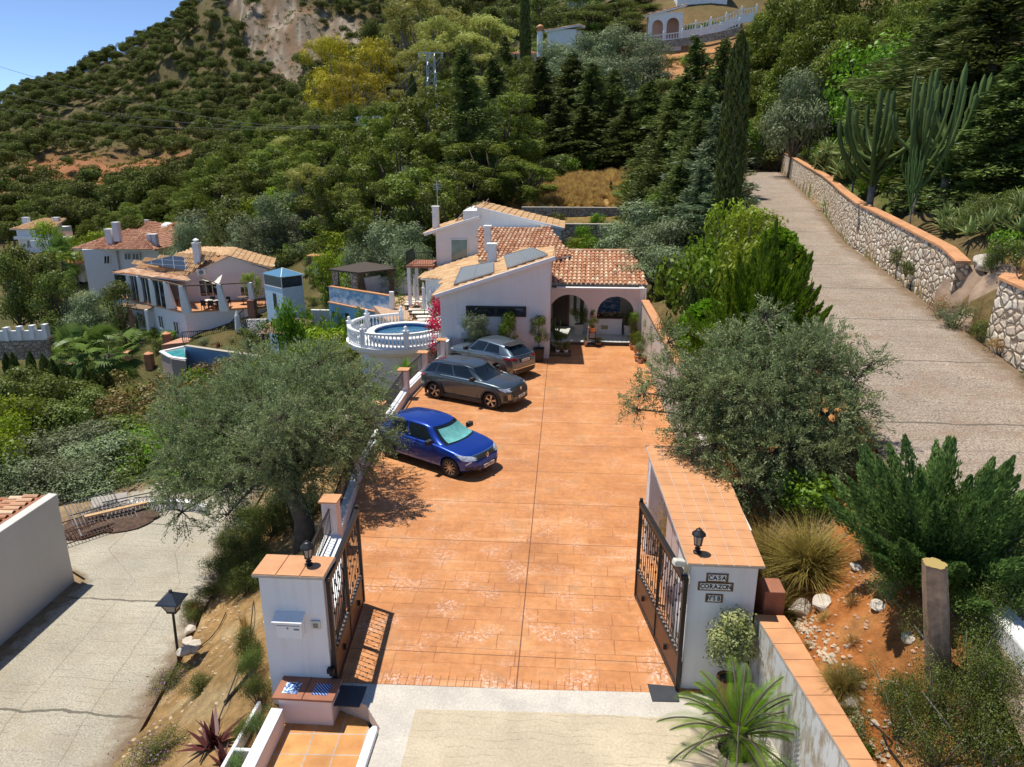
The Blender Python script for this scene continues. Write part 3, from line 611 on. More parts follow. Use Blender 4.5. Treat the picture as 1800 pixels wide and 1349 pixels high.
def f_tuft(lm,n,Ln,Wd,lean=.9,curl=.8,segs=3):
    """grass or strap leaves: arching blades"""
    def fn(nm,g):
        V=[];F=[];T=[]
        for i in range(n):
            a=g.uniform(0,6.28);ln=Ln*g.uniform(.55,1.1);ti=g.uniform(.05,lean);x0=g.normal(0,.05*Ln,2);p=np.r_[x0,0.0];d=np.array([math.cos(a)*math.sin(ti),math.sin(a)*math.sin(ti),math.cos(ti)]);s_=np.array([-math.sin(a),math.cos(a),0]);b0=len(V);t=g.uniform(.2,.9)
            for k in range(segs+1):
                wd=Wd*(1-(k/segs)**2*.92)/2;V+=[p-s_*wd,p+s_*wd];T+=[t,t];p=p+d*ln/segs;d=d+np.array([math.cos(a),math.sin(a),-1.0])*curl/segs*(k+1)/segs;d/=np.linalg.norm(d)
            for k in range(segs):F.append((b0+2*k,b0+2*k+1,b0+2*k+3,b0+2*k+2))
        return protomesh(nm,(np.array(V),np.array(F),np.array(T)),None,lm,None)
    return fn
mkproto("grassclump",2,f_tuft(L_MIXG,1500,1.45,.014,1.15,1.5,5))
mkproto("drytuft",3,f_tuft(L_DRY,220,.38,.012,1.2,.6))
mkproto("greentuft",2,f_tuft(L_SHRUB,260,.5,.014,1.1,.8))
mkproto("yucca",1,f_tuft(L_BRIGHT,130,.85,.06,1.75,.25,3))
mkproto("aloe",3,f_tuft(L_AGAVE,26,.62,.085,1.35,.55,4))
mkproto("maroonaloe",1,f_tuft(L_MAROON,40,.62,.10,1.7,.35,4))
def f_fan(nm,g):        # fan palm
    V=[];F=[];T=[];H=3.0
    for i in range(46):
        a=g.uniform(0,6.28);el=g.uniform(-.9,1.3);d=np.array([math.cos(a)*math.cos(el),math.sin(a)*math.cos(el),math.sin(el)]);c=np.array([0,0,H])+d*g.uniform(.9,1.4)
        s_=np.cross(d,[0,0,1.0]);s_/=np.linalg.norm(s_)+1e-6;u_=np.cross(s_,d);t=.25+.6*(el+.9)/2.2
        for k in range(17):
            b=-1.5+3.0*k/16;e=d*math.cos(b)+s_*math.sin(b)-u_*.12;e2=e+np.array([0,0,-.35]);q=np.cross(e,u_);q/=np.linalg.norm(q);b0=len(V);ln=.85*g.uniform(.85,1.1)
            V+=[c-q*.012,c+q*.012,c+e*ln*.6+q*.045,c+e*ln*.6-q*.045,c+e*ln*.6+e2*ln*.4];T+=[t]*5;F+=[(b0,b0+1,b0+2,b0+3),(b0+3,b0+2,b0+4,b0+4)]
        V_=len(V);V+=[np.array([0,0,H])-s_*.015,np.array([0,0,H])+s_*.015,c+s_*.015,c-s_*.015];T+=[.4]*4;F.append((V_,V_+1,V_+2,V_+3))
    F=[f if f[2]!=f[3]else(f[0],f[1],f[2],f[2])for f in F]
    F2=[f for f in F if len(set(f))==4];V=list(V)
    for f in F:
        if len(set(f))==3:V.append(V[f[2]]+np.array([0,0,.004]));T.append(T[f[2]]);F2.append((f[0],f[1],f[2],len(V)-1))
    mb=MB();mb.tube([(0,0,-.3),(0,0,1.5),(0,0,H)],[.24,.20,.26],10)
    return protomesh(nm,(np.array(V),np.array(F2),np.array(T)),mb,L_PALM,BARK)
mkproto("fanpalm",2,f_fan)
def f_feather(nfr,Ln,dens,wl,H=0.3,lm=None,droop=1.0,tr=.13):
    def fn(nm,g):       # cycad / feather palm fronds
        P=[];A=[];B=[];T=[];mb=MB();mb.tube([(0,0,-.1),(0,0,H)],[tr,tr*1.1],10)
        for i in range(nfr):
            a=i*2.4+g.normal(0,.15);el=1.25-1.25*(i/nfr)+g.normal(0,.08);p=np.array([0,0,H]);d=np.array([math.cos(a)*math.cos(el),math.sin(a)*math.cos(el),math.sin(el)]);ln=Ln*g.uniform(.85,1.1);side=np.array([-math.sin(a),math.cos(a),0]);t=g.uniform(.2,.75);pts=[p.copy()]
            for k in range(dens):
                f=k/dens;p=p+d*ln/dens;d=d+np.array([math.cos(a)*.1,math.sin(a)*.1,-1.0])*droop/dens*(.3+f*1.4);d/=np.linalg.norm(d);pts.append(p.copy())
                if f<.10:continue
                lw=wl*math.sin(math.pi*min(1,.15+f*.86))**.6
                for sg in(-1,1):
                    e=side*sg*.86+d*.5+np.array([0,0,.16]);e/=np.linalg.norm(e);q=np.cross(e,np.cross(d,e));q/=np.linalg.norm(q)+1e-6
                    P.append(p+e*lw/2);A.append(e*lw/2);B.append(d*.0065+np.array([0,0,.002]));T.append(np.clip(t+g.normal(0,.1),0,1))
            mb.tube(pts[::3]+[pts[-1]],[.012]*len(pts[::3])+[.004],4,False)
        return protomesh(nm,rhombs(np.array(P),np.array(A),np.array(B),np.array(T)),mb,lm or L_CYP,BARK)
    return fn
mkproto("cycad",1,f_feather(38,1.05,44,.17,.28,droop=1.25))
def f_jun(nm,g,lm=None,H=2.6,Rr=2.2,nb=64,L=.075,W=.028,n0=1500,up=.6):
    parts=[];mb=MB()
    for i in range(nb):      # ascending plumes
        a=g.uniform(0,6.28);q=g.uniform(.15,1);ln=g.uniform(.6,1.0);tip=np.array([math.cos(a)*Rr*q,math.sin(a)*Rr*q,H*(1.02-q*up)*ln]);b0=np.array([math.cos(a)*.1,math.sin(a)*.1,.1]);mid=(b0+tip)/2+np.array([0,0,-.12*Rr*q])
        n=int(n0*(.5+q));t=g.random(n)**.6;C_=(1-t)[:,None]**2*b0+2*(t*(1-t))[:,None]*mid+(t**2)[:,None]*tip
        wd=.34*np.interp(t,[0,.3,.7,1],[.6,1.0,.75,.08])*Rr/2.2;o_=unit(n,g)*(g.random(n)**.45*wd)[:,None];o_[:,2]*=.55
        dr=(tip-mid)/np.linalg.norm(tip-mid);parts.append(leafset(C_+o_,L,W,.15+.65*np.clip(o_[:,2]/.3+.4,0,1),np.tile(dr,(n,1))+o_*2.5,.45,g=g))
        mb.tube([b0,mid,tip*.9+mid*.1],[.035,.02,.005],5)
    return protomesh(nm,join(parts),mb,lm or L_JUN,BARK)
mkproto("juniper",1,f_jun)
mkproto("feathercypress",1,lambda nm,g:f_jun(nm,g,L_CYP,3.1,2.6,84,.10,.03,1300,.78))
def f_cactus(nm,g,H=7.0,arms=20,spread=1.8,ribs=5,bare=.28):
    mb=MB();th=bare*H;core=MB();core.tube([(0,0,-.3),(.03,0,th*.6),(0,0,th+.4)],[.17,.14,.14],8)
    V=[];F=[];T=[]
    def stem(pts,r):
        nonlocal V,F,T
        pts=[np.array(p,float)for p in pts];m=ribs*2;b0=len(V);n=len(pts);tt=g.uniform(.2,.8)
        for i,p in enumerate(pts):
            d=pts[min(i+1,n-1)]-pts[max(0,i-1)];d/=np.linalg.norm(d);x=np.cross(d,[.3,.9,.1]);x/=np.linalg.norm(x);y=np.cross(d,x)
            pinch=.78+.28*abs(math.sin(i*1.25+tt*6));rr=r*pinch*(1 if i<n-1 else.25)
            for k in range(m):
                a=2*math.pi*k/m;q=rr*(1.0 if k%2==0 else.42);V.append(p+x*math.cos(a)*q+y*math.sin(a)*q);T.append(tt+(.3 if k%2==0 else-.15))
        for i in range(n-1):
            for k in range(m):F.append((b0+i*m+k,b0+i*m+(k+1)%m,b0+(i+1)*m+(k+1)%m,b0+(i+1)*m+k))
    stem([(0,0,th+(H-th)*t)for t in np.linspace(0,1,16)],.125)
    for i in range(arms):
        a=i*2.4+g.normal(0,.2);z0=th+(H-th)*g.uniform(0,.38);rr=spread*g.uniform(.3,1);top=H*g.uniform(.72,1.0);c_,s_=math.cos(a),math.sin(a);pts=[]
        for t in np.linspace(0,1,16):
            q=rr*(1-(1-t)**2.6);pts.append((c_*q,s_*q,z0+(top-z0)*t**1.05))
        stem(pts,.10)
    return protomesh(nm,(np.array(V),np.array(F),np.clip(np.array(T),0,1)),core,L_CACT,BARKG)
mkproto("cactus",3,f_cactus)
# ------------------------------------------------------------------ woodland on the hillside
def region(name):
    return None
pts=[]
gx=np.arange(-560,260,6.3);gy=np.arange(150,780,6.3)
GX,GY=np.meshgrid(gx,gy);GX=(GX+RNG.uniform(-2.9,2.9,GX.shape)).ravel();GY=(GY+RNG.uniform(-2.9,2.9,GY.shape)).ravel()
rr_=np.hypot(GX,GY);aa=np.degrees(np.arctan2(GX,GY))+4.2
keep=(aa>-43)&(aa<6)&(rr_>215)&(rr_<700)
GX,GY,rr_,aa=GX[keep],GY[keep],rr_[keep],aa[keep]
def zone(lst):return sum(np.exp(-((GX-p[0])**2+(GY-p[1])**2)/(r*r))for p,r in[(aty(a,b_,D),r)for a,b_,D,r in lst])
bare=zone([(80,345,265,17),(150,330,280,20),(235,318,285,20),(320,300,290,13),(280,325,270,11),(60,320,300,12)])*.85+(zone(ROCKZ)>.5)*.8+zone([(400,100,440,26),(350,60,480,16),(250,120,490,12)])*.45
bare=np.clip(bare+.55*(vnoise(GX,GY,26,12)>.66)+.25*(rr_>330)*(vnoise(GX,GY,11,13)>.6),0,.95)
# the far half of the hill (hidden side) is left out
ok=(RNG.random(len(GX))>bare*.95+.06);GX,GY,rr_,aa=GX[ok],GY[ok],rr_[ok],aa[ok]
GZ=surf(GX,GY)
d_=np.stack([GX,GY,GZ+5-CAM_H],-1);zc=d_@_f;PX=900+FPX*(d_@_r)/zc;PY=674.5-FPX*(d_@_u)/zc
vis=(PX>-60)&(PX<980)&(PY>-60)
# occlusion: march the terrain towards the camera
for t in(0.3,.5,.65,.78,.86,.92,.96):vis&=surf(GX*t,GY*t,True)<CAM_H+(GZ+9-CAM_H)*t
GX,GY,GZ,rr_,PX,PY=[q[vis]for q in(GX,GY,GZ,rr_,PX,PY)]
order=np.argsort(rr_);near_i,far_i=order[:250],order[250:]
for i in near_i:
    e=plant("farpine","hillside_pine",(float(GX[i]),float(GY[i]),float(GZ[i])-.3),rnd.uniform(7,10.5),rnd.uniform(6.5,9.5),"round crowned pine in the wood on the lower slope behind the villas","tree","pines on the lower hillside")
# everything farther up: one wood (geometry nodes instances)
def scatter(name,P,S_,R_,protos,label):
    me=bpy.data.meshes.new(name);me.from_pydata([tuple(p)for p in P],[],[])
    for nm_,arr in(("sc",S_),("rt",R_)):
        a_=me.attributes.new(nm_,'FLOAT','POINT');a_.data.foreach_set("value",np.asarray(arr,dtype=np.float32))
    o=bpy.data.objects.new(name,me);COL.objects.link(o)
    ng=bpy.data.node_groups.new(name,'GeometryNodeTree');ng.interface.new_socket("Geometry",in_out='INPUT',socket_type='NodeSocketGeometry');ng.interface.new_socket("Geometry",in_out='OUTPUT',socket_type='NodeSocketGeometry')
    N=ng.nodes;Lk=ng.links;gi=N.new("NodeGroupInput");go=N.new("NodeGroupOutput");jn=N.new("GeometryNodeJoinGeometry")
    idn=N.new("GeometryNodeInputIndex");md=N.new("ShaderNodeMath");md.operation='MODULO';md.inputs[1].default_value=len(protos);Lk.new(idn.outputs[0],md.inputs[0])
    at1=N.new("GeometryNodeInputNamedAttribute");at1.data_type='FLOAT';at1.inputs[0].default_value="sc"
    at2=N.new("GeometryNodeInputNamedAttribute");at2.data_type='FLOAT';at2.inputs[0].default_value="rt"
    cx=N.new("ShaderNodeCombineXYZ");Lk.new(at2.outputs["Attribute"],cx.inputs[2])
    for k,me_ in enumerate(protos):
        po=bpy.data.objects.new(name+"_source",me_);oi=N.new("GeometryNodeObjectInfo");oi.inputs[0].default_value=po;oi.inputs[1].default_value=True
        ip=N.new("GeometryNodeInstanceOnPoints");Lk.new(gi.outputs[0],ip.inputs["Points"]);Lk.new(oi.outputs["Geometry"],ip.inputs["Instance"])
        cmp_=N.new("FunctionNodeCompare");cmp_.data_type='FLOAT';cmp_.operation='EQUAL';Lk.new(md.outputs[0],cmp_.inputs[0]);cmp_.inputs[1].default_value=k;cmp_.inputs["Epsilon"].default_value=.1
        Lk.new(cmp_.outputs[0],ip.inputs["Selection"]);Lk.new(at1.outputs["Attribute"],ip.inputs["Scale"]);Lk.new(cx.outputs[0],ip.inputs["Rotation"]);Lk.new(ip.outputs[0],jn.inputs[0])
    Lk.new(jn.outputs[0],go.inputs[0]);mo=o.modifiers.new("scatter",'NODES');mo.node_group=ng;tag(o,label[0],label[1],None,"stuff");return o
P=np.stack([GX,GY,GZ-.3],-1)[far_i]
scatter("pine_wood",P,RNG.uniform(.95,1.5,len(P)),RNG.uniform(0,6.28,len(P)),[p["crown"]for p in PROTO["farpine"]],("dense pine wood covering the mountainside up to the ridge","wood"))
# understorey scrub on the hill
k=RNG.random(len(GX))<1;n=5200;q=RNG.uniform(0,1,n);A_=np.radians(RNG.uniform(-43,2,n)-4.2);Rr=205+330*q**.8;SX,SY=np.sin(A_)*Rr,np.cos(A_)*Rr
P=np.stack([SX,SY,surf(SX,SY)-.3],-1)
scatter("hill_scrub",P,RNG.uniform(.6,1.5,n),RNG.uniform(0,6.28,n),[protomesh("scrub",blobcrown([((0,0,.4),1.1),((.9,.3,.3),.8)],45,.5,.25),None,L_PINEF,None)["crown"]],("low scrub between the pines on the mountainside","scrub"))
# umbrella pines on the skyline
for px,top,D,w_ in((245,58,524,9),(262,53,520,9),(180,97,548,8),(162,108,552,10),(226,90,530,10),(205,96,535,10),(112,132,575,9),(88,138,580,8),(50,150,598,9),(8,168,620,7),(30,160,605,7),(277,56,508,6),(320,42,492,8),(335,30,488,8),(350,15,485,9),(372,14,478,9),(395,0,470,9),(408,-6,466,10)):
    tree("farpine","umbrella_pine",px,top,D,w_,"umbrella shaped pine standing on the skyline of the mountain","skyline pines",1.0)
# ------------------------------------------------------------------ trees that can be told apart
ORD=["leftmost","second from the left","third from the left","fourth from the left","fifth from the left","sixth from the left","sixth from the right","fifth from the right","fourth from the right","third from the right","second from the right","rightmost"]
def TT(rows,kind,name,label,group,cat="tree"):
    k_={"conifer":1.4,"spruce":1.3,"olive":1.15}.get(kind,1.0)
    n_=len(rows);od=sorted(range(n_),key=lambda i:rows[i][0])
    for i_,r_ in enumerate(rows):
        rk=od.index(i_);lb=label if n_>11 else label+", "+(ORD[rk]if rk<(n_+1)//2 else ORD[12-(n_-rk)]);lb=" ".join(lb.split()[-16:])if len(lb.split())>16 else lb
        tree(kind,name,r_[0],r_[1],r_[2],r_[3]*k_ if len(r_)>3 else None,lb,group,cat=cat)
TT([(735,-16,162,15),(795,10,162,14),(848,24,160,14),(696,26,172,13),(770,28,152,12),(870,40,168,12),(720,85,150,11),(820,55,150,12),(765,70,146,10),(690,80,160,11),(838,95,146,10)],"euc","eucalyptus_tree","tall pale yellow green eucalyptus in the stand behind the first pylon","eucalyptus stand")
TT([(590,58,158,12),(560,62,165,11),(640,76,154,12),(668,62,160,11),(622,105,148,10),(600,130,140,10),(655,125,140,10),(572,130,145,9),(690,120,158,9)],"gold","golden_acacia","loose golden yellow tree in the stand left of the pylon","golden trees")
TT([(824,78,70,7),(868,100,90,7)],"conifer","dark_conifer","tall very dark conical tree rising behind the villa roof","dark conifers behind the roof")
tree("conifer","dark_conifer",885,62,135,10,"dark conifer left of the tall thin cypress",None,.2)
tree("cypress","italian_cypress",925,-24,150,2.6,"tall pencil thin cypress in front of the hilltop house",None,.2,parts=("crown","trunk"))
tree("cypress","italian_cypress",908,94,150,1.3,"short thin cypress beside the tall pencil cypress",None,.2)
tree("cypress","italian_cypress",728,128,125,2.0,"narrow dark cypress below the pylon",None,.2)
tree("cypress","italian_cypress",454,328,105,1.3,"small thin cypress among the olives above the white villa",None,.2)
TT([(765,148,80,9.5),(900,160,76,8.5),(702,222,72,9.5),(642,222,78,9.5),(590,288,72,8.5),(735,292,63,8),(852,245,66,9),(920,285,64,6.5),(800,296,59,7),(660,318,60,7.5)],"bigpine","pine_tree","big full crowned pine right behind the main house","pines behind the main house")
TT([(560,245,100,10),(480,252,105,10),(432,298,98,9),(522,298,92,9),(612,212,108,10),(556,188,122,10),(682,178,100,9),(500,215,128,10),(400,300,112,8)],"bigpine","pine_tree","large billowing pine on the slope above the white villa","large pines above the villa")
TT([(480,258,118,9),(520,225,135,9),(440,300,108,8),(560,250,112,8.5),(530,290,98,8),(400,290,140,8),(430,250,150,8),(480,215,165,9),(590,215,125,8),(600,275,92,8),(380,310,130,7),(350,275,170,8),(330,345,128,7),(300,350,150,7),(505,330,88,6),(350,330,125,6),(640,200,130,9),(560,190,150,8),(520,185,170,9),(600,180,155,8),(450,190,200,9),(680,170,140,8),(660,215,110,8)],"pine","pine_tree","mid green pine on the slope above the white villa","pines above the villa")
TT([(260,350,175,8),(220,355,180,8),(180,365,170,7),(130,360,185,8),(90,365,190,8),(40,350,200,9),(10,360,190,8),(150,385,150,7),(290,378,135,6),(240,378,140,6),(60,350,205,8),(200,375,150,6),(325,372,120,6)],"pine","pine_tree","pine standing just above the tiled roofs of the far houses","pines above the far houses")
TT([(960,98,90,8),(1000,90,96,8),(1042,108,86,8),(1078,120,85,7),(1150,138,82,7),(1108,170,82,6.5),(985,170,84,7),(1030,185,82,6.5)],"conifer","cedar_tree","dark layered cedar in the row below the hilltop balustrade","cedars on the upper slope")
TT([(1242,58,62,7),(1206,125,60,7),(1276,62,58,5),(1178,195,56,6),(1226,205,50,6),(1200,282,47,5),(1160,230,60,5),(1255,150,54,5.5)],"conifer","cedar_tree","dark green layered conifer left of the big cypress column","conifers left of the cypress")
TT([(1280,175,47,6.0),(1235,290,44,4.6),(1268,300,43,4.2)],"spruce","blue_cedar","blue green cedar with flat branches beside the big cypress column","blue cedars by the upper road")
tree("cypress","italian_cypress",1306,50,41.5,1.75,"very tall dense cypress column standing beside the upper road",None,.5)
TT([(1040,52,136,10),(1090,38,138,11),(1130,58,136,10),(975,66,142,9),(1005,72,132,9),(1160,90,128,8),(1090,90,122,9),(1030,100,110,9),(985,100,115,8),(1110,60,150,10),(1060,95,128,9),(1150,70,130,7)],"olive","olive_tree","large grey green olive on the hilltop slope below the white houses","hilltop olives")
TT([(1008,18,168,9),(1050,8,170,10),(1088,2,168,9),(1112,22,160,8),(1020,-10,185,12),(1080,-22,190,12),(1120,-12,180,10),(950,-10,200,11),(985,8,175,9),(1040,20,165,9),(900,10,210,10),(1140,10,170,8)],"darkbroad","broadleaf_tree","dark broad tree behind the hilltop houses","trees behind the hilltop houses")
TT([(1385,-50,120,12),(1430,-60,110,12),(1365,60,118,10),(1400,50,105,9),(1480,-60,95,11),(1540,-40,90,10),(1345,20,140,10),(1500,20,85,9),(1590,0,80,8),(1340,120,112,9),(1385,120,104,9),(1620,-50,85,9)],"pine","pine_tree","tall olive green pine in the wood to the right of the hilltop balustrade","pines right of the balustrade")
TT([(1440,105,92,8),(1470,70,88,8),(1405,110,82,7),(1430,150,94,9),(1395,165,100,9)],"olive","olive_tree","grey green olive in the wood behind the road lantern","olives behind the lantern")
tree("broad","broadleaf_tree",1548,52,68,9.5,"bright green rounded tree behind the tall cactuses",None,.2)
tree("broad","broadleaf_tree",1595,50,74,8.5,"second bright green tree, right behind the rounded one above the cactuses",None,.2)
TT([(1700,-60,48,9),(1780,-40,42,9),(1650,-10,56,8),(1800,100,36,7),(1740,80,44,7.5),(1640,60,58,6),(1700,130,46,6)],"conifer","dark_conifer","huge dark drooping conifer filling the top right corner","dark conifers in the top right")
TT([(1135,345,47,5.5),(1175,380,42,4.6),(1110,385,50,4.5),(1155,425,40,4.0)],"olive","olive_tree","grey green olive right behind the tiled porch roof","olives behind the porch")
TT([(1120,290,60,4.5),(1170,320,52,4),(1100,330,64,3.5)],"broad","broadleaf_tree","small green tree beside the dry grass slope","trees by the dry slope")
TT([(1165,460,36.5,.8),(1186,464,35.2,.85)],"cypress","small_cypress","short dark cypress beside the porch end wall","paired cypresses by the porch")
tree("cypress","small_cypress",1214,497,27.5,.75,"single dark cypress in front of the bright hedge",None,.3)
# left side, around the villas
TT([(345,362,88,7),(320,385,84,5),(375,380,86,6)],"olive","olive_tree","tall grey olive behind the solar panel roof","olives behind the white villa")
TT([(450,370,82,6.5),(425,395,80,5)],"olive","olive_tree","rounded grey olive right of the villa chimney","olives right of the villa")
TT([(700,378,56,5.5),(655,380,60,5.5),(640,420,56,4),(715,420,52,3.6),(680,440,54,3.5),(560,345,88,6),(520,370,84,5)],"olive","olive_tree","silver green olive left of the main house","olives left of the main house")
TT([(590,405,66,5),(610,440,58,3.6),(575,440,62,3.5)],"yellow","lemon_tree","bright yellow green bushy tree above the pergola","bright trees above the pergola")
TT([(610,330,82,6),(565,375,76,5),(640,350,72,5)],"darkbroad","broadleaf_tree","dark leafy tree between the villa and the main house","dark trees between the houses")
TT([(30,425,78,6.5),(70,440,74,6),(5,440,72,5),(95,470,70,5)],"darkbroad","broadleaf_tree","dark green garden tree in front of the far left house","garden trees at the far left")
TT([(125,412,105,6),(165,405,110,6),(190,398,118,5),(215,400,122,5),(80,385,130,6)],"yellow","citrus_tree","yellow green tree between the two far houses","yellow trees between the far houses")
tree("fanpalm","fan_palm",98,408,98,5,"small fan palm in front of the far left house",None,.2)
TT([(160,508,68,5.5),(130,520,70,4)],"olive","olive_tree","low rounded olive left of the glazed villa terrace","olives by the glazed terrace")
tree("darkbroad","broadleaf_tree",203,490,67,3.5,"dark round shrub against the glazed villa terrace",None,.2)
tree("fanpalm","fan_palm",178,560,51,5.2,"large fan palm with a thick trunk below the villa",None,.3)
tree("fanpalm","fan_palm",128,565,54,4.4,"smaller fan palm behind the large one",None,.3)
tree("yellow","citrus_tree",440,478,67.5,2.2,"small dark orange tree on the villa terrace",None,.1,base=-4.6)
tree("broad","ornamental_tree",505,515,48.5,3.6,"thin airy tree in front of the glass topped tower",None,.2)
TT([(565,572,46,4),(590,585,44,3.5),(530,600,45,3),(605,600,43,3),(550,610,43,2.6),(505,622,46,2.4)],"yellowbush","hedge_bush","bright yellow green hedge bush left of the round terrace","hedge below the round terrace","bush")
TT([(560,545,50,2.6),(600,530,49,2.4),(585,560,47,2.2),(630,540,46,2),(535,560,50,2.2)],"brightbush","garden_bush","leafy green bush below the painted blue wall","bushes below the blue wall","bush")
TT([(400,628,44,4.6),(365,632,42,3.6),(422,650,41,2.8)],"bronze","bronze_leaved_tree","bronze brown leaved tree in front of the blue garden wall","bronze trees by the blue wall")
TT([(250,660,36,4.6),(300,700,31,4.2),(215,690,33,4),(280,650,39,3.6),(340,660,36,3.8),(190,650,40,3.4),(330,740,27,3.4)],"bronze","bronze_leaved_tree","sparse bronze leaved tree in the thicket on the lower left","bronze trees in the thicket")
TT([(395,690,29,4.2),(360,730,26,3.6),(330,640,40,3),(420,760,25,3),(345,800,24.5,2.6),(260,780,27,3.2)],"brightbush","garden_bush","fresh green bush between the bronze trees and the big olive","green bushes beside the big olive","bush")
TT([(30,640,36,3.6),(80,655,35,3.4),(130,665,36,3.2),(0,660,33,3.4),(165,680,34,3),(60,700,30,3.4),(110,705,30,3.2),(210,730,29,3)],"darkbroad","thicket_tree","dark green tree in the thicket at the left edge","thicket trees at the left edge")
TT([(60,755,26.5,4.2),(130,745,27,4.2),(185,765,25.5,3.8),(95,800,23.8,3.4),(225,790,25.5,3.2),(30,800,24,3.4),(160,815,24,3),(235,835,24.5,2.4)],"olive","olive_tree","grey green olive behind the white garage","olives behind the garage")
TT([(15,690,29,3.6),(-10,750,25,3.4),(30,720,27,2.6)],"yellow","yellow_green_tree","bright yellow green tree at the left picture edge","yellow green trees at the left edge")
for i in range(13):tree("cypress","hedge_cypress",8+i*14.5+rnd.uniform(-3,3),612+i*3.2+rnd.uniform(-8,8),43-i*.3,.9,"narrow cypress in the hedge row at the left edge","cypress hedge row")
# fill the belts between the named rows with further single trees, and the ground with undergrowth
def clear(x,y):
    if 0<x+12<17 and 33<y<62:return False
    if-52<x<-13 and 46<y<80 and y<84+.15*x:return False
    if-72<x<-44 and 86<y<112:return False
    if-130<x<-100 and 135<y<172:return False
    p=[(q[0],q[1],r_)for q,r_ in((aty(1020,345,65),9),(aty(1060,325,70),9),(aty(975,350,64),6))]
    return not any((x-a)**2+(y-b)**2<r_*r_ for a,b,r_ in p)
n_=0
while n_<92:
    y=rnd.uniform(92,138);x=rnd.uniform(-.42*y-8,-.01*y-2)
    if not clear(x,y):continue
    plant("pine","pine_tree",(x,y,gz(x,y)-.3),rnd.uniform(6,10.5),rnd.uniform(6,9),"green pine in the unbroken pine belt behind the houses","tree","pines filling the belt");n_+=1
n_=0
while n_<36:
    y=rnd.uniform(76,150);x=rnd.uniform(-.42*y-8,-.01*y-2)
    if not clear(x,y):continue
    plant(rnd.choice(["darkbroad","olive","yellow","broad","euc"]),"woodland_tree",(x,y,gz(x,y)-.3),rnd.uniform(6,9.5),rnd.uniform(5.5,8),"lighter leafy tree growing among the pines behind the houses","tree","leafy trees in the pine belt");n_+=1
n_=0
while n_<55:
    y=rnd.uniform(95,215);x=rnd.uniform(-.62*y,-.34*y)
    if not clear(x,y):continue
    plant("pine","pine_tree",(x,y,gz(x,y)-.3),rnd.uniform(5,8),rnd.uniform(5.5,8),"green pine on the low ground behind the left villas","tree","pines behind the left villas");n_+=1
n_=0
while n_<60:
    y=rnd.uniform(95,150);x=rnd.uniform(.0*y,.36*y)
    if y>128 and x>8:continue
    k_=rnd.choice(["olive","darkbroad","broad","olive"]);plant(k_,"hillside_tree",(x,y,gz(x,y)-.3),rnd.uniform(4.5,7),rnd.uniform(5,7.5),"leafy tree on the steep slope below the hilltop terraces","tree","trees below the hilltop terraces");n_+=1
def under(name,n,fx,fy,sc,lab,protos,z=-.25):
    xs_,ys_=[],[]
    while len(xs_)<n:
        y=fy();x=fx(y)
        if clear(x,y):xs_.append(x);ys_.append(y)
    P=np.stack([xs_,ys_,surf(np.array(xs_),np.array(ys_))+z],-1);scatter(name,P,RNG.uniform(*sc,n),RNG.uniform(0,6.28,n),protos,lab)
und=lambda k_:[p["crown"]for p in PROTO[k_]]
under("undergrowth",2600,lambda y:rnd.uniform(-.66*y,.04*y),lambda:rnd.uniform(62,235),(.7,1.7),("low green undergrowth covering the slopes behind the houses","undergrowth"),und("bush")+und("brightbush")+und("greybush"))
under("thicket",620,lambda y:rnd.uniform(-.72*y,-.36*y-1),lambda:rnd.uniform(25,46),(.7,1.5),("dense mixed thicket filling the hollow at the lower left","undergrowth"),und("bush")+und("brightbush")+und("greybush")+und("finebush"))
under("slope_scrub",900,lambda y:rnd.uniform(float(np.interp(y,UP[:,0],UP[:,2]))+2.5,.62*y+6),lambda:rnd.uniform(45,150),(.7,1.5),("green scrub under the trees right of the upper road","undergrowth"),und("bush")+und("brightbush"))
pts_=[]
while len(pts_)<1500:
    p=rnd.choice(((1020,345,65),(975,350,65),(1075,335,67),(1050,318,72),(1000,315,72),(560,450,92)));q=aty(*p);pts_.append((q[0]+rnd.gauss(0,3),q[1]+rnd.gauss(0,3.2)))
P=np.array(pts_);P=P[P[:,1]>61.2];scatter("dry_grass",np.c_[P,surf(P[:,0],P[:,1])-.02],RNG.uniform(.8,1.9,len(P)),RNG.uniform(0,6.28,len(P)),und("drytuft"),("straw coloured cut grass on the dry slope behind the house","grass"))
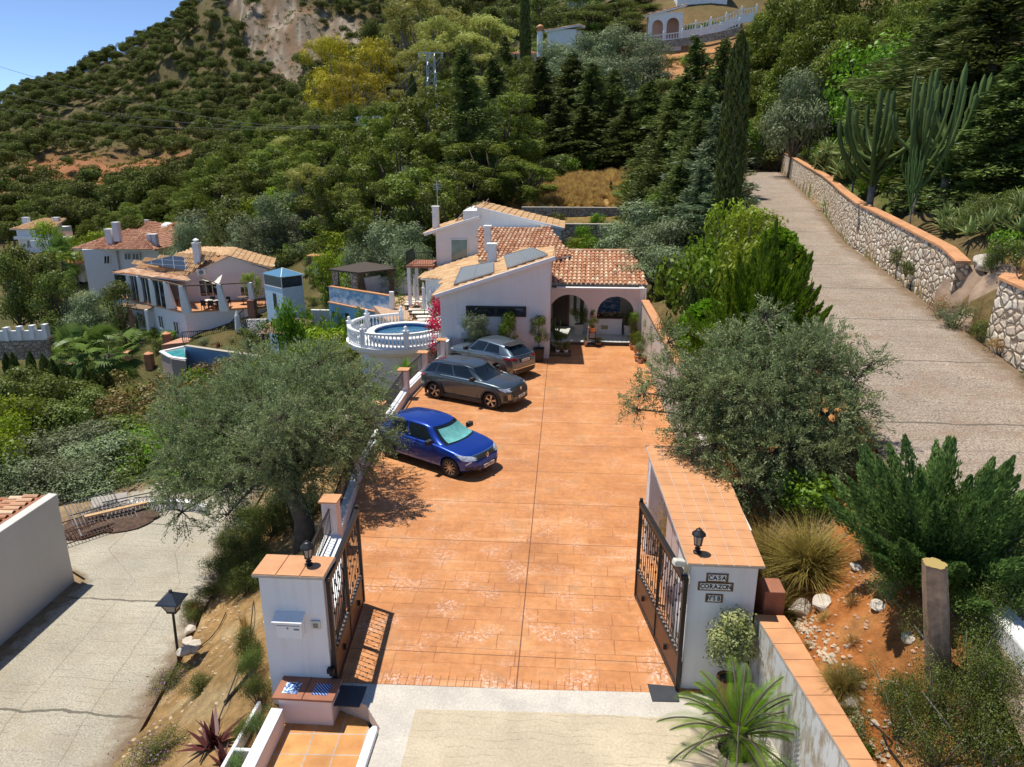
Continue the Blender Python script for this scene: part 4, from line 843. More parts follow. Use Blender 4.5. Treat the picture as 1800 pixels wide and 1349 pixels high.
# ------------------------------------------------------------------ building helpers
def inpoly(px,py,poly):
    c=False;j=len(poly)-1
    for i in range(len(poly)):
        if(poly[i][1]>py)!=(poly[j][1]>py)and px<(poly[j][0]-poly[i][0])*(py-poly[i][1])/(poly[j][1]-poly[i][1])+poly[i][0]:c=not c
        j=i
    return c
def plane3(p,q,r_):
    p,q,r_=map(Vector,(p,q,r_));n=(q-p).cross(r_-p);n=n if n.z>0 else-n;n.normalize()
    return lambda x,y:p.z-(n.x*(x-p.x)+n.y*(y-p.y))/n.z
def tiled(name,parent,poly,mat,tw=.25,tl=.40,slab=.10,edge=None,g=rnd,down=None,over=.03):
    """clay barrel tiles laid on a planar polygon; the slab under them is a part of its own"""
    P=[Vector(p)for p in poly];n=Vector((0,0,0))
    for i in range(len(P)):n+=P[i].cross(P[(i+1)%len(P)])
    n=n.normalized();n=n if n.z>0 else-n
    dn=Vector((0,0,-1));dn=(dn-n*dn.dot(n)).normalized()if down is None else Vector(down).normalized();u=n.cross(dn).normalized();o=P[0]
    q=[((p-o).dot(u),-(p-o).dot(dn))for p in P];s0,s1=min(a for a,b in q),max(a for a,b in q);t0,t1=min(b for a,b in q),max(b for a,b in q)
    mb=MB();V=[p+n*.012 for p in P];mb.tint=.12;mb.add(V,[tuple(range(len(V)))]);rr=tw*.36
    k=0;s_=s0+tw/2
    while s_<s1:
        t=t0+tl/2-over;coltint=g.gauss(0,.05)
        while t<t1:
            if inpoly(s_,min(max(t,t0+1e-3),t1-1e-3),q):
                mb.tint=min(1,max(.05,.52+coltint+g.gauss(0,.2)));c=o+u*(s_+g.gauss(0,.006))-dn*t;lo=c+dn*tl*.56;hi=c-dn*tl*.5;Vv=[]
                for(pp,r2,lift)in((lo,rr*1.12,.040),(hi,rr*.88,.008)):
                    for i in range(6):
                        a=math.pi*i/5;Vv.append(pp+u*math.cos(a)*r2+n*(math.sin(a)*r2*1.0+lift))
                mb.add(Vv,[(i,i+1,7+i,6+i)for i in range(5)]+[(0,5,4,3,2,1)])
            t+=tl
        s_+=tw
    r_=mb.build(name,mat,parent,smooth=False)
    sb=MB();sb.vprism([p-n*.003 for p in P],-n*slab);sb.build("roof_edge",edge or WHITE,parent)
    return r_
def ridge(parent,a,b,mat,r=.11,name="ridge_tiles"):
    mb=MB();a,b=Vector(a),Vector(b);n=max(1,int((b-a).length/.38))
    for i in range(n):
        mb.tint=min(1,max(0,rnd.gauss(.5,.2)));p,q=a.lerp(b,i/n),a.lerp(b,(i+1.08)/n);mb.tube([p,q],[r*1.1,r*.92],8)
    return mb.build(name,mat,parent)
def body(parent,foot,z0,top,mat=None,name="walls"):
    """walls under a sloping plane"""
    n=len(foot);V=[(x,y,z0)for x,y in foot]+[(x,y,top(x,y))for x,y in foot];mb=MB()
    mb.add(V,[tuple(range(n))[::-1],tuple(range(n,2*n))]+[(i,(i+1)%n,n+(i+1)%n,n+i)for i in range(n)]);return mb.build(name,mat or WHITE,parent)
def onplane(px,py,pl,Y0=20,Y1=80):
    """photo pixel -> point on a roof plane z=pl(x,y)"""
    for _ in range(60):
        Ym=(Y0+Y1)/2;p=aty(px,py,Ym)
        if p[2]>pl(p[0],p[1]):Y0=Ym
        else:Y1=Ym
    return p
def chimney(parent,x0,x1,y,z0,z1,cap=True,d=.45,mat=None):
    mb=MB();mb.box(x0,x1,y,y+d,z0,z1);o=mb.build("chimney",mat or WHITE,parent,bevel=.02)
    c=MB();c.box(x0-.05,x1+.05,y-.05,y+d+.05,z1,z1+.07);c.build("chimney_cap",TRIM,o,bevel=.015);return o
def window(parent,pts,frame=None,glass=None,fw=.06,depth=.05,bars=0,nrm=(0,-1,0)):
    """pts: 4 corners bottom-left, bottom-right, top-right, top-left on the wall"""
    P=[Vector(p)for p in pts];nv=Vector(nrm).normalized();f=MB()
    for a,b in((0,1),(1,2),(2,3),(3,0)):f.bar(P[a]+nv*depth*.4,P[b]+nv*depth*.4,fw,depth,nv)
    for k in range(bars):
        t=(k+1)/(bars+1);f.bar(P[0].lerp(P[1],t)+nv*depth*.4,P[3].lerp(P[2],t)+nv*depth*.4,fw*.7,depth*.8,nv)
    o=f.build("window",frame or TRIM,parent);g_=MB();g_.vprism([p+nv*.012 for p in P],-nv*.008);g_.build("pane",glass or GLASSD,o);return o
# ------------------------------------------------------------------ the main house
H_=E("main_house",(-3.2,38,0),"white villa with straw coloured tile roofs and arcade porch at the end of the driveway","house")
A0=plane3((-6.05,33.1,2.96),(-.5,33.1,4.78),(-6.05,47,2.96));zA=lambda x,y:A0(x,y)
pA=[(x,y,zA(x,y))for x,y in((-6.05,33.08),(-.45,33.08),(-.52,37.2),(-1.9,39.6),(-2.4,46.9),(-8.9,46.9),(-8.9,43.8),(-6.45,38.6))]
tiled("roof",H_,pA,TILE2,.22,.42)
body(H_,[(-5.84,33.3),(-.67,33.3),(-.67,37.1),(-2.05,39.5),(-2.5,46.8),(-8.6,46.8),(-8.6,44.0),(-6.2,38.9)],-1.2,lambda x,y:zA(x,y)-.11)
mb=MB();mb.bar((-6.05,33.06,zA(-6.05,33)+.02),(-.45,33.06,zA(-.45,33)+.02),.10,.17);mb.build("verge",TRIM,H_,bevel=.02)
for i in range(13):pass
# long black window
a,b_=aty(819,549,33.3),aty(924,547,33.3);z0,z1=2.02,2.42
f=MB();f.box(-4.62,-1.78,33.22,33.31,z0,z0+.09);f.box(-4.62,-1.78,33.22,33.31,z1,z1+.09);f.box(-4.62,-4.50,33.22,33.31,z0+.09,z1);f.box(-1.90,-1.78,33.22,33.31,z0+.09,z1);f.box(-3.27,-3.13,33.22,33.31,z0+.09,z1)
wd=f.build("window",BLACKM,H_);g_=MB();g_.box(-4.5,-3.27,33.27,33.29,z0+.09,z1);g_.box(-3.13,-1.9,33.27,33.29,z0+.09,z1);g_.build("pane",GLASSD,wd)
for(c4)in(((798,501),(867,480),(867,462),(811,472)),((892,472),(962,449),(936,437),(886,450))):
    q=[Vector(onplane(px,py,lambda x,y:zA(x,y)+.16))for px,py in c4]
    mb=MB();mb.vprism([p+Vector((0,0,.03))for p in q],(0,0,-.06))
    m_,nt_,bb=newmat("solar_collector");s3=sep(nt_,coords(nt_,(1,1,1)));ln=mth(nt_,'LESS_THAN',mth(nt_,'FRACT',mth(nt_,'MULTIPLY',s3[0],6.5)),.12)
    nt_.links.new(mixc(nt_,(0.19,0.22,0.24),(0.42,0.43,0.42),ln),bb.inputs["Base Color"]);bb.inputs["Roughness"].default_value=.3;bb.inputs["Specular IOR Level"].default_value=.7
    sp=mb.build("solar_panel",m_,H_);fr=MB()
    for i in range(4):fr.bar(q[i]+Vector((0,0,.04)),q[(i+1)%4]+Vector((0,0,.04)),.05,.05)
    fr.bar((q[0]+q[1])/2+Vector((0,0,.04)),(q[2]+q[3])/2+Vector((0,0,.04)),.03,.03);fr.build("panel_frame",simple("aluminium",(.5,.5,.5),.35,.8),sp)
    lg=MB();[lg.bar(p,(p.x,p.y,zA(p.x,p.y)),.04)for p in q];lg.build("panel_legs",MATS["aluminium"],sp)
# wing C
zC=plane3((0.2,40.6,4.02),(-1.0,45.6,4.98),(-5.5,45.6,4.9))
pC=[(x,y,zC(x,y))for x,y in((.30,40.4),(-1.0,45.6),(-5.45,45.6),(-4.75,39.5),(-1.2,39.5))];tiled("roof",H_,pC,TILE,.24,.42)
body(H_,[(-.1,40.7),(-1.2,47),(-5.3,47),(-4.65,40.3),(-1.4,39.8)],0,lambda x,y:zC(x,min(y,45.6))-.12)
# wing D
D1=plane3((-8.95,47,4.42),(-5.5,47,5.48),(-8.95,52,4.42));tiled("roof",H_,[(x,y,D1(x,y))for x,y in((-9.15,46.85),(-5.52,46.85),(-5.52,53),(-9.15,53))],TILE2,.22,.42)
body(H_,[(-8.40,47),(-5.5,47),(-5.5,52.8),(-8.40,52.8)],-.5,lambda x,y:D1(x,y)-.12,plaster("warm_white_plaster",(.79,.76,.74),amt=.05))
D2=plane3((-5.6,47,6.02),(-.3,47,4.80),(-5.6,52,6.02));tiled("roof",H_,[(x,y,D2(x,y))for x,y in((-5.66,46.85),(-.15,46.85),(-.15,52),(-5.66,52))],TILE2,.22,.42)
body(H_,[(-5.48,47),(-.35,47),(-.35,52),(-5.48,52)],2,lambda x,y:D2(x,y)-.12)
body(H_,[(-6.6,47.02),(-5.48,47.02),(-5.48,52),(-6.6,52)],4.8,lambda x,y:6.0-.12 if x>-6 else 5.85)
mb=MB();mb.bar((-9.15,46.83,D1(-9.15,47)+.03),(-5.5,46.83,D1(-5.5,47)+.03),.08,.15);mb.bar((-5.66,46.83,D2(-5.66,47)+.03),(-.15,46.83,D2(-.15,47)+.03),.08,.15);mb.build("verge",TRIM,H_,bevel=.02)
P4=[aty(px,py,46.97)for px,py in((793,466),(822,463),(822,421),(793,421))];window(H_,P4,TRIM,GLASSG,.05)
mb=MB();p0,p1=aty(802,386,48.5),aty(845,372,48.5)
for k in range(5):mb.bar((-7.2+k*.35,48.2,D1(-7.2,48)+.2+k*.13),(-6.7+k*.35,50.5,D1(-6.6,48)+.75+k*.13),.05)
mb.bar((-7.3,48.2,5.1),(-5.7,48.2,5.65),.05);mb.bar((-6.8,50.5,5.6),(-5.2,50.5,6.2),.05);mb.build("roof_frame",WOOD,H_)
chimney(H_,-8.78,-8.38,48,4.2,6.0);chimney(H_,-4.58,-4.22,41,3.2,5.42);chimney(H_,-4.13,-3.67,38.4,3.3,4.74,mat=BLUEW if False else None)
mb=MB();mb.tube([(-8.5,48.6,5.9),(-8.5,48.6,7.7)],.025,6)
for k in range(4):mb.bar((-8.75-.0*k,48.6,7.1+.11*k),(-8.2,48.6,7.1+.11*k),.018)
mb.bar((-8.5,48.3,7.2),(-8.5,49.0,7.25),.02);mb.build("antenna",simple("aluminium",(.5,.5,.5),.35,.8),H_)
mb=MB();c=Vector(aty(848,450,42.0));M3=Matrix.Rotation(R(60),3,'Z')@Matrix.Rotation(R(65),3,'Y');t_=MB();t_.lathe([(0.001,0),(.15,.015),(.28,.05),(.36,.095),(.355,.11),(.27,.065),(.001,.02)],(0,0,0),18)
mb.add([c+M3@Vector(v_)for v_ in t_.v],t_.f);mb.tube([c,c+Vector((-.1,.1,-.7))],.025,6);mb.build("satellite_dish",simple("dish_grey",(.35,.36,.38),.5),H_,smooth=True)
# wing B with the arcade
zB=plane3((0,37.1,2.99),(4,37.1,3.02),(0,41.4,4.02));tiled("roof",H_,[(x,y,zB(x,y))for x,y in((-.66,37.0),(4.22,37.0),(3.72,41.5),(-.66,41.5))],TILE,.235,.42)
ridge(H_,(-.6,41.5,zB(0,41.5)+.03),(3.75,41.5,zB(3.7,41.5)+.03),TILE)
CREAMW=plaster("cream_plaster",(0.64,0.60,0.46),amt=.1)
mb=MB();mb.box(-.66,3.74,37.35,37.55,2.52,2.86);mb.box(-.66,3.74,39.75,39.95,.1,3.3);mb.build("walls",CREAMW,H_)
mb=MB();mb.box(3.76,4.0,36.3,41.3,-.1,2.9);mb.box(1.05,1.3,38.35,39.75,.1,2.9);mb.build("walls",WHITE,H_)
def arcade():
    y0=36.32;zt=2.84;sp=1.58;o=[(-.665,.12)]
    def arch(cx,r):return[(cx-r,.12),(cx-r,sp)]+[(cx+r*math.cos(math.pi-t),sp+(r*.96)*math.sin(math.pi-t))for t in[math.pi*i/20 for i in range(1,20)]]+[(cx+r,sp),(cx+r,.12)]
    a1=arch(.24,.99);o=[(-.665,sp+.5)]+[p for p in a1 if p[0]>-.66 and not(p[0]<-.5 and p[1]<1.6)]
    o+=[(1.66,.12)]+arch(2.60,.93)[1:-1]+[(3.53,.12),(3.755,.12),(3.755,zt),(-.665,zt)]
    mb=MB();mb.vprism([(x,y0,z)for x,z in o],(0,.2,0));return mb.build("arcade",PINKW,H_)
arcade();mb=MB();mb.box(-.4,3.74,36.26,36.56,2.845,2.90);mb.build("coping",TRIM,H_)
mb=MB();[mb.box(x,x+.1,36.5,37.4,2.62,2.76)for x in(-.55,-.1,.35)];mb.build("rafters",WOOD,H_)
FLOORT=simple("pale_floor_tile",(.60,.62,.56),.35,var=.05,scale=2)
MB().prism([(-.66,36.02),(3.74,36.22),(3.74,39.74),(-.66,39.74)],-.1,.115).build("porch_floor",FLOORT,H_)
MB().prism([(-.66,35.96),(3.76,36.17),(3.76,36.215),(-.66,36.015)],-.1,.13).build("porch_step",WOOD,H_)
DOORB=simple("dark_door_wood",(.045,.022,.015),.5,var=.3,scale=8)
mb=MB();mb.box(-.62,.20,39.68,39.74,.12,2.35);mb.build("door",DOORB,H_);MB().box(.20,.28,39.62,39.74,.12,2.45).build("door_frame",simple("red_brown_wood",(.22,.07,.035),.6),H_)
mb=MB();mb.hexa([(.29,39.6,.12),(.85,38.9,.12),(.85,38.96,.12),(.29,39.66,.12),(.29,39.6,2.3),(.85,38.9,2.3),(.85,38.96,2.3),(.29,39.66,2.3)]);od=mb.build("open_door",TRIM,H_)
MB().hexa([(.5,39.32,.9),(.66,39.12,.9),(.66,39.14,.9),(.5,39.34,.9),(.5,39.32,2.0),(.66,39.12,2.0),(.66,39.14,2.0),(.5,39.34,2.0)]).build("door_panel",WOOD,od)
mb=MB();mb.box(2.9,3.75,37.3,37.36,2.86,2.99);mb.tube([(4.06,36.25,.1),(4.06,36.25,2.9)],.045,8);mb.build("downpipe",TRIM,H_)
mb=MB();mb.tube([(-.66,36.98,2.93),(4.2,36.98,2.95)],.07,8);mb.build("gutter",simple("grey_gutter",(.38,.37,.33),.5),H_)
# balcony on the left with columns
mb=MB();mb.box(-10.2,-8.42,45.8,48.6,2.36,2.5);mb.build("balcony_floor",TERRA_D,H_,bevel=.02)
mb=MB();mb.box(-10.15,-9.95,45.9,46.1,-.6,2.35);mb.box(-8.75,-8.5,45.9,46.1,-.6,2.35);mb.box(-9.95,-9.75,47.4,47.6,-.6,2.35);mb.box(-10.1,-9.95,48.3,48.5,-.6,2.35);mb.build("columns",WHITE,H_)
rl=MB();rl.bar((-10.15,45.85,3.35),(-8.45,45.85,3.35),.035);rl.bar((-10.15,45.85,3.35),(-10.15,48.5,3.35),.035);rl.bar((-10.15,45.85,2.58),(-8.45,45.85,2.58),.025)
for k in range(16):rl.bar((-10.15+k*.113,45.85,2.5),(-10.15+k*.113,45.85,3.35),.018)
for k in range(20):rl.bar((-10.15,45.85+k*.135,2.5),(-10.15,45.85+k*.135,3.35),.018)
rl.build("balcony_railing",BLACKM,H_)
mb=MB();mb.box(-8.42,-8.38,47.2,49.5,2.55,4.2);mb.build("side_window",GLASSD,H_)
mb=MB();mb.box(-8.42,-6.0,47.0,47.06,-.4,2.0);mb.build("ground_floor_glass",GLASSD,H_)
# things standing in and around the porch
def pot(px=None,loc=None,r=.18,h=.3,mat=None,name="plant_pot",label="",group=None,shape="round",cat="pot"):
    x,y,z=loc;e=E(name,(x,y,z),label,cat,group)
    mb=MB()
    if shape=="round":mb.lathe([(.001,0),(r*.72,0),(r*.98,h*.86),(r*1.1,h*.87),(r*1.1,h),(r*.92,h),(r*.9,h*.85),(.001,h*.84)],(x,y,z),16)
    else:mb.hexa([(x-r*.85,y-r*.85,z),(x+r*.85,y-r*.85,z),(x+r*.85,y+r*.85,z),(x-r*.85,y+r*.85,z),(x-r,y-r,z+h),(x+r,y-r,z+h),(x+r,y+r,z+h),(x-r,y+r,z+h)])
    mb.build("pot_body",mat or TERRA,e,smooth=False,bevel=.008);MB().prism([(x+r*.86*math.cos(a*.785),y+r*.86*math.sin(a*.785))for a in range(8)],z+h*.9,z+h+.006).build("soil",SHADE,e);return e
def potplant(kind,loc,h,w,plabel,cat="plant",name="potted_plant",group=None):
    return plant(kind,name,loc,h,w,plabel,cat,group)
CERW=simple("cream_ceramic",(.62,.60,.50),.5,var=.06)
pot(loc=(.80,37.9,.12),r=.24,h=.55,mat=CERW,shape="sq",label="cream square planter under the left arch");potplant("bush",(.80,37.9,.6),1.0,1.1,"leafy dark green plant in the cream planter under the left arch")
pot(loc=(3.42,37.9,.12),r=.24,h=.55,mat=CERW,shape="sq",label="cream square planter under the right arch");potplant("bush",(3.42,37.9,.6),.95,.9,"leafy dark plant in the cream planter under the right arch")
e=E("flower_planter",(2.35,38.1,.12),"long white masonry planter box below the seascape painting","planter");MB().box(1.42,3.08,37.85,38.35,.12,.98).build("planter_box",TRIM,e,bevel=.02);MB().box(1.36,3.12,37.8,38.4,.985,1.03).build("planter_rim",WOOD,e)
MB().box(1.98,2.34,37.83,37.852,.42,.62).build("vent",simple("old_gold",(.35,.30,.14),.6),e)
for i in range(9):plant("bush","flowering_plant",(1.55+i*.19,38.1+rnd.uniform(-.1,.1),1.0),.3,.34,"small plant with pale flowers in the white planter box","plant","plants in the white planter")
fl=MB()
for i in range(60):fl.sphere((rnd.uniform(1.45,3.05),rnd.uniform(37.88,38.2),rnd.uniform(1.12,1.36)),.022,5)
tag(fl.build("flowers",simple("pale_pink_petal",(.75,.55,.55),.7)),"loose pale blossoms over the white planter box","flowers",None,"stuff")
# seascape painting
m,nt,b=newmat("seascape_painting");v=coords(nt,(1,1,1),"Generated");sz=sep(nt,v)[2];n=noise(nt,coords(nt,(2.0,1,5.0)),2.2,7,.65)
sea=ramp(nt,n,[(.35,(.03,.10,.28)),(.52,(.10,.25,.48)),(.62,(.55,.68,.78)),(.75,(.8,.85,.88))]);skyc=ramp(nt,n,[(.4,(.35,.50,.66)),(.7,(.72,.78,.80))]);cc=mixc(nt,sea,skyc,ramp(nt,sz,[(.55,(0,0,0)),(.75,(1,1,1))]));cc=mixc(nt,cc,(.66,.62,.42),ramp(nt,sz,[(.915,(0,0,0)),(.92,(1,1,1))]))
nt.links.new(cc,b.inputs["Base Color"]);b.inputs["Roughness"].default_value=.5
p=aty(1051,555,39.72);tag(MB().box(1.86,3.06,39.70,39.745,.95,2.45).build("painting",m),"blue and white seascape painting on the porch back wall","painting")
tag(MB().box(1.84,3.08,39.6,39.74,2.47,2.53).build("picture_shelf",WOOD),"dark wooden shelf above the seascape painting","shelf")
tag(MB().box(3.25,3.42,39.66,39.74,2.1,2.3).build("wall_lamp",simple("grey_box",(.3,.3,.3),.5)),"small grey wall lamp right of the painting","lamp")
pot(loc=(1.85-.43,36.24,1.35),r=.10,h=.2,label="small hanging terracotta pot on the pillar between the arches");potplant("brightbush",(1.42,36.24,1.53),.28,.26,"small green plant in the pot hung on the arcade pillar")
e=E("plant_stand",(1.45,35.95,0),"tiered dark plant stand in front of the arcade pillar","stand")
mb=MB();[mb.bar((1.45+dx,35.9+dy,0),(1.45+dx,35.9+dy,.72),.03)for dx in(-.16,.16)for dy in(-.1,.1)];mb.box(1.27,1.63,35.78,36.02,.7,.73);mb.box(1.27,1.63,35.78,36.02,.35,.38);mb.box(1.1,1.9,35.6,36.0,.03,.07);mb.build("stand_frame",BLACKM,e)
pot(loc=(1.45,35.9,.735),r=.21,h=.24,label="terracotta pot on top of the tiered plant stand");potplant("bush",(1.45,35.9,.95),.55,.75,"dark trailing plant in the pot on top of the stand")
pot(loc=(1.12,35.75,.075),r=.12,h=.24,mat=simple("pinkish_pot",(.5,.36,.31),.7),label="pale pink pot on the ground left of the plant stand");potplant("greentuft",(1.12,35.75,.28),.3,.35,"small spiky plant in the pale pink pot")
pot(loc=(1.75,35.8,.075),r=.15,h=.15,mat=WOOD,shape="sq",label="low wooden box planter at the foot of the stand");potplant("bush",(1.75,35.8,.2),.3,.5,"low green plant in the wooden box at the stand foot")
# bath tub planter and pots by the corner
e=E("bathtub_planter",(-.15,34.9,0),"old white bathtub used as planter beside the house corner","planter");t_=MB();t_.lathe([(.001,.12),(.22,.12),(.36,.3),(.42,.52),(.49,.53),(.49,.56),(.40,.555),(.34,.50),(.001,.46)],(0,0,0),20)
mb=MB();mb.add([(-.15+x*1.25,34.9+y*.8,z)for x,y,z in t_.v],t_.f);mb.build("tub",simple("white_enamel",(.72,.72,.72),.2),e,smooth=True);mb=MB();[mb.tube([(-.15+dx,34.9+dy,0),(-.15+dx,34.9+dy,.2)],.03,6)for dx in(-.28,.28)for dy in(-.15,.15)];mb.build("feet",BLACKM,e)
plant("brightbush","potted_plant",(-.15,34.9,.5),.42,1.0,"feathery green plant filling the bathtub","plant");plant("greentuft","potted_plant",(-.35,34.9,.5),.5,.7,"grassy green plant in the bathtub next to the wall","plant")
e=E("pot_crate",(-.15,33.9,0),"low dark crate with white pots next to the house corner","crate");mb=MB();mb.box(-.62,.38,33.72,34.12,.04,.09);[mb.box(-.62,.38,y,y+.03,.09,.2)for y in(33.72,34.1)];mb.build("crate_body",WOOD,e)
for x in(-.28,.12):pot(loc=(x,33.92,.092),r=.1,h=.2,mat=TRIM,label="small white pot in the crate, "+("left one" if x<0 else "right one"));plant("bush","potted_plant",(x,33.92,.27),.5,.55,"bushy herb in the "+("left" if x<0 else "right")+" white pot of the crate","plant")
plant("cactus","potted_cactus",(-.45,35.6,.0),1.5,.6,"pale green cactus beside the bathtub under the left arch","cactus")
# pots along the boundary wall
spec=[(3.45,35.3,.17,.26,"terracotta pot lying tilted at the foot of the boundary wall"),(3.62,34.7,.2,.34,"larger terracotta pot beside the boundary wall"),(3.7,33.9,.15,.24,"white washed pot against the boundary wall"),(3.62,33.2,.30,.30,"wide terracotta bowl by the boundary wall"),(3.55,32.8,.11,.2,"small whitish pot in front of the terracotta bowl"),(3.5,36.0,.14,.25,"terracotta pot right of the right arch")]
for i,(x,y,r_,h_,lb)in enumerate(spec):
    pot(loc=(x,y,0),r=r_,h=h_,label=lb,mat=[TERRA,TERRA,CERW,TERRA,simple("pinkish_pot",(.5,.36,.31),.7),TERRA][i]);plant(["bush","brightbush","bush","greybush","greentuft","bush"][i],"potted_plant",(x,y,h_*.8),[.7,.9,.9,.8,.3,1.4][i],[.6,.7,.6,.7,.3,.6][i],"green plant growing in the "+lb,"plant")
plant("brightbush","potted_plant",(3.62,35.9,1.2),.6,.5,"orange tinted plant hanging on the right end pillar of the arcade","plant")
# planters at the front wall of the house
pot(loc=(-1.15,32.85,0),r=.26,h=.62,mat=simple("anthracite_planter",(.03,.026,.024),.6),shape="sq",label="tall dark square planter at the right corner of the front wall")
plant("darkbroad","potted_tree",(-1.15,32.85,.5),1.75,.95,"slim potted ficus in the dark planter by the house corner","tree")
plant("olive","small_olive_tree",(-4.06,32.7,.3),2.1,1.75,"rounded young olive tree below the long black window","tree");plant("broad","small_tree",(-2.68,32.75,.4),2.0,1.25,"small bright green tree below the right half of the window","tree")
pot(loc=(-4.06,32.7,0),r=.24,h=.5,mat=TERRA_D,label="brown pot of the young olive behind the silver car");pot(loc=(-2.68,32.75,0),r=.24,h=.5,mat=TERRA_D,label="brown pot of the small green tree behind the silver car")
e=E("wall_cabinet",(-4.7,33.2,0),"white square utility cabinet on the house front wall","cabinet");MB().box(-5.02,-4.35,33.06,33.29,.95,1.65).build("cabinet_body",TRIM,e,bevel=.01);MB().box(-4.72,-4.66,33.1,33.2,.3,.94).build("pipe",WOOD,e)
# ------------------------------------------------------------------ pool terrace on the left of the house
TERF=simple("terrace_terracotta_floor",(.46,.30,.19),.7,var=.18,scale=3)
o=MB().prism([(-9.6,40.9),(-6.3,38.2),(-6.25,39),(-8.55,44.1),(-8.55,52),(-14,52),(-13.2,48),(-10.9,42.8)],-1.0,-.40).build("terrace_floor",TERF);tag(o,kind="structure")
PC=(-9.12,38.45);PR=2.78;pt=E("round_pool_terrace",(PC[0],PC[1],-4),"white round terrace on a drum with balusters and a raised round pool","terrace")
mb=MB();mb.lathe([(2.12,-4.6),(2.12,-.95),(2.3,-.93),(2.62,-.80),(2.82,-.6),(2.86,-.42),(2.86,-.36),(.01,-.36)],(*PC,0),64);mb.build("drum",WHITE,pt,smooth=False)
BAL=[]
def baluster(mb,x,y,z,h=.62,r=.062):mb.lathe([(r*.9,0),(r*.9,h*.06),(r*.55,h*.12),(r*1.1,h*.30),(r*1.05,h*.40),(r*.5,h*.66),(r*.45,h*.80),(r*.85,h*.88),(r*.85,h)],(x,y,z),8)
def balustrade(parent,path,z0,n_post=None,posts=(),step=.2,h=.62,sc=1.0,closed=False,finial=True,zf=None):
    """path: list of xy; z0 base or zf(i) per point; rails, balusters and posts are parts"""
    L=[0]
    for a,b in zip(path,path[1:]):L.append(L[-1]+math.dist(a,b))
    def pos(s_):
        k=max(0,min(len(path)-2,int(np.searchsorted(L,s_)-1)));t=(s_-L[k])/max(1e-6,L[k+1]-L[k]);zz=z0 if zf is None else zf[k]*(1-t)+zf[k+1]*t
        return path[k][0]*(1-t)+path[k+1][0]*t,path[k][1]*(1-t)+path[k+1][1]*t,zz
    zs=[z0]*len(path)if zf is None else zf
    for z1,w_,hh,nm in((.05,.15,.09,"bottom_rail"),(h+.14,.19,.10,"handrail")):
        mb=MB()
        for k in range(len(path)-1):mb.bar((*path[k],zs[k]+z1*sc),(*path[k+1],zs[k+1]+z1*sc),w_*sc,hh*sc)
        mb.build(nm,TRIM,parent)
    n=int(L[-1]/(step*sc));kids=[]
    for i in range(n):
        s_=(i+.5)*L[-1]/n
        if any(abs(s_-q*L[-1])<.12*sc for q in posts):continue
        x,y,z=pos(s_);kids.append((x,y,z))
    proto=None
    for i,(x,y,z)in enumerate(kids[:100]):
        if proto is None:mb=MB();baluster(mb,0,0,0,h*sc,.062*sc);proto=mb.build("baluster",TRIM,parent,smooth=True,local=True);o=proto
        else:o=proto.copy();COL.objects.link(o);o.parent=parent
        o.location=Vector((x,y,z+.095*sc))-wloc(parent)
    pp=None
    for q in posts:
        x,y,z=pos(q*L[-1])
        if pp is None:
            mb=MB();mb.box(-.11*sc,.11*sc,-.11*sc,.11*sc,0,(h+.30)*sc);mb.box(-.14*sc,.14*sc,-.14*sc,.14*sc,(h+.30)*sc,(h+.35)*sc)
            if finial:mb.lathe([(.05*sc,(h+.35)*sc),(.03*sc,(h+.39)*sc),(.075*sc,(h+.44)*sc),(.095*sc,(h+.50)*sc),(.075*sc,(h+.56)*sc),(.001,(h+.60)*sc)],(0,0,0),10)
            pp=mb.build("post",TRIM,parent,local=True);o=pp
        else:o=pp.copy();COL.objects.link(o);o.parent=parent
        o.location=Vector((x,y,z))-wloc(parent)
bl=E("pool_balustrade",(PC[0],PC[1],-.36),"white baluster railing curving round the raised round pool","balustrade")
path=[(PC[0]+2.68*math.cos(R(a)),PC[1]+2.68*math.sin(R(a)))for a in range(-12,-222,-6)]+[(-9.5,41.05)]
balustrade(bl,path,-.36,posts=(0.03,.23,.44,.645,.82,.997),step=.20)
pl=E("round_pool",(PC[0],PC[1],-.36),"raised round plunge pool with white coping and blue wall","pool")
BPOOL=simple("blue_pool_tile",(.06,.22,.50),.25,var=.15,scale=9)
x0,y0=PC[0]+.35,PC[1]+.2
MB().lathe([(1.88,-.355),(1.88,-.06),(1.80,-.06),(1.80,-.355)],(x0,y0,0),48,cap=False).build("pool_wall",BPOOL,pl)
MB().lathe([(1.72,-.058),(1.72,.01),(2.12,.01),(2.12,-.058)],(x0,y0,0),48,cap=False).build("coping",TRIM,pl)
MB().prism([(x0+1.79*math.cos(a*.131),y0+1.79*math.sin(a*.131))for a in range(48)],-.35,-.2).build("water",simple("pool_water",(.05,.15,.26),.05,var=.2,scale=2,spec=.6),pl)
# loungers
def lounger(name="sun_lounger"):
    e=E(name,(0,0,0),None,"sun lounger",None);fr=MB();fr.box(-.95,.95,-.32,-.28,.22,.27);fr.box(-.95,.95,.28,.32,.22,.27);fr.box(-.95,-.91,-.28,.28,.22,.27)
    for k in range(8):fr.box(-.9+k*.17,-.84+k*.17,-.28,.28,.235,.255)
    fr.build("frame",BLACKM,e)
    for sx,sy in((-.85,-.29),(-.85,.29),(.7,-.29),(.7,.29)):MB().box(sx-.025,sx+.025,sy-.025,sy+.025,0,.22).build("leg",BLACKM,e)
    c=MB();c.box(-.94,.28,-.29,.29,.275,.35);c.hexa([(.28,-.29,.275),(.9,-.29,.58),(.9,.29,.58),(.28,.29,.275),(.26,-.29,.35),(.86,-.29,.66),(.86,.29,.66),(.26,.29,.35)]);c.build("cushion",CREAM,e,bevel=.02);return e
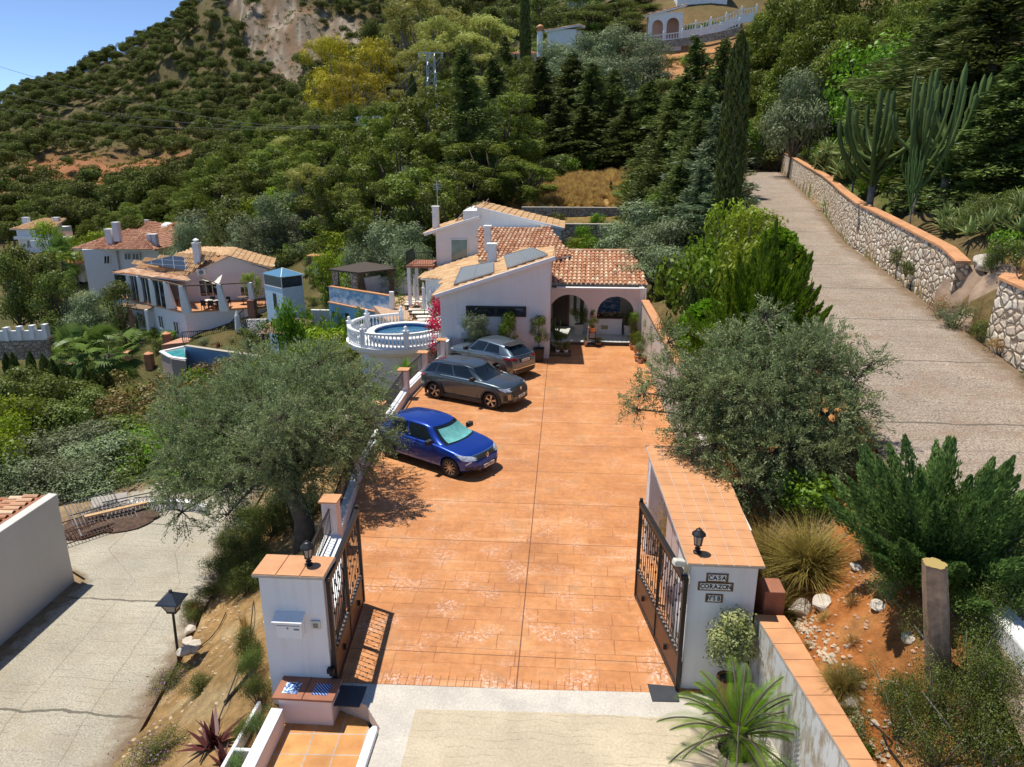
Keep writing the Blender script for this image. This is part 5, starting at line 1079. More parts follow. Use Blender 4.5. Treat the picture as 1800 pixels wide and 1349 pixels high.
lp=lounger();lspots=[(-7.5,40.9,.22),(-7.75,41.7,.2),(-8.0,42.6,.18),(-8.5,43.7,.12),(-8.9,44.6,.08),(-9.5,46.2,.02),(-9.6,47.0,.0),(-9.6,47.8,0)]
lnames=["cream sun lounger nearest to the round pool","cream sun lounger second from the round pool","cream sun lounger third from the round pool","cream sun lounger in front of the two folded parasols","sun lounger on which a person lies","pale lounger just behind the sunbather","pale lounger in the middle of the far group by the columns","farthest sun lounger beneath the balcony"]
for i,(x,y,a)in enumerate(lspots):
    o=lp if i==0 else copy_tree(lp);o.location=(x,y,-.4);o.rotation_euler.z=a;o["label"]=lnames[i];o["group"]="sun loungers on the pool terrace"
def parasol(x,y,lb,ph=2.25):
    e=E("folded_parasol",(x,y,-.4),lb,"parasol","folded parasols");MB().tube([(x,y,-.4),(x,y,-.4+ph)],.022,8).build("pole",BLACKM,e);MB().lathe([(.24,0),(.24,.06),(.001,.07)],(x,y,-.4),12).build("base",BLACKM,e)
    mb=MB();t=[(.10,.62),(.15,.75),(.13,1.1),(.10,1.6),(.12,1.95),(.07,1.98),(.05,2.2),(.001,2.28)];m_=14;V=[];F=[]
    for r_,z in t:
        for k in range(m_):rr=r_*(1 if k%2 else.72);V.append((x+rr*math.cos(6.283*k/m_),y+rr*math.sin(6.283*k/m_),-.4+z))
    for i in range(len(t)-1):
        for k in range(m_):F.append((i*m_+k,i*m_+(k+1)%m_,(i+1)*m_+(k+1)%m_,(i+1)*m_+k))
    mb.add(V,F);mb.build("canopy",FABW,e)
parasol(-7.9,42.1,"white folded parasol nearest to the red bougainvillea");parasol(-8.6,43.3,"white folded parasol in the middle of the three");parasol(-9.8,46.5,"white folded parasol in front of the left terrace column",2.3)
# sunbather
def skin_body(name,joints,edges,radii,mat,parent):
    me=bpy.data.meshes.new(name);me.from_pydata(joints,edges,[]);o=bpy.data.objects.new(name,me);COL.objects.link(o);o.parent=parent
    sk=o.modifiers.new("skin",'SKIN');sk.use_smooth_shade=True
    for i,v_ in enumerate(me.skin_vertices[0].data):v_.radius=(radii[i],radii[i]);v_.use_root=(i==0)
    s2=o.modifiers.new("s",'SUBSURF');s2.levels=1;s2.render_levels=1;me.materials.append(mat);return o
pe=E("person",(-8.9,44.6,-.02),"person in swimwear lying on a sun lounger with knees drawn up","person",None,.08)
J=[(.0,0,.10),(.30,0,.16),(.55,0,.30),(.66,0,.38),(.80,0,.46),(-.08,-.11,.10),(-.42,-.13,.46),(-.72,-.13,.08),(-.90,-.13,.10),(-.08,.11,.10),(-.40,.13,.42),(-.72,.13,.06),(-.90,.13,.10),(.52,-.2,.30),(.30,-.30,.14),(.08,-.26,.12),(.52,.2,.30),(.30,.30,.14),(.08,.26,.12)]
EG=[(0,1),(1,2),(2,3),(3,4),(0,5),(5,6),(6,7),(7,8),(0,9),(9,10),(10,11),(11,12),(2,13),(13,14),(14,15),(2,16),(16,17),(17,18)]
skin_body("body",J,EG,[.13,.12,.13,.06,.10,.09,.06,.045,.03,.09,.06,.045,.03,.055,.042,.03,.055,.042,.03],SKIN,pe)
mb=MB();mb.sphere((.83,0,.49),.105,10);mb.build("hair",SHADE,pe,smooth=True,local=True);mb=MB();mb.lathe([(.14,-.08),(.16,0),(.15,.08)],(0,0,.1),12);mb.build("swimwear",FABW,pe,local=True)
# bougainvillea and climbers
def clump(name,label,blobs,mat,per,L,W,cat="shrub",extra=None,low=-.8):
    e=E(name,blobs[0][0],label,cat);off=np.array(wloc(e))
    V,F,T=blobcrown(blobs,per,L,W,1.2,inner=.4,low=low);link_mesh("foliage",npmesh("foliage",V-off,F,4,T),mat,e)
    if extra:V,F,T=blobcrown(extra[0],extra[2],L,W,1.2,inner=.4,low=low);link_mesh("leaves",npmesh("leaves",V-off,F,4,T),extra[1],e)
    return e
bb=[((-6.25,33.6+i*.55,z),(.38,.45,.45))for i,z in enumerate((.6,1.3,2.0,2.2,1.9))]+[((-6.35,34.2,1.4),.5),((-6.4,35.0,1.2),.5),((-6.3,33.9,.1),.35),((-6.5,36,1.6),.5),((-6.3,33.5,-.4),.3)]
clump("bougainvillea","crimson bougainvillea climbing the left corner of the house front",bb,L_BOUG,620,.11,.08,extra=([((c[0]-.1,c[1]+.2,c[2]-.25),r_ if not np.ndim(r_)else r_[0]*.8)for c,r_ in bb],L_SHRUB,260))
clump("bougainvillea","dark red bougainvillea behind the folded parasols",[((-9.0,46.6,1.5),(.4,.3,.5)),((-9.1,46.5,.8),.4),((-8.9,46.5,2.0),.3),((-7.6,41.5,1.2),(.3,.6,.5)),((-7.7,42.5,.8),.5)],L_BOUG,260,.11,.08,extra=([((-9.2,46.6,1.1),.5),((-7.6,41.8,1.0),.6),((-7.7,42.8,.6),.6),((-7.3,40.8,1.3),.5)],L_SHRUB,380))
clump("climbing_plant","white flowered climber on the post left of the balcony",[((-11.0,47.6,z),(.35,.35,.5))for z in(-.2,.5,1.2,1.9,2.4)]+[((-11.2,47.2,-.1),.7)],L_BRIGHT,300,.14,.08)
clump("shrub","low dry shrub beside the end post of the balustrade",[((-9.2,41.4,-.1),.35),((-9.0,41.8,-.05),.3)],L_BROWN,420,.12,.05)
# back of the terrace
e=E("terrace_wall",(-11.8,49,-.4),"low curved white wall behind the pool terrace","wall");mb=MB()
pp=[(-14.5,51.5),(-13.4,51.9),(-12.2,51.8),(-11.0,51.2)]
for a,b in zip(pp,pp[1:]):mb.bar((*a,.15),(*b,.3),.22,1.2)
mb.build("wall_body",WHITE,e)
# painted blue wall with pergola
m,nt,b=newmat("painted_sky_wall");v=coords(nt);z_=sep(nt,v)[2];n=noise(nt,coords(nt,(1,1,1.6)),1.6,6,.6)
cl=mth(nt,'MULTIPLY',ramp(nt,n,[(.42,(0,0,0)),(.60,(1,1,1))]),ramp(nt,z_,[(.25,(1,1,1)),(.42,(0,0,0))]));nt.links.new(mixc(nt,(.17,.36,.56),(.62,.70,.78),cl),b.inputs["Base Color"]);b.inputs["Roughness"].default_value=.7
W0,W1=Vector((-16.75,50.0,0)),Vector((-11.4,46.1,0));dv=(W1-W0);nv=Vector((-dv.y,dv.x,0)).normalized();nv=-nv if nv.y>0 else nv
pw=E("painted_wall",W0,"blue garden wall painted with clouds, left of the pool terrace","wall")
MB().hexa([W0+Vector((0,0,-.72)),W1+Vector((0,0,-.72)),W1-nv*.25+Vector((0,0,-.72)),W0-nv*.25+Vector((0,0,-.72)),W0+Vector((0,0,.30)),W1+Vector((0,0,.42)),W1-nv*.25+Vector((0,0,.42)),W0-nv*.25+Vector((0,0,.30))]).build("painted_panel",m,pw)
MB().hexa([W0+nv*.12+Vector((0,0,-4.8)),W1+nv*.12+Vector((0,0,-4.8)),W1-nv*.25+Vector((0,0,-4.8)),W0-nv*.25+Vector((0,0,-4.8)),W0+nv*.12+Vector((0,0,-.80)),W1+nv*.12+Vector((0,0,-.80)),W1-nv*.25+Vector((0,0,-.80)),W0-nv*.25+Vector((0,0,-.80))]).build("lower_wall",BLUEW,pw)
mb=MB();mb.bar(W0+nv*.05+Vector((0,0,-.76)),W1+nv*.05+Vector((0,0,-.76)),.36,.07);mb.bar(W0-nv*.12+Vector((0,0,.34)),W1-nv*.12+Vector((0,0,.46)),.34,.06);mb.build("ledge",TERRA,pw)
mb=MB();mb.box(-11.42,-11.15,45.95,46.25,-.8,.75);mb.build("end_post",TRIM,pw)
for t in(.28,.62):
    p=W0.lerp(W1,t)+nv*.13;MB().hexa([p+Vector((0,0,-1.75)),p+dv.normalized()*.42+Vector((0,0,-1.75)),p+dv.normalized()*.42-nv*.02+Vector((0,0,-1.75)),p-nv*.02+Vector((0,0,-1.75)),p+Vector((0,0,-1.3)),p+dv.normalized()*.42+Vector((0,0,-1.3)),p+dv.normalized()*.42-nv*.02+Vector((0,0,-1.3)),p-nv*.02+Vector((0,0,-1.3))]).build("window",GLASSD,pw)
def stonemat(name,scale,c1,c2,mortar,stretch=(1,1,1.3),mw=.06,bs=.9,bd=.06):
    m,nt,b=newmat(name);v=coords(nt,stretch);wn=nt.nodes.new("ShaderNodeVectorMath");wn.operation='MULTIPLY_ADD';nt.links.new(noise(nt,v,2.5,3,.5,"Color"),wn.inputs[0]);wn.inputs[1].default_value=(.22/scale*3,)*3;nt.links.new(v,wn.inputs[2])
    vo=nt.nodes.new("ShaderNodeTexVoronoi");vo.feature='DISTANCE_TO_EDGE';vo.inputs["Scale"].default_value=scale;vc=nt.nodes.new("ShaderNodeTexVoronoi");vc.inputs["Scale"].default_value=scale
    nt.links.new(wn.outputs[0],vo.inputs["Vector"]);nt.links.new(wn.outputs[0],vc.inputs["Vector"]);cell=sep(nt,vc.outputs["Color"])[0]
    col=mixc(nt,c1,c2,cell);f=ramp(nt,noise(nt,v,7,6,.7),[(.3,(.7,)*3),(.7,(1.2,)*3)]);col=mixc(nt,col,f,1.0,'MULTIPLY')
    e_=ramp(nt,vo.outputs["Distance"],[(mw*.4,(1,1,1)),(mw,(0,0,0))]);col=mixc(nt,col,mortar,e_);nt.links.new(col,b.inputs["Base Color"]);b.inputs["Roughness"].default_value=.9
    h=mth(nt,'ADD',ramp(nt,vo.outputs["Distance"],[(0,(0,0,0)),(.22,(1,1,1))]),mth(nt,'MULTIPLY',noise(nt,v,12,5,.7),.3));bump(nt,b,h,bs,bd);MATS[name]=m;return m
STONE=stonemat("rubble_stone",2.7,(.80,.72,.58),(.56,.42,.29),(.22,.16,.11),mw=.09);STONEF=stonemat("far_rubble_stone",2.6,(.50,.45,.38),(.32,.26,.20),(.12,.10,.08));STONEW=stonemat("whitewashed_stone",2.8,(.72,.70,.66),(.50,.46,.42),(.06,.055,.05),mw=.12)
BRICK=simple("old_brick",(.34,.16,.10),.9,var=.35,scale=9,bmp=.5)
pg=E("pergola",(-15.3,50.6,.3),"dark flat pergola on stone pillars behind the painted blue wall","pergola")
for x,y in((-16.35,50.4),(-14.7,49.3)):o=MB().box(x-.2,x+.2,y-.05,y+.35,-.6,1.42).build("pillar",STONEF,pg,bevel=.02)
for x,y in((-15.2,53.2),(-12.6,51.6)):MB().box(x-.18,x+.18,y,y+.3,-1,1.4).build("pillar",BRICK,pg)
mb=MB();mb.hexa([(-16.8,50.3,1.42),(-14.2,48.9,1.42),(-11.6,51.4,1.42),(-15.2,54.2,1.42),(-16.8,50.3,1.53),(-14.2,48.9,1.53),(-11.6,51.4,1.53),(-15.2,54.2,1.53)]);mb.build("roof",simple("heather_roof",(.07,.052,.04),.95,var=.4,scale=14,bmp=.7),pg)
# glass topped tower
tw=E("glass_topped_tower",(-20.9,53.2,-5),"small white tower with a glazed top and pyramid glass roof","tower");TB=simple("tower_blue_white",(.55,.70,.80),.8,var=.08)
c0=Vector((-21.0,53.6,0));fa=[Vector(aty(501,560,52.1)),Vector(aty(538,560,53.4)),None,Vector(aty(471,560,53.7))];fa[2]=fa[1]+fa[3]-fa[0]
ft=[(p.x,p.y)for p in fa];cxy=(sum(p[0]for p in ft)/4,sum(p[1]for p in ft)/4);grow=lambda k:[(cxy[0]+(x-cxy[0])*k,cxy[1]+(y-cxy[1])*k)for x,y in ft]
MB().prism(ft,-6,-.28).build("tower_walls",TB,tw);MB().prism(grow(.96),-.28,.60).build("glazing",simple("tower_glass",(.05,.07,.08),.05,var=.3,spec=1.0),tw)
fr=MB();tp=grow(1.0);[fr.bar((*p,-.28),(*p,.62),.05)for p in tp]
for z in(-.25,.60):[fr.bar((*tp[i],z),(*tp[(i+1)%4],z),.06)for i in range(4)]
ap=(*cxy,1.08);rf=grow(1.08);[fr.bar((*p,.63),ap,.05)for p in rf];fr.build("glazing_frame",TRIM,tw)
MB().add([(*p,.62)for p in rf]+[ap],[(0,1,4),(1,2,4),(2,3,4),(3,0,4),(3,2,1,0)]).build("glass_roof",simple("roof_glass",(.10,.24,.36),.08,var=.1,spec=1.0),tw)
q0,q1=Vector(fa[3]),Vector(fa[0]);wa,wb_=q0.lerp(q1,.45),q0.lerp(q1,.62);nn=Vector((-(q1-q0).y,(q1-q0).x,0)).normalized();nn=-nn if nn.y>0 else nn
MB().hexa([(wa.x,wa.y,-2.0),(wb_.x,wb_.y,-2.0),(wb_.x+nn.x*.03,wb_.y+nn.y*.03,-2.0),(wa.x+nn.x*.03,wa.y+nn.y*.03,-2.0),(wa.x,wa.y,-.75),(wb_.x,wb_.y,-.75),(wb_.x+nn.x*.03,wb_.y+nn.y*.03,-.75),(wa.x+nn.x*.03,wa.y+nn.y*.03,-.75)]).build("window",GLASSD,tw)
o=E("garden_wall",(-18.5,54,-4),"white wall running right from the glass topped tower","wall");MB().box(-19.6,-16.9,53.8,54.1,-5,-2.2).build("wall_body",WHITE,o)
# thatched gazebo
gz_=E("thatched_gazebo",(-20.2,50,-5),"thatched gazebo overgrown with green creeper beside the tower","gazebo");THATCH=simple("thatch",(.25,.17,.10),.95,var=.4,scale=18,bmp=.9)
MB().hexa([(-21.6,48.2,-2.75),(-18.7,48.4,-2.75),(-18.6,51.4,-2.55),(-21.5,51.4,-2.55),(-21.2,49.0,-2.25),(-19.1,49.2,-2.25),(-19.1,50.9,-2.2),(-21.1,50.9,-2.2)]).build("roof",THATCH,gz_)
for x,y in((-21.3,48.5),(-20.0,48.5),(-18.95,48.7),(-18.9,51.1),(-21.2,51.1)):MB().box(x-.08,x+.08,y-.08,y+.08,-6,-2.7).build("post",WOOD,gz_)
MB().box(-20.3,-19.0,50.9,51.0,-5,-2.8).build("back_wall",plaster("gazebo_wall",(.42,.30,.24)),gz_)
clump("creeper","green creeper covering the thatched gazebo roof",[((-20.9,48.7,-2.2),(.8,.5,.35)),((-20.2,49.3,-2.0),(.9,.6,.3)),((-19.3,49.0,-2.2),(.6,.5,.3)),((-21.5,48.6,-2.3),.4)],L_BRIGHT,420,.14,.09)
for i,(px,lb)in enumerate(((452,"left"),(468,"right"))):
    x,y,z=at(px,615,-5.2);e=E("deck_chair",(x,y,gz(x,y)),"pale folding deck chair beside the gazebo, "+lb+" one","chair","deck chairs by the gazebo");z=gz(x,y);mb=MB();mb.hexa([(x-.25,y,z+.35),(x+.25,y,z+.35),(x+.25,y+.5,z+1.1),(x-.25,y+.5,z+1.1),(x-.25,y-.03,z+.38),(x+.25,y-.03,z+.38),(x+.25,y+.47,z+1.13),(x-.25,y+.47,z+1.13)]);mb.build("seat_cloth",CREAM,e);mb=MB();[mb.bar((x+s,y-.3,z),(x+s,y+.5,z+1.1),.03)for s in(-.27,.27)];[mb.bar((x+s,y+.45,z),(x+s,y-.2,z+.5),.03)for s in(-.27,.27)];mb.build("frame",WOOD,e)
# shed behind
x,y,z=aty(555,468,72);e=E("garden_shed",(x,y,z-1),"small wooden shed with a flat roof on the slope behind the tower","shed");MB().box(x-.75,x+.75,y,y+1.4,z-1.2,z+.9).build("walls",WOOD,e);MB().box(x-.85,x+.85,y-.1,y+1.5,z+.9,z+1.05).build("roof",TERRA,e);MB().box(x-.3,x+.3,y-.03,y-.005,z-1.1,z+.4).build("door",TRIM,e)
# stone terraces behind the house
for(x0,x1,y,z0,z1,lb)in((-3.6,4.6,60,3.0,5.15,"upper dry stone wall below the dry grass slope"),(-.9,3.9,56,1.0,4.2,"lower dry stone wall behind the porch roof")):
    e=E("stone_terrace_wall",((x0+x1)/2,y,z0),lb,"wall","stone terrace walls");MB().box(x0,x1,y,y+.5,z0-1,z1).build("stonework",STONEF,e);MB().box(x0-.02,x1+.02,y-.04,y+.52,z1,z1+.08).build("coping",simple("stone_coping",(.45,.40,.33),.9),e)
for px,py,D,k,w_,lb in((905,385,58.5,"bush",1.6,"dark creeper on the left end of the stone walls"),(985,378,59,"bush",1.8,"green creeper growing over the upper stone wall"),(1025,400,55,"brightbush",1.6,"bright green bush in front of the lower stone wall"),(1045,380,58.5,"brightbush",1.5,"green bush on the upper stone wall"),(1010,425,52,"yellowbush",2.0,"yellow green shrub right behind the porch ridge"),(1045,420,52,"brightbush",2.6,"round bright shrub behind the porch roof ridge"),(1075,420,50,"brightbush",2.4,"bright shrub at the right end of the porch ridge"),(1100,400,52,"bush",2.4,"dark bush right of the stone walls"),(955,400,57,"bush",1.4,"small dark bush on the lower stone wall")):
    x,y,z=aty(px,py,D);plant(k,"shrub",(x,y,z-1.3),1.6,w_,lb,"shrub")
plant("cypress","tiny_cypress",(aty(1073,347,66)[0],66,aty(1073,347,66)[2]),1.4,.3,"tiny young cypress alone on the dry grass slope","tree")
# ------------------------------------------------------------------ entrance: pillars, gates, walls
CAPT=simple("terracotta_cap_tile",(.60,.29,.13),.6,var=.2,scale=2.5,bmp=.15)
def captiles(parent,poly,z,nx,ny,name="cap",t=.05,mat=None):
    """terracotta tiles with joints over a quad (4 xy points)"""
    mb=MB();P=[Vector((x,y))for x,y in poly];g_=MB();g_.prism(poly,z-.02,z+t*.55);g_.build("cap_joint",simple("pale_grout",(.52,.44,.36),.9),parent)
    def q(u,v_):return P[0].lerp(P[1],u).lerp(P[3].lerp(P[2],u),v_)
    for i in range(nx):
        for j in range(ny):
            e=.012;u0,u1,v0,v1=(i+e*nx/2.2)/nx,(i+1-e*nx/2.2)/nx,(j+e)/ny,(j+1-e)/ny;mb.tint=rnd.random();a=[q(u0,v0),q(u1,v0),q(u1,v1),q(u0,v1)];mb.prism([(p.x,p.y)for p in a],z+.001,z+t)
    return mb.build(name,mat or CAPT,parent,bevel=.006)
gp=E("gate_pillar",(-4.63,10.85,-.4),"broad white left gate pillar with a terracotta tile cap","pillar")
MB().box(-5.21,-4.06,10.6,11.1,-1.0,2.36).build("pillar_body",WHITE,gp,bevel=.025);captiles(gp,[(-5.27,10.5),(-4.0,10.5),(-4.0,11.16),(-5.27,11.16)],2.37,3,1)
mb=MB();mb.tube([(-4.03,10.56,.42),(-4.03,10.56,.36)],.05,8);mb.box(-4.10,-3.98,10.50,10.60,.42,.50);mb.build("lever",BLACKM,gp)
bn=E("tiled_bench",(-4.4,10.3,-.35),"low white masonry ledge with terracotta top and blue tiles before the left pillar","bench")
MB().prism([(-4.88,10.12),(-3.92,10.12),(-3.92,10.597),(-4.88,10.597)],-.45,.20).build("ledge_body",PINKW,bn,bevel=.02)
MB().prism([(-4.95,10.04),(-4.42,10.04),(-4.42,10.597),(-4.95,10.597)],.203,.25).build("top_slab",TERRA_D,bn,bevel=.008);MB().prism([(-4.41,10.04),(-3.86,10.04),(-3.86,10.597),(-4.41,10.597)],.203,.25).build("top_slab",TERRA_D,bn,bevel=.008)
for k,(x0,x1)in enumerate(((-4.82,-4.54),(-4.28,-4.0))):
    m,nt,b=newmat("azulejo"+str(k));v=coords(nt,(1,1,1));ck=nt.nodes.new("ShaderNodeTexVoronoi" if k==0 else "ShaderNodeTexMagic");nt.links.new(v,ck.inputs[0]);ck.inputs["Scale"].default_value=34 if k==0 else 22
    nt.links.new(ramp(nt,sep(nt,ck.outputs["Color"])[0],[(.3,(.04,.10,.32)),(.5,(.10,.25,.50)),(.62,(.62,.70,.76))]if k==0 else[(.35,(.02,.05,.24)),(.6,(.05,.12,.38)),(.75,(.45,.58,.72))]),b.inputs["Base Color"]);b.inputs["Roughness"].default_value=.15
    MB().box(x0,x1,10.16,10.44,.251,.256).build("blue_tile",m,bn)
# tiled forecourt on the left
m,nt,b=newmat("terracotta_paving");v=coords(nt);br=nt.nodes.new("ShaderNodeTexBrick");mp=nt.nodes.new("ShaderNodeMapping");nt.links.new(v,mp.inputs[0]);mp.inputs["Rotation"].default_value=(0,0,R(-3));nt.links.new(mp.outputs[0],br.inputs[0]);br.offset=0
for k_,v_ in(("Scale",1),("Brick Width",.46),("Row Height",.46),("Mortar Size",.012)):br.inputs[k_].default_value=v_
br.inputs["Color1"].default_value=(.56,.26,.08,1);br.inputs["Color2"].default_value=(.68,.34,.11,1);br.inputs["Mortar"].default_value=(.45,.38,.32,1)
nt.links.new(mixc(nt,br.outputs["Color"],ramp(nt,noise(nt,v,3.5,6,.6),[(.3,(.75,.72,.68)),(.7,(1.1,1.1,1.1))]),1.0,'MULTIPLY'),b.inputs["Base Color"]);b.inputs["Roughness"].default_value=.45;bump(nt,b,br.outputs["Fac"],-.4,.01)
o=MB().prism([(-4.75,5),(-3.14,5),(-3.14,9.9),(-3.45,10.4),(-3.6,11.2),(-4.9,11.2)],-.7,-.36).build("tile_paving",m);tag(o,kind="structure")
o=MB().prism([(-3.13,10.75),(-3.5,10.9),(-4.06,10.95),(-4.06,10.55),(-3.3,10.25)],-.5,-.012).build("threshold_slab",MATS["smooth_grey_concrete"]);tag(o,kind="structure")
e=E("kerb",(-3.05,8.5,-.35),"white rounded kerb between the terracotta tiles and the concrete","kerb");MB().prism([(-3.13,5),(-2.975,5),(-2.975,9.62),(-3.0,9.72),(-3.08,9.72),(-3.13,9.62)],-.5,.085).build("kerb_body",TRIM,e,bevel=.03)
e=E("low_wall",(-4.85,8.5,-.4),"low white wall left of the terracotta tiles","wall");MB().prism([(-4.86,5),(-4.66,5),(-4.76,10.03),(-4.97,10.03)],-1.0,.02).build("wall_body",PINKW,e,bevel=.03)
MB().prism([(-4.862,5),(-4.658,5),(-4.758,10.03),(-4.972,10.03)],.021,.045).build("wall_top",TRIM,e,bevel=.01)
e=E("planting_box",(-5.3,9.7,-.6),"small white edged planting box beside the low wall","planter");mb=MB();mb.box(-5.45,-5.38,8.7,10.5,-.9,-.25);mb.box(-5.38,-5.05,9.35,9.42,-.9,-.25);mb.box(-5.38,-5.05,8.7,8.77,-.9,-.25);mb.build("box_edge",TRIM,e,bevel=.02)
for x,y,h,lb in((-5.15,9.9,.75,"dense juniper like shrub at the left foot of the gate pillar"),(-5.2,9.1,.6,"small blue green shrub in the planting box"),(-5.3,8.4,.55,"blue green shrub nearest the bottom edge beside the low wall")):plant("bluebush","shrub",(x,y,-.6),h,h*.95,lb,"shrub")
# post lantern
def lantern(loc,lb):
    x,y,z=loc;e=E("lantern",loc,lb,"lantern");mb=MB();mb.lathe([(.075,0),(.075,.015),(.03,.03),(.03,.06),(.055,.075),(.03,.095),(.03,.12),(.07,.14),(.07,.15)],loc,12);mb.build("stand",BLACKM,e)
    g_=MB();g_.lathe([(.06,.15),(.088,.34)],loc,6);g_.build("glass",simple("lamp_glass",(.35,.32,.27),.15),e);mb=MB();mb.lathe([(.03,.16),(.035,.27),(.001,.29)],loc,8);mb.build("bulb",TRIM,e)
    mb=MB()
    for k in range(6):a=k*math.pi/3;mb.bar((x+.062*math.cos(a),y+.062*math.sin(a),z+.15),(x+.09*math.cos(a),y+.09*math.sin(a),z+.345),.012)
    mb.build("frame",BLACKM,e);mb=MB();mb.lathe([(.10,.34),(.125,.345),(.115,.37),(.06,.425),(.055,.44),(.02,.455),(.015,.48),(.001,.485)],loc,12);mb.build("lid",BLACKM,e)
lantern((-4.38,10.86,2.42),"black lantern standing on the left gate pillar");lantern((2.42,11.38,2.66),"black lantern standing on the right gate wall")
# letter box and intercom
lb=E("mailbox",(-4.67,10.55,1.4),"white letter box mounted on the front of the left gate pillar","mailbox");MB().box(-4.92,-4.46,10.44,10.597,1.18,1.52).build("box",TRIM,lb,bevel=.01)
MB().hexa([(-4.96,10.38,1.52),(-4.42,10.38,1.52),(-4.42,10.598,1.54),(-4.96,10.598,1.54),(-4.96,10.37,1.55),(-4.42,10.37,1.55),(-4.42,10.598,1.63),(-4.96,10.598,1.63)]).build("lid",TRIM,lb,bevel=.008)
mb=MB();mb.box(-4.90,-4.48,10.432,10.438,1.44,1.448);mb.box(-4.72,-4.69,10.43,10.438,1.38,1.41);mb.box(-4.60,-4.50,10.434,10.438,1.36,1.39);mb.build("slot",simple("grey_detail",(.2,.2,.18),.5),lb)
ic=E("intercom",(-4.24,10.57,1.4),"small cream square door intercom right of the letter box","intercom");MB().box(-4.33,-4.16,10.56,10.597,1.30,1.47).build("plate",CERW,ic,bevel=.008);MB().box(-4.29,-4.20,10.553,10.558,1.34,1.43).build("button",simple("grey_detail",(.2,.2,.18),.5),ic)
# wrought iron gate leaves
def gate(a,b,z0,z1,lb,nb=19,flip=1):
    """leaf from hinge a to free end b"""
    a,b=Vector((*a,0)),Vector((*b,0));e=E("gate_leaf",(a.x,a.y,z0),lb,"gate","entrance gate leaves");L=(b-a).length;d=(b-a)/L;n_=Vector((-d.y,d.x,0));P=lambda s,z:Vector((a.x+d.x*s,a.y+d.y*s,z));zk=z0+.66
    fr=MB();fr.bar(P(.03,z0),P(.03,z1+.02),.075);fr.bar(P(L-.03,z0),P(L-.03,z1+.12),.07);fr.bar(P(0,z1),P(L,z1),.09,.10);fr.bar(P(0,z0+.04),P(L,z0+.04),.05,.08);fr.bar(P(0,zk),P(L,zk),.05,.06);fr.bar(P(L/2,z0),P(L/2,z1),.06,.06);fr.build("frame",BLACKM,e,bevel=.006)
    k=MB();k.bar(P(.06,(z0+zk)/2),P(L-.06,(z0+zk)/2),.02,zk-z0-.12);k.build("kick_panel",BROWNM,e)
    bars=MB();rings=MB()
    for i in range(nb):
        s_=.09+(L-.18)*(i+.5)/nb
        if abs(s_-L/2)<.04:s_+=.05
        bars.tube([P(s_,zk),P(s_,z1)],.0085,6)
        for zz in((.45,.72)if i%2 else(.58,)):
            z=zk+(z1-zk)*zz;bars.lathe([(.001,-.05),(.020,-.015),(.020,.015),(.001,.05)],P(s_,z),6)
        if i%2==0:
            for zc_ in(zk+.32,z1-.32):
                c=P(s_+(L-.18)/nb*.5,zc_);pts=[c+d*(.032*math.cos(t*.785))+Vector((0,0,.055*math.sin(t*.785)))for t in range(9)];rings.tube(pts,.006,4,False)
    for zc_ in(zk+.14,z1-.14):rings.bar(P(.06,zc_),P(L-.06,zc_),.012)
    bars.build("bars",BLACKM,e);rings.build("ornaments",BLACKM,e)
    st=MB();[st.lathe([(.012,0),(.028,.03),(.001,.07)],P(.09+(L-.18)*(i+.5)/nb,zk+.03),6)for i in range(nb)];st.build("studs",simple("stud_grey",(.3,.3,.3),.5),e)
    h=MB();h.obox(P(L*.25,z0+.35)-n_*.02*flip,(.09,.04,.11));h.obox(P(L*.78,z0+.35)-n_*.02*flip,(.09,.04,.11));h.build("scroll",BLACKM,e);return e
gate((-3.98,10.62),(-4.20,13.25),.06,2.26,"left gate leaf, black bars over a brown panel, opened inward against the fence")
gate((2.20,11.0),(1.70,13.9),.06,2.30,"right gate leaf, black bars over a brown panel, opened inward",20,-1)
o=MB().box(-4.0,-3.45,10.2,10.72,-.012,.004).build("gate_plate",simple("dark_steel_plate",(.07,.075,.085),.45,.4));tag(o,"dark steel ground plate at the foot of the left gate leaf","plate")
o=MB().prism([(1.72,10.72),(2.2,10.74),(2.22,11.12),(1.68,11.15)],.002,.016).build("gate_plate",MATS["dark_steel_plate"]);tag(o,"dark steel ground plate at the foot of the right gate leaf","plate")
# right gate wall with tiled top
gw=E("gate_wall",(2.9,13.5,0),"long white block right of the gate with a terracotta tiled top","wall")
mb=MB();mb.box(2.27,3.42,11.1,12.35,-.2,2.60);mb.box(3.2,3.6,12.35,16.2,-.2,2.60);mb.box(2.1,3.2,15.75,16.2,-.2,2.60);mb.box(2.22,3.2,12.35,12.5,2.3,2.6);mb.build("wall_body",WHITE,gw,bevel=.02)
MB().prism([(2.2,12.5),(3.2,12.5),(3.2,15.75),(2.08,15.75)],2.44,2.6).build("lintel",WHITE,gw)
captiles(gw,[(2.2,11.02),(3.5,11.02),(3.7,16.3),(2.02,16.3)],2.61,5,17,t=.035)
for y0,y1 in((12.55,13.3),(13.35,14.1)):MB().box(2.3,2.34,y0,y1,.02,2.4).build("door",simple("faded_pink_door",(.55,.45,.42),.6),gw)
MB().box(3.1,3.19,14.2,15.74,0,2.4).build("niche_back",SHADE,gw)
plant("drybush","dry_climber",(2.35,14.7,.1),2.1,.9,"dead climber in the open niche of the right gate wall","shrub")
e=E("floodlight",(2.2,11.1,2.3),"small white security light on the corner of the right gate wall","light");mb=MB();mb.obox((2.06,11.08,2.62),(.22,.13,.12),rz=.3,ry=.25);mb.build("lamp_head",CERW,e,bevel=.03);MB().box(2.16,2.24,11.06,11.12,2.3,2.6).build("bracket",simple("aluminium",(.5,.5,.5),.35,.8),e);MB().obox((2.16,11.03,2.36),(.12,.09,.07)).build("sensor",BLACKM,e)
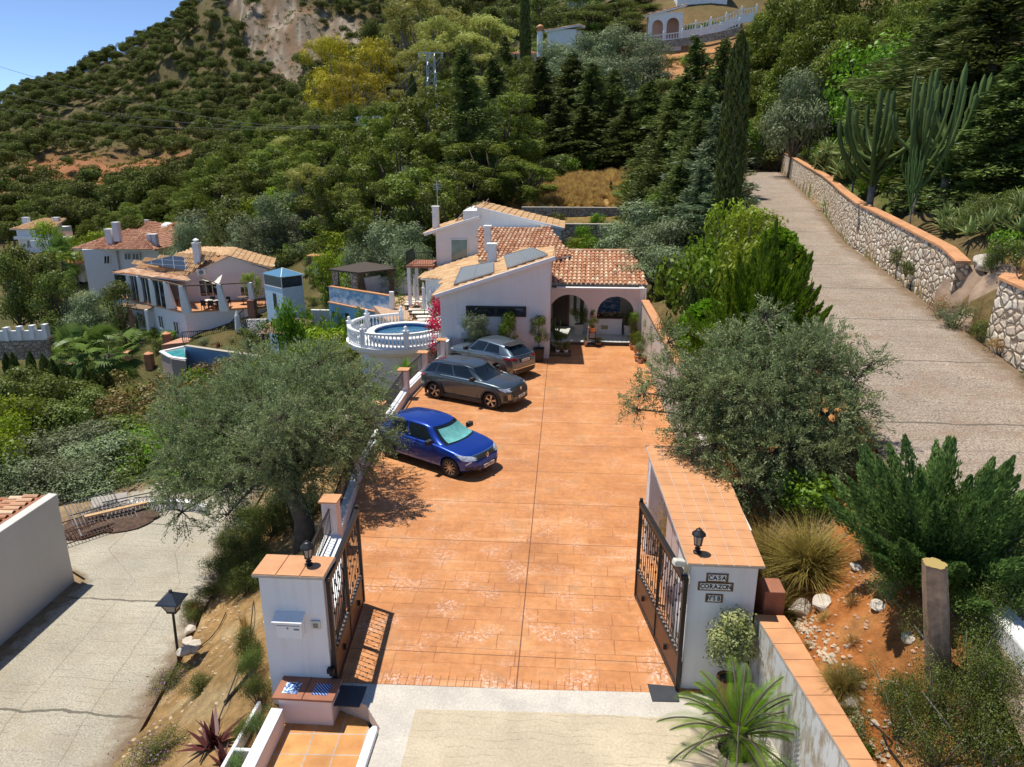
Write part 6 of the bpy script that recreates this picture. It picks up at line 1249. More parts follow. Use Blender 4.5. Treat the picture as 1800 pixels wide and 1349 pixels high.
# lettering tiles
TXT=simple("black_glaze",(.012,.010,.010),.25,var=0)
m,nt,b=newmat("tile_border");v=coords(nt);nt.links.new(ramp(nt,noise(nt,v,60,3,.6),[(.45,(.05,.02,.015)),(.62,(.30,.16,.06))]),b.inputs["Base Color"]);b.inputs["Roughness"].default_value=.3;TBORD=m
def text(s_,x,y,z,h,parent,mat=TXT,name="lettering",rot=(R(90),0,0),ext=.002,space=1.0,sx=1.0,off=0.0):
    cu=bpy.data.curves.new(name,'FONT');cu.body=s_;cu.size=h*1.38;cu.align_x='CENTER';cu.align_y='CENTER';cu.extrude=ext;cu.space_character=space;cu.offset=off
    t_=bpy.data.objects.new(name,cu);COL.objects.link(t_);dg=bpy.context.evaluated_depsgraph_get();me=bpy.data.meshes.new_from_object(t_.evaluated_get(dg));bpy.data.objects.remove(t_)
    o=link_mesh(name,me,mat,parent);o.location=Vector((x,y,z))-(wloc(parent)if parent else Vector((0,0,0)));o.rotation_euler=rot;o.scale=(sx,1,1);return o
def plaque(s_,cx,cz,cw,n,lb,extra=None):
    y=11.1;tw=cw*n;e=E("sign",(cx,y,cz),lb,"sign",None);MB().box(cx-tw/2-.035,cx+tw/2+.035,y-.012,y-.001,cz-.085,cz+.085).build("border",TBORD,e)
    f=MB()
    for i in range(n):f.box(cx-tw/2+i*cw+.001,cx-tw/2+(i+1)*cw-.001,y-.016,y-.012,cz-.060,cz+.060)
    f.build("tiles",simple("white_glazed_tile",(.74,.72,.68),.2,var=.05),e)
    for i,ch in enumerate(s_):
        if ch=="º":text("º",cx-tw/2+(i-1+.5)*cw+.026,y-.019,cz+.008,.08,e,off=.001)
    letters=[c_ for c_ in s_ if c_!="º"]
    for i,ch in enumerate(letters):text(ch,cx-tw/2+(i+.5)*cw-(.014 if(ch=="N" and "º" in s_)else 0),y-.019,cz,.088,e,sx=.82 if ch!="N" or "º" not in s_ else.6,off=.0025)
plaque("CASA",2.735,2.34,.076,4,"upper house name tiles reading CASA on the right gate wall");plaque("CORAZON",2.72,2.165,.076,7,"wider house name tiles reading CORAZON below CASA");plaque("Nº5B",2.715,1.93,.076,3,"small number tiles reading Nº 5 B below the name")
# retaining wall to the right of the apron
rw=E("retaining_wall",(3.7,9,0),"flaking whitewashed retaining wall with a terracotta coping right of the gate","wall")
RWI=[(3.44,11.1),(3.50,10.7),(3.87,7.95),(4.2,5.5)];RWO=[(3.93,11.1),(3.99,10.75),(4.20,7.97),(4.5,5.5)]
m,nt,b=newmat("flaking_whitewash");v=coords(nt);s1=noise(nt,coords(nt,(2.2,2.2,.55),rot=(0,.35,0)),3.2,7,.7);c1=ramp(nt,s1,[(.38,(.40,.30,.20)),(.47,(.50,.45,.38)),(.52,(.66,.64,.60)),(.75,(.72,.70,.67))]);nt.links.new(c1,b.inputs["Base Color"]);b.inputs["Roughness"].default_value=.9;bump(nt,b,s1,.5,.03)
for i in range(3):MB().prism([RWI[i],RWI[i+1],RWO[i+1],RWO[i]][::-1],-.3,1.60).build("wall_section",m,rw)
for i in range(3):captiles(rw,[RWI[i+1],(RWO[i+1][0]+.02,RWO[i+1][1]),(RWO[i][0]+.02,RWO[i][1]),RWI[i]],1.602,1,[1,7,6][i],t=.04,name="coping")
e=E("brick_box",(3.85,11.5,1.6),"small brick box at the corner above the retaining wall","planter");MB().box(3.62,3.98,11.25,11.7,1.3,2.0).build("brick_body",TERRA_D,e,bevel=.015)
# potted ficus and cycad
e=E("plant_pot",(2.98,10.72,0),"tall woven terracotta coloured pot before the right gate wall","pot");m,nt,b=newmat("woven_pot");v=coords(nt);ck=nt.nodes.new("ShaderNodeTexBrick");nt.links.new(coords(nt,(1,1,1),"Object",(R(90),0,0)),ck.inputs[0]);ck.inputs["Scale"].default_value=1;ck.inputs["Brick Width"].default_value=.045;ck.inputs["Row Height"].default_value=.035;ck.inputs["Mortar Size"].default_value=.006;ck.inputs["Color1"].default_value=(.50,.23,.11,1);ck.inputs["Color2"].default_value=(.60,.31,.16,1);ck.inputs["Mortar"].default_value=(.18,.07,.035,1)
nt.links.new(ck.outputs[0],b.inputs["Base Color"]);b.inputs["Roughness"].default_value=.7;bump(nt,b,ck.outputs["Fac"],-.6,.01)
MB().lathe([(.001,0),(.145,0),(.165,.55),(.18,.56),(.18,.60),(.15,.60),(.14,.56),(.001,.55)],(2.98,10.72,0),24).build("pot_body",m,e,smooth=False);MB().lathe([(.14,.57),(.001,.575)],(2.98,10.72,0),16).build("soil",SHADE,e)
fb=[((0,0,.85),(.36,.36,.42)),((.12,.05,1.15),(.27,.27,.25)),((-.14,.02,.62),(.26,.26,.2)),((.16,-.05,.62),(.24,.24,.2)),((-.06,-.05,1.28),.16),((-.22,0,.98),.2),((.26,.02,.92),.2)]
mb=MB();limbs(mb,(0,0,0),.025,fb,RNG,.3);L_VAR=leafmat("variegated_leaf",(.045,.085,.012),(.50,.50,.20),.3)
PROTO["ficus"]=[protomesh("ficus",blobcrown(fb,9500,.05,.026,1.2,inner=.5,low=-1),mb,L_VAR,BARKG)]
plant("ficus","potted_ficus",(2.98,10.72,.52),1.38,1.08,"rounded variegated ficus in the woven pot before the gate wall","plant")
e=E("plant_pot",(2.86,9.35,0),"wide terracotta pot of the palm like cycad at the bottom edge","pot");MB().lathe([(.001,0),(.22,0),(.30,.30),(.33,.31),(.33,.37),(.29,.37),(.28,.32),(.001,.32)],(2.86,9.35,0),24).build("pot_body",simple("pinkish_cream_pot",(.62,.48,.36),.7,var=.15),e);MB().lathe([(.28,.33),(.001,.335)],(2.86,9.35,0),16).build("soil",SHADE,e)
plant("cycad","cycad",(2.86,9.35,.30),None,None,"palm like cycad with arching fronds in a pot at the bottom edge","plant",rz=.4).scale=(1.15,1.15,1.15)
# boundary wall right of the drive
bw=E("boundary_wall",(3.95,28,0),"beige boundary wall with terracotta coping along the right of the drive","wall");MB().hexa([(3.9,22,-.2),(4.12,22,-.2),(4.12,36.3,-.2),(3.9,36.3,-.2),(3.9,22,2.45),(4.12,22,2.45),(4.12,36.3,2.28),(3.9,36.3,2.28)]).build("wall_body",GREYW,bw);MB().hexa([(3.84,22,2.452),(4.22,22,2.452),(4.22,36.25,2.283),(3.84,36.25,2.283),(3.84,22,2.52),(4.22,22,2.52),(4.22,36.25,2.35),(3.84,36.25,2.35)]).build("coping",CAPT,bw,bevel=.01)
bw=E("boundary_wall",(3.9,19,0),"lower stretch of beige wall hidden behind the big olive on the right","wall");MB().prism([(3.72,16.3),(3.95,16.3),(4.1,21.95),(3.88,21.95)],-.2,1.9).build("wall_body",GREYW,bw)
# fence along the left of the drive
fe=E("fence",(-5.6,20,0),"white low wall with pillars and black railing along the left of the drive","fence")
FP=[(-5.22,11.1),(-5.58,15.55),(-6.12,19.4),(-6.28,23.0),(-6.30,27.1),(-6.05,29.75),(-5.62,32.0)]
MB().prism([(-5.34,11.1),(-4.36,11.1),(-4.66,13.2),(-5.3,15.4),(-5.74,15.4)],-1.2,.42).build("wide_plinth",TRIM,fe,bevel=.02)
pp0=None
for i,(p,q)in enumerate(zip(FP,FP[1:])):
    p3,q3=Vector((*p,0)),Vector((*q,0));d=(q3-p3).normalized();n_=Vector((d.y,-d.x,0))
    if i:w_=MB();w_.hexa([p3-n_*.15-Vector((0,0,2.2)),p3+n_*.16-Vector((0,0,2.2)),q3+n_*.16-Vector((0,0,2.2)),q3-n_*.15-Vector((0,0,2.2)),p3-n_*.15+Vector((0,0,.34)),p3+n_*.16+Vector((0,0,.34)),q3+n_*.16+Vector((0,0,.34)),q3-n_*.15+Vector((0,0,.34))]);w_.build("low_wall",TRIM if i>1 else WHITE,fe,bevel=.015)
    a,b_=p3+d*(.1 if i==0 else.2),q3-d*.2;r_=MB();r_.bar(a+Vector((0,0,1.12)),b_+Vector((0,0,1.12)),.045,.03);r_.bar(a+Vector((0,0,.52)),b_+Vector((0,0,.52)),.03,.02);n=int((b_-a).length/.115)
    for k in range(n+1):c=a.lerp(b_,k/n);r_.bar(c+Vector((0,0,.50)),c+Vector((0,0,1.12)),.014)
    r_.build("railing_panel",BLACKM,fe)
for i,(x,y)in enumerate(FP[1:]):
    s_=.18;o=MB();o.box(x-s_,x+s_,y-s_,y+s_,-.6,1.14 if i else 1.28);o.build("pillar",PINKW if i<5 else WHITE,fe,bevel=.012);c=MB();zt=1.14 if i else 1.28;c.box(x-.23,x+.23,y-.23,y+.23,zt+.002,zt+.05);c.build("pillar_cap",CAPT,fe,bevel=.01)
MB().box(-5.6,-5.35,32.3,33.28,-.5,1.0).build("wall_stub",WHITE,fe,bevel=.02)
plant("yucca","yucca",(-7.55,27.6,gz(-7.55,27.6)),2.3 if False else None,None,"spiky green yucca below the fence in front of the drum, nearer one","plant").scale=(1.0,1.0,1.0)
bpy.data.objects["yucca"].location.z=aty(683,690,27.6)[2]-.3
MB().tube([(-7.55,27.6,-3),(-7.55,27.6,bpy.data.objects["yucca"].location.z+.05)],.09,8).build("stem",BARK,bpy.data.objects["yucca"])
y2=plant("yucca","yucca",(-7.15,31.2,aty(735,645,31.2)[2]-.35),None,None,"spiky green yucca beside the fence under the round terrace, farther one","plant");MB().tube([(-7.15,31.2,-4),(-7.15,31.2,y2.location.z+.05)],.09,8).build("stem",BARK,y2)
# ------------------------------------------------------------------ lower road side
lpst=E("street_lamp",(-9.05,13.9,-2.5),"dark lamp post with a pyramid topped lantern beside the lower road","street lamp");mb=MB();mb.tube([(-9.06,13.9,-2.7),(-8.99,13.9,-.88)],[.035,.03],10);mb.lathe([(.06,-2.5),(.06,-2.35),(.04,-2.3)],(-9.05,13.9,0),10);mb.build("post",BLACKM,lpst)
cx,cy=-8.97,13.9;sq=lambda r_,z:[(cx-r_,cy-r_,z),(cx+r_,cy-r_,z),(cx+r_,cy+r_,z),(cx-r_,cy+r_,z)]
MB().hexa(sq(.10,-.86)+sq(.19,-.60)).build("lantern_glass",simple("frosted_lamp_glass",(.34,.32,.28),.5),lpst);mb=MB();mb.add(sq(.27,-.60)+sq(.25,-.57)+[(cx,cy,-.36)],[(3,2,1,0),(0,1,5,4),(1,2,6,5),(2,3,7,6),(3,0,4,7),(4,5,8),(5,6,8),(6,7,8),(7,4,8)]);mb.box(cx-.03,cx+.03,cy-.03,cy+.03,-.38,-.33);mb.build("lantern_roof",simple("slate_blue_metal",(.05,.06,.08),.35,.5),lpst)
mb=MB();[mb.bar(a,b_,.02)for a,b_ in zip(sq(.10,-.86),sq(.19,-.60))];mb.box(cx-.11,cx+.11,cy-.11,cy+.11,-.90,-.86);mb.build("lantern_frame",BLACKM,lpst)
gr=E("garage",(-16.5,13,-2.6),"white garage wall with a clay tile roof at the left edge","building");GARW=plaster("garage_plaster",(.66,.62,.57),amt=.08)
body(gr,[(-14.1,5),(-14.1,17.4),(-24,17.4),(-24,5)],-3.2,lambda x,y:.10+.16*(x+14.1),GARW)
MB().hexa([(-14.36,5,-.1),(-14.095,5,-.1),(-14.095,17.45,-.1),(-14.36,17.45,-.1),(-14.36,5,.22),(-14.095,5,.20),(-14.095,17.45,.20),(-14.36,17.45,.22)]).build("parapet",GARW,gr,bevel=.02)
tiled("roof",gr,[(-14.37,5,.20),(-14.37,17.35,.20),(-24,17.35,.20-.155*9.63),(-24,5,.20-.155*9.63)],TILE,.24,.42)
def rockmesh(name,seed,r,sq_=(1,1,.7),det=3,amp=.35):
    bm=bmesh.new();bmesh.ops.create_icosphere(bm,subdivisions=det,radius=1);g=np.random.default_rng(seed);pl=[(Vector(unit(1,g)[0]),g.uniform(.55,.9))for _ in range(14)]
    for v_ in bm.verts:
        for n_,d_ in pl:
            k=v_.co.dot(n_)-d_
            if k>0:v_.co-=n_*k*.9
        v_.co*=1+float(vnoise(np.array([v_.co.x*3+seed]),np.array([v_.co.y*3+v_.co.z*2]),1.0,seed)[0]-.5)*amp*.4
        v_.co=Vector((v_.co.x*sq_[0]*r,v_.co.y*sq_[1]*r,v_.co.z*sq_[2]*r))
    me=bpy.data.meshes.new(name);bm.to_mesh(me);bm.free();return me
# scrap iron grilles
def grille(px,py,wd,hh,rz,tilt,lb,nb=14,rusty=False):
    x,y,z=at(px,py,-2.42);e=E("scrap_grille",(x,y,z),lb,"grille","scrap iron grilles");mat=simple("rusty_iron",(.10,.045,.025),.8,.2,var=.4,scale=9)if rusty else simple("grey_iron",(.09,.085,.085),.5,.5,var=.4,scale=9);M3=Matrix.Rotation(rz,3,'Z')@Matrix.Rotation(tilt,3,'X');q=lambda u,v_:Vector((x,y,z))+M3@Vector((u,v_,.05));f=MB()
    for u in(-wd/2,wd/2):f.bar(q(u,0),q(u,hh),.035)
    for v_ in(0,hh*.5,hh):f.bar(q(-wd/2,v_),q(wd/2,v_),.03)
    f.build("frame",mat,e);b_=MB()
    for k in range(1,nb):b_.bar(q(-wd/2+wd*k/nb,0),q(-wd/2+wd*k/nb,hh),.016)
    for k in range(0,nb,2):b_.tube([q(-wd/2+wd*(k+.5)/nb+.05*math.cos(t),hh*.5+.09*math.sin(t))for t in np.linspace(0,6.28,9)],.008,4)
    b_.build("bars",mat,e)
grille(150,948,1.6,1.1,R(50),R(14),"rusty brown iron grille lying nearest to the garage",16,True);grille(195,930,1.7,1.1,R(45),R(18),"dark iron grille in the middle of the scrap heap");grille(235,912,1.7,1.0,R(35),R(22),"grey iron grille with scrolls at the far end of the scrap heap");grille(175,915,1.5,1.0,R(50),R(30),"steeply leaning grille at the back of the scrap heap");grille(258,905,1.1,.8,R(15),R(20),"small iron grille at the right end of the scrap heap")
for k_,(px,py,r_)in enumerate(((160,925,.9),(205,910,1.0),(240,900,.8))):x,y,z=at(px,py,-2.4);o=link_mesh("scrap_heap",rockmesh("scrap_heap",90+k_,r_,(1.25,.9,.26),3),simple("rust_debris",(.10,.06,.04),.95,var=.6,scale=8,bmp=1.0,bscale=14));o.location=(x,y,-2.45);tag(o,"dark rusty debris under the scrap grilles, "+["nearest the garage","in the middle","at the far end"][k_],"debris")
x,y,z=at(205,893,-2.0);tag(MB().obox((x,y,-2.05),(1.9,.12,.05),rz=R(38),rx=.2).build("plank",simple("raw_plank",(.55,.36,.18),.8,var=.2,scale=6)),"pale timber plank lying across the scrap grilles","plank")
x,y,z=at(165,882,-2.2);mb=MB();mb.obox((x+.5,y+.1,-2.2),(1.1,.5,.05),rz=R(30),rx=R(25));tag(mb.build("board",simple("grey_board",(.42,.38,.33),.8,var=.2)),"weathered pale board leaning behind the scrap grilles","board")
e=E("low_wall",(-11.6,24.2,-2.6),"low white curved kerb wall at the far end of the lower road","wall");mb=MB();pts=[at(px,py,-2.4)for px,py in((228,893),(260,891),(300,889),(340,893),(365,900))];[mb.bar((*a[:2],-2.45),(*b_[:2],-2.45),.2,.55)for a,b_ in zip(pts,pts[1:])];mb.build("wall_body",WHITE,e)
# vegetation of the bank between lower road and drive
def P2(px,py,z):x,y,_=at(px,py,z);return x,y,gz(x,y)
def ground(px,py):
    """photo pixel -> point on the terrain"""
    lo,hi=4.0,400.0;d=ray(px,py);prev=lo
    for t in np.geomspace(4,400,160):
        p=np.array([0,0,CAM_H])+d*t
        if p[2]<gz(p[0],p[1]):hi=t;lo=prev;break
        prev=t
    for _ in range(12):
        m_=(lo+hi)/2;p=np.array([0,0,CAM_H])+d*m_
        if p[2]<gz(p[0],p[1]):hi=m_
        else:lo=m_
    return float(p[0]),float(p[1]),gz(p[0],p[1])
def G(kind,name,px,py,h,w,label,cat="shrub",group=None,dz=-.08):
    x,y,z=ground(px,py);return plant(kind,name,(x,y,z+dz),h,w,label,cat,group)
for a_ in((418,985,1.0,1.5),(395,1010,.9,1.4),(440,960,1.1,1.5),(410,1035,.8,1.2),(375,1050,.6,1.1),(452,1000,1.1,1.3),(436,1040,1.0,1.2),(350,1095,.6,.9),(340,1075,.5,.8),(455,930,1.2,1.5),(480,940,1.3,1.6),(500,905,1.4,1.6),(465,1015,.9,1.1),(520,925,1.2,1.4),(548,905,1.0,1.3),(400,960,.8,1.2),(425,930,1.0,1.3)):G("finebush","bank_shrub",*a_,"dark green creeping shrub on the bank below the big left olive","shrub","shrubs on the left bank")
for a_,l_ in(((445,1190,.9,.8),"dark leafy shrub left of the bench ledge"),((438,1150,.8,.7),"green shrub against the left side of the gate pillar"),((455,1235,.8,.7),"round green shrub below the bench ledge"),((430,1300,.6,.6),"leafy shrub left of the planting box"),((350,1215,.55,.8),"small green shrub among the purple flowers")):G("finebush","shrub",*a_,l_)
for a_ in((430,1110,.7,.6),(345,1080,.6,.8),(430,1135,.55,.5)):G("drytuft","dry_grass_tuft",*a_,"dry straw coloured grass tuft on the left bank","grass","dry tufts on the left bank")
e=G("finebush","flowering_shrub",300,1205,.5,1.1,"purple flowering ground shrub beside the lower road");e2=G("finebush","flowering_shrub",275,1330,.5,1.2,"purple flowering shrub at the bottom edge of the lower road")
for ee in(e,e2):
    n=260;p=wloc(ee);V,F,T=leafset(np.array(p)+np.c_[RNG.normal(0,.28,n),RNG.normal(0,.28,n),RNG.uniform(.12,.42,n)],.035,.03,RNG.random(n));o=link_mesh("flowers",npmesh("flowers",(V-np.array(p)),F,4,T),L_PURPLE);o.parent=ee;s_=ee.scale;o.scale=(1/s_[0],1/s_[1],1/s_[2]);o.rotation_euler.z=-ee.rotation_euler.z
G("maroonaloe","maroon_aloe",378,1310,.75,1.3,"dark maroon spiky aloe on the bank at the bottom","plant");G("maroonaloe","maroon_aloe",395,1345,.5,.9,"second smaller maroon aloe at the bottom edge","plant")
ROCKM=simple("pale_limestone",(.56,.49,.40),.9,var=.25,scale=5,bmp=.7,bscale=14);ROCKB=simple("brown_rock",(.36,.25,.17),.95,var=.4,scale=2.2,bmp=1.0,bscale=7)
def rock(loc,r,label,seed,mat=ROCKM,group=None,sq_=(1,1,.7),name="rock",rz=0,det=3):
    o=link_mesh(name,rockmesh(name,seed,r,sq_,det),mat);o.location=loc;o.rotation_euler.z=rz;return tag(o,label,"rock",group)
for i,(px,py,r_)in enumerate(((332,1135,.20),(340,1155,.17),(328,1165,.19),(346,1140,.17),(335,1120,.16))):x,y,z=ground(px,py);rock((x,y,z+.12+(i%3)*.1),r_,"whitewashed stone in the little heap behind the lamp post",i,group="stones behind the lamp post")
# stones and hoses on the two banks
def stones(name,label,pts,smin,smax,mat,group=None):
    mb=MB()
    for x,y in pts:
        s_=rnd.uniform(smin,smax);t_=rockmesh("t",rnd.randrange(999),s_,(rnd.uniform(.7,1.2),rnd.uniform(.7,1.2),rnd.uniform(.4,.8)),1);z=gz(x,y);mb.add([(x+v_.co.x,y+v_.co.y,z+v_.co.z+s_*.15)for v_ in t_.vertices],[tuple(p.vertices)for p in t_.polygons]);bpy.data.meshes.remove(t_)
    return tag(mb.build(name,mat),label,"stones",None,"stuff")
stones("gravel","loose stones strewn over the left bank",[(np.interp(y,[5,12,24],[-7.7,-8.6,-10.6])+abs(rnd.gauss(0,1.1)),y)for y in[rnd.uniform(7.5,20)for _ in range(420)]],.015,.06,simple("ochre_stone",(.48,.36,.22),.95,var=.3,scale=1.5))
stones("gravel","loose stones and clods strewn over the right bank",[(rnd.uniform(4.15,6.2),rnd.uniform(7.2,15))for _ in range(700)],.012,.055,simple("reddish_stone",(.46,.27,.16),.95,var=.4,scale=1.5))
stones("rubble","pale rubble edging behind the retaining wall coping",[(np.interp(y,[5.5,8,11],[4.75,4.4,4.2])+abs(rnd.gauss(0,.16)),y)for y in[rnd.uniform(7.6,11.6)for _ in range(240)]],.02,.07,simple("tan_stone",(.48,.38,.26),.95,var=.3,scale=2))
for pts_,lb in(([(395,1240),(425,1205),(452,1170)],"thick black irrigation pipe lying on the left bank"),([(352,1345),(385,1270),(420,1180),(440,1120),(446,1060)],"thin black hose running up the left bank"),([(352,1140),(368,1128),(385,1108),(398,1080)],"thin hose near the stone heap"),([(1548,1290),(1560,1320),(1590,1360)],"black hose end on the right bank")):
    pp=[ground(*q)for q in pts_];tag(MB().tube([(x,y,z+.06)for x,y,z in pp],.03 if "thick" in lb else.012,6).build("hose",BLACKM),lb,"hose")
# ------------------------------------------------------------------ right bank
for x,y,s_,l_ in((4.05,12.0,1.0,"big tawny fountain grass hanging over the gate wall"),(4.75,12.5,.9,"second tawny grass clump right of the first"),(4.2,13.1,.85,"third grass clump under the big right olive")):plant("grassclump","fountain_grass",(x,y,gz(x,y)+.05),None,None,l_,"grass").scale=(s_,s_,s_)
G("grassclump","green_grass",1480,1215,.6,1.2,"thin green grass tuft leaning over the terracotta coping","grass");G("greentuft","green_tuft",1395,1115,.3,.3,"small green tuft beside the brick box","plant");G("brightbush","small_weed",1525,1330,.3,.45,"small bright green weed at the bottom edge","plant")
st=E("tree_stump",(5.25,8.95,2.3),"tall sawn off tree stump with an ochre cut face on the right bank","tree stump")
mb=MB();b0=Vector((5.5,8.95,1.9));tpt=Vector((5.03,8.9,4.07));V=[];F=[];n_=28
for i in range(9):
    c=b0.lerp(tpt,i/8);r_=.175-.03*i/8+(.06 if i==0 else 0)
    for k in range(n_):a=6.283*k/n_;rr=r_*(1+.08*math.sin(5*a+i*.3)+.05*math.sin(11*a)+rnd.uniform(-.02,.02));V.append((c.x+rr*math.cos(a),c.y+rr*math.sin(a),c.z))
for i in range(8):
    for k in range(n_):F.append((i*n_+k,i*n_+(k+1)%n_,(i+1)*n_+(k+1)%n_,(i+1)*n_+k))
mb.add(V,F);mb.build("trunk",simple("stripped_bark",(.36,.23,.15),.9,var=.5,scale=7,bmp=.9,bscale=18),st)
m,nt,b=newmat("cut_wood");wv=nt.nodes.new("ShaderNodeTexWave");wv.wave_type='RINGS';wv.rings_direction='Z';nt.links.new(coords(nt),wv.inputs[0]);wv.inputs["Scale"].default_value=14;wv.inputs["Distortion"].default_value=3;nt.links.new(ramp(nt,wv.outputs["Fac"],[(.2,(.30,.20,.06)),(.8,(.48,.36,.12))]),b.inputs["Base Color"]);b.inputs["Roughness"].default_value=.8
cut=MB();cut.add([tuple(Vector(V[8*n_+k])+Vector((0,0,.004)))for k in range(n_)],[tuple(range(n_))]);cut.build("cut_face",m,st)
G("bluebush","shrub",1520,985,.5,.6,"small blue green bush on the red soil","shrub");G("bluebush","shrub",1560,1055,.8,.9,"blue green bush below the juniper, left of the stump","shrub")
for a_ in((1580,1300,1.1,1.5),(1640,1270,1.2,1.5),(1700,1210,1.2,1.3),(1730,1120,1.2,1.3),(1700,1310,1.2,1.5),(1745,1260,1.1,1.3),(1745,1060,1.0,1.1),(1650,1345,1.1,1.5),(1500,1300,.6,.9),(1560,1225,.5,.8),(1500,1200,.45,.7),(1690,1090,.9,.9),(1730,1345,1.2,1.4),(1600,1240,.6,.8)):G("loosebush","bank_shrub",*a_,"fine leaved green shrub on the right bank around the stump","shrub","shrubs around the stump")
for a_ in((1440,960,.45,.6),(1500,1060,.35,.5),(1590,1120,.35,.5),(1600,1010,.45,.6),(1450,1090,.3,.5),(1500,1130,.3,.5),(1690,1040,.5,.7),(1560,960,.4,.6),(1380,960,.4,.5),(1420,1140,.3,.4)):G("drytuft","dry_grass_tuft",*a_,"dry grass tuft on the red soil of the right bank","grass","dry tufts on the right bank")
for i,(px,py,r_,lb)in enumerate(((1410,1080,.26,"pale pink boulder right of the brick box"),(1445,1068,.22,"second boulder behind the pale pink one"),(1505,1000,.12,"small pale stone on the red soil"),(1540,1070,.14,"stone at the top of the red gully"),(1595,1125,.13,"reddish stone left of the stump"),(1490,1240,.16,"pale stone behind the terracotta coping"))):x,y,z=ground(px,py);rock((x,y,z+r_*.35),r_,lb,40+i)
e=E("white_wall",(6.4,8.6,2),"white masonry wall end at the right edge beside the upper road","wall");MB().prism([(6.15,6.0),(6.45,6.0),(6.55,9.6),(6.2,9.4)],.5,3.05).build("wall_body",WHITE,e,bevel=.04)
e=E("fence_post",(6.35,11.0,2.8),"leaning grey wooden post at the right edge of the bank","post");x,y,z=ground(1778,1050);MB().tube([(x,y,z-.3),(x+.1,y,z+.9)],.05,7).build("post",WOOD,e)
plant("juniper","juniper",(*ground(1640,1010)[:2],ground(1640,1010)[2]-.1),2.5,4.0,"spreading blue green juniper beside the upper road","shrub",rz=.3)
plant("feathercypress","cypress_bush",(6.1,22.6,2.6),4.9,5.6,"large feathery bright green conifer bush in the middle right","tree",rz=1.2)
for a_,l_ in(((6.9,27.5,4.6,3.6,"yellowbush"),"yellow green hedge bush behind the feathery conifer"),((5.6,30,4.2,3.0,"brightbush"),"bright green bush above the boundary wall"),((7.9,32.5,4.6,3.4,"yellow"),"yellow green small tree beside the white road fence"),((5.2,26,3.6,2.6,"brightcypress"),"narrow bright cypress in the hedge above the wall"),((6.3,33.5,4.4,2.8,"brightbush"),"bright bush behind the paired cypresses"),((8.3,29,4.0,2.6,"brightcypress"),"bright green cypress beside the upper road"),((5.0,23.2,2.8,2.4,"brightbush"),"bright green bush overhanging the boundary wall"),((7.9,36,4.6,3.4,"yellowbush"),"yellow green bush at the foot of the blue cedars"),((9.0,39,3.4,2.6,"greybush"),"grey green bush at the edge of the upper road")):x,y,h_,w_,k_=a_;plant(k_,"hedge_bush",(x,y,gz(x,y)-.2),h_*.8,w_,l_,"bush")
for a_ in((4.35,31.5,1.5),(4.4,28.5,1.6),(4.5,25.0,2.0),(4.3,21.5,2.0),(4.4,19.6,1.8),(4.4,17.8,1.6),(4.3,34,1.2),(5.2,20.5,1.8),(5.6,18.6,1.6)):x,y,w_=a_;plant("finebush","hanging_shrub",(x,y,gz(x,y)-.3),w_*.9,w_,"shrub hanging over the boundary wall of the drive","shrub","shrubs over the boundary wall")
# the two big olives
def big_olive(name,base,blobs,lb,n_leaf,fork,r=.22,mat=L_OLIVE,bark=BARK):
    base=np.array(base,float);e=E(name,tuple(base),lb,"tree");g=np.random.default_rng(int(abs(base[0])*100));parts=[];mb=MB();tr=[]
    fk=np.array(fork,float);mb.tube([base-[0,0,.4],base+(fk-base)*.35+[.08,0,0],base+(fk-base)*.7-[.05,.05,0],fk],[r*1.5,r*1.05,r*.95,r*.85],12)
    tot=sum(b_[1][0]*b_[1][1]for b_ in blobs)
    for c,rr in blobs:
        c=np.array(c,float);rr=np.array(rr,float);mid=fk+(c-fk)*.55+g.normal(0,.12,3);mid[2]+=.15;mb.tube([fk,mid,c],[r*.36,r*.18,.02],7)
        nl=int(n_leaf*rr[0]*rr[1]/tot);ns=max(8,nl//46)     # sprigs: short twigs with leaves in pairs
        for _ in range(ns):
            d=unit(1,g)[0];d[2]=d[2]*.9+.1;k=.35+.65*g.random()**.6;p0=c+d*rr*k;tw=d*1.0+unit(1,g)[0]*.5+np.array([0,0,-.15 if d[2]<.2 else.25]);tw/=np.linalg.norm(tw);ln=g.uniform(.28,.55);m_=46;t=g.random(m_)
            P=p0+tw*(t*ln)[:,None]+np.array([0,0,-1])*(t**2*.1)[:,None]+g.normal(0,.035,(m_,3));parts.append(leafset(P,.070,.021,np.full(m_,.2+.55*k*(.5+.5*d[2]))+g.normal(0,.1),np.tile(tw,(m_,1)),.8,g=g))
            if _%2==0:mb.tube([p0-tw*.15,p0+tw*ln],[.008,.003],3,False)
        for _ in range(9):q=c+unit(1,g)[0]*rr*.8;mb.tube([c,(c+q)/2+g.normal(0,.06,3),q],[.02,.012,.005],4)
    V,F,T=join(parts);link_mesh("crown",npmesh("crown",V-base,F,4,T),mat,e);mb.build("trunk",bark,e,smooth=True);return e
def B(px,py,Y,rx,rz,ry=None):return(aty(px,py,Y),(rx,ry or rx,rz))
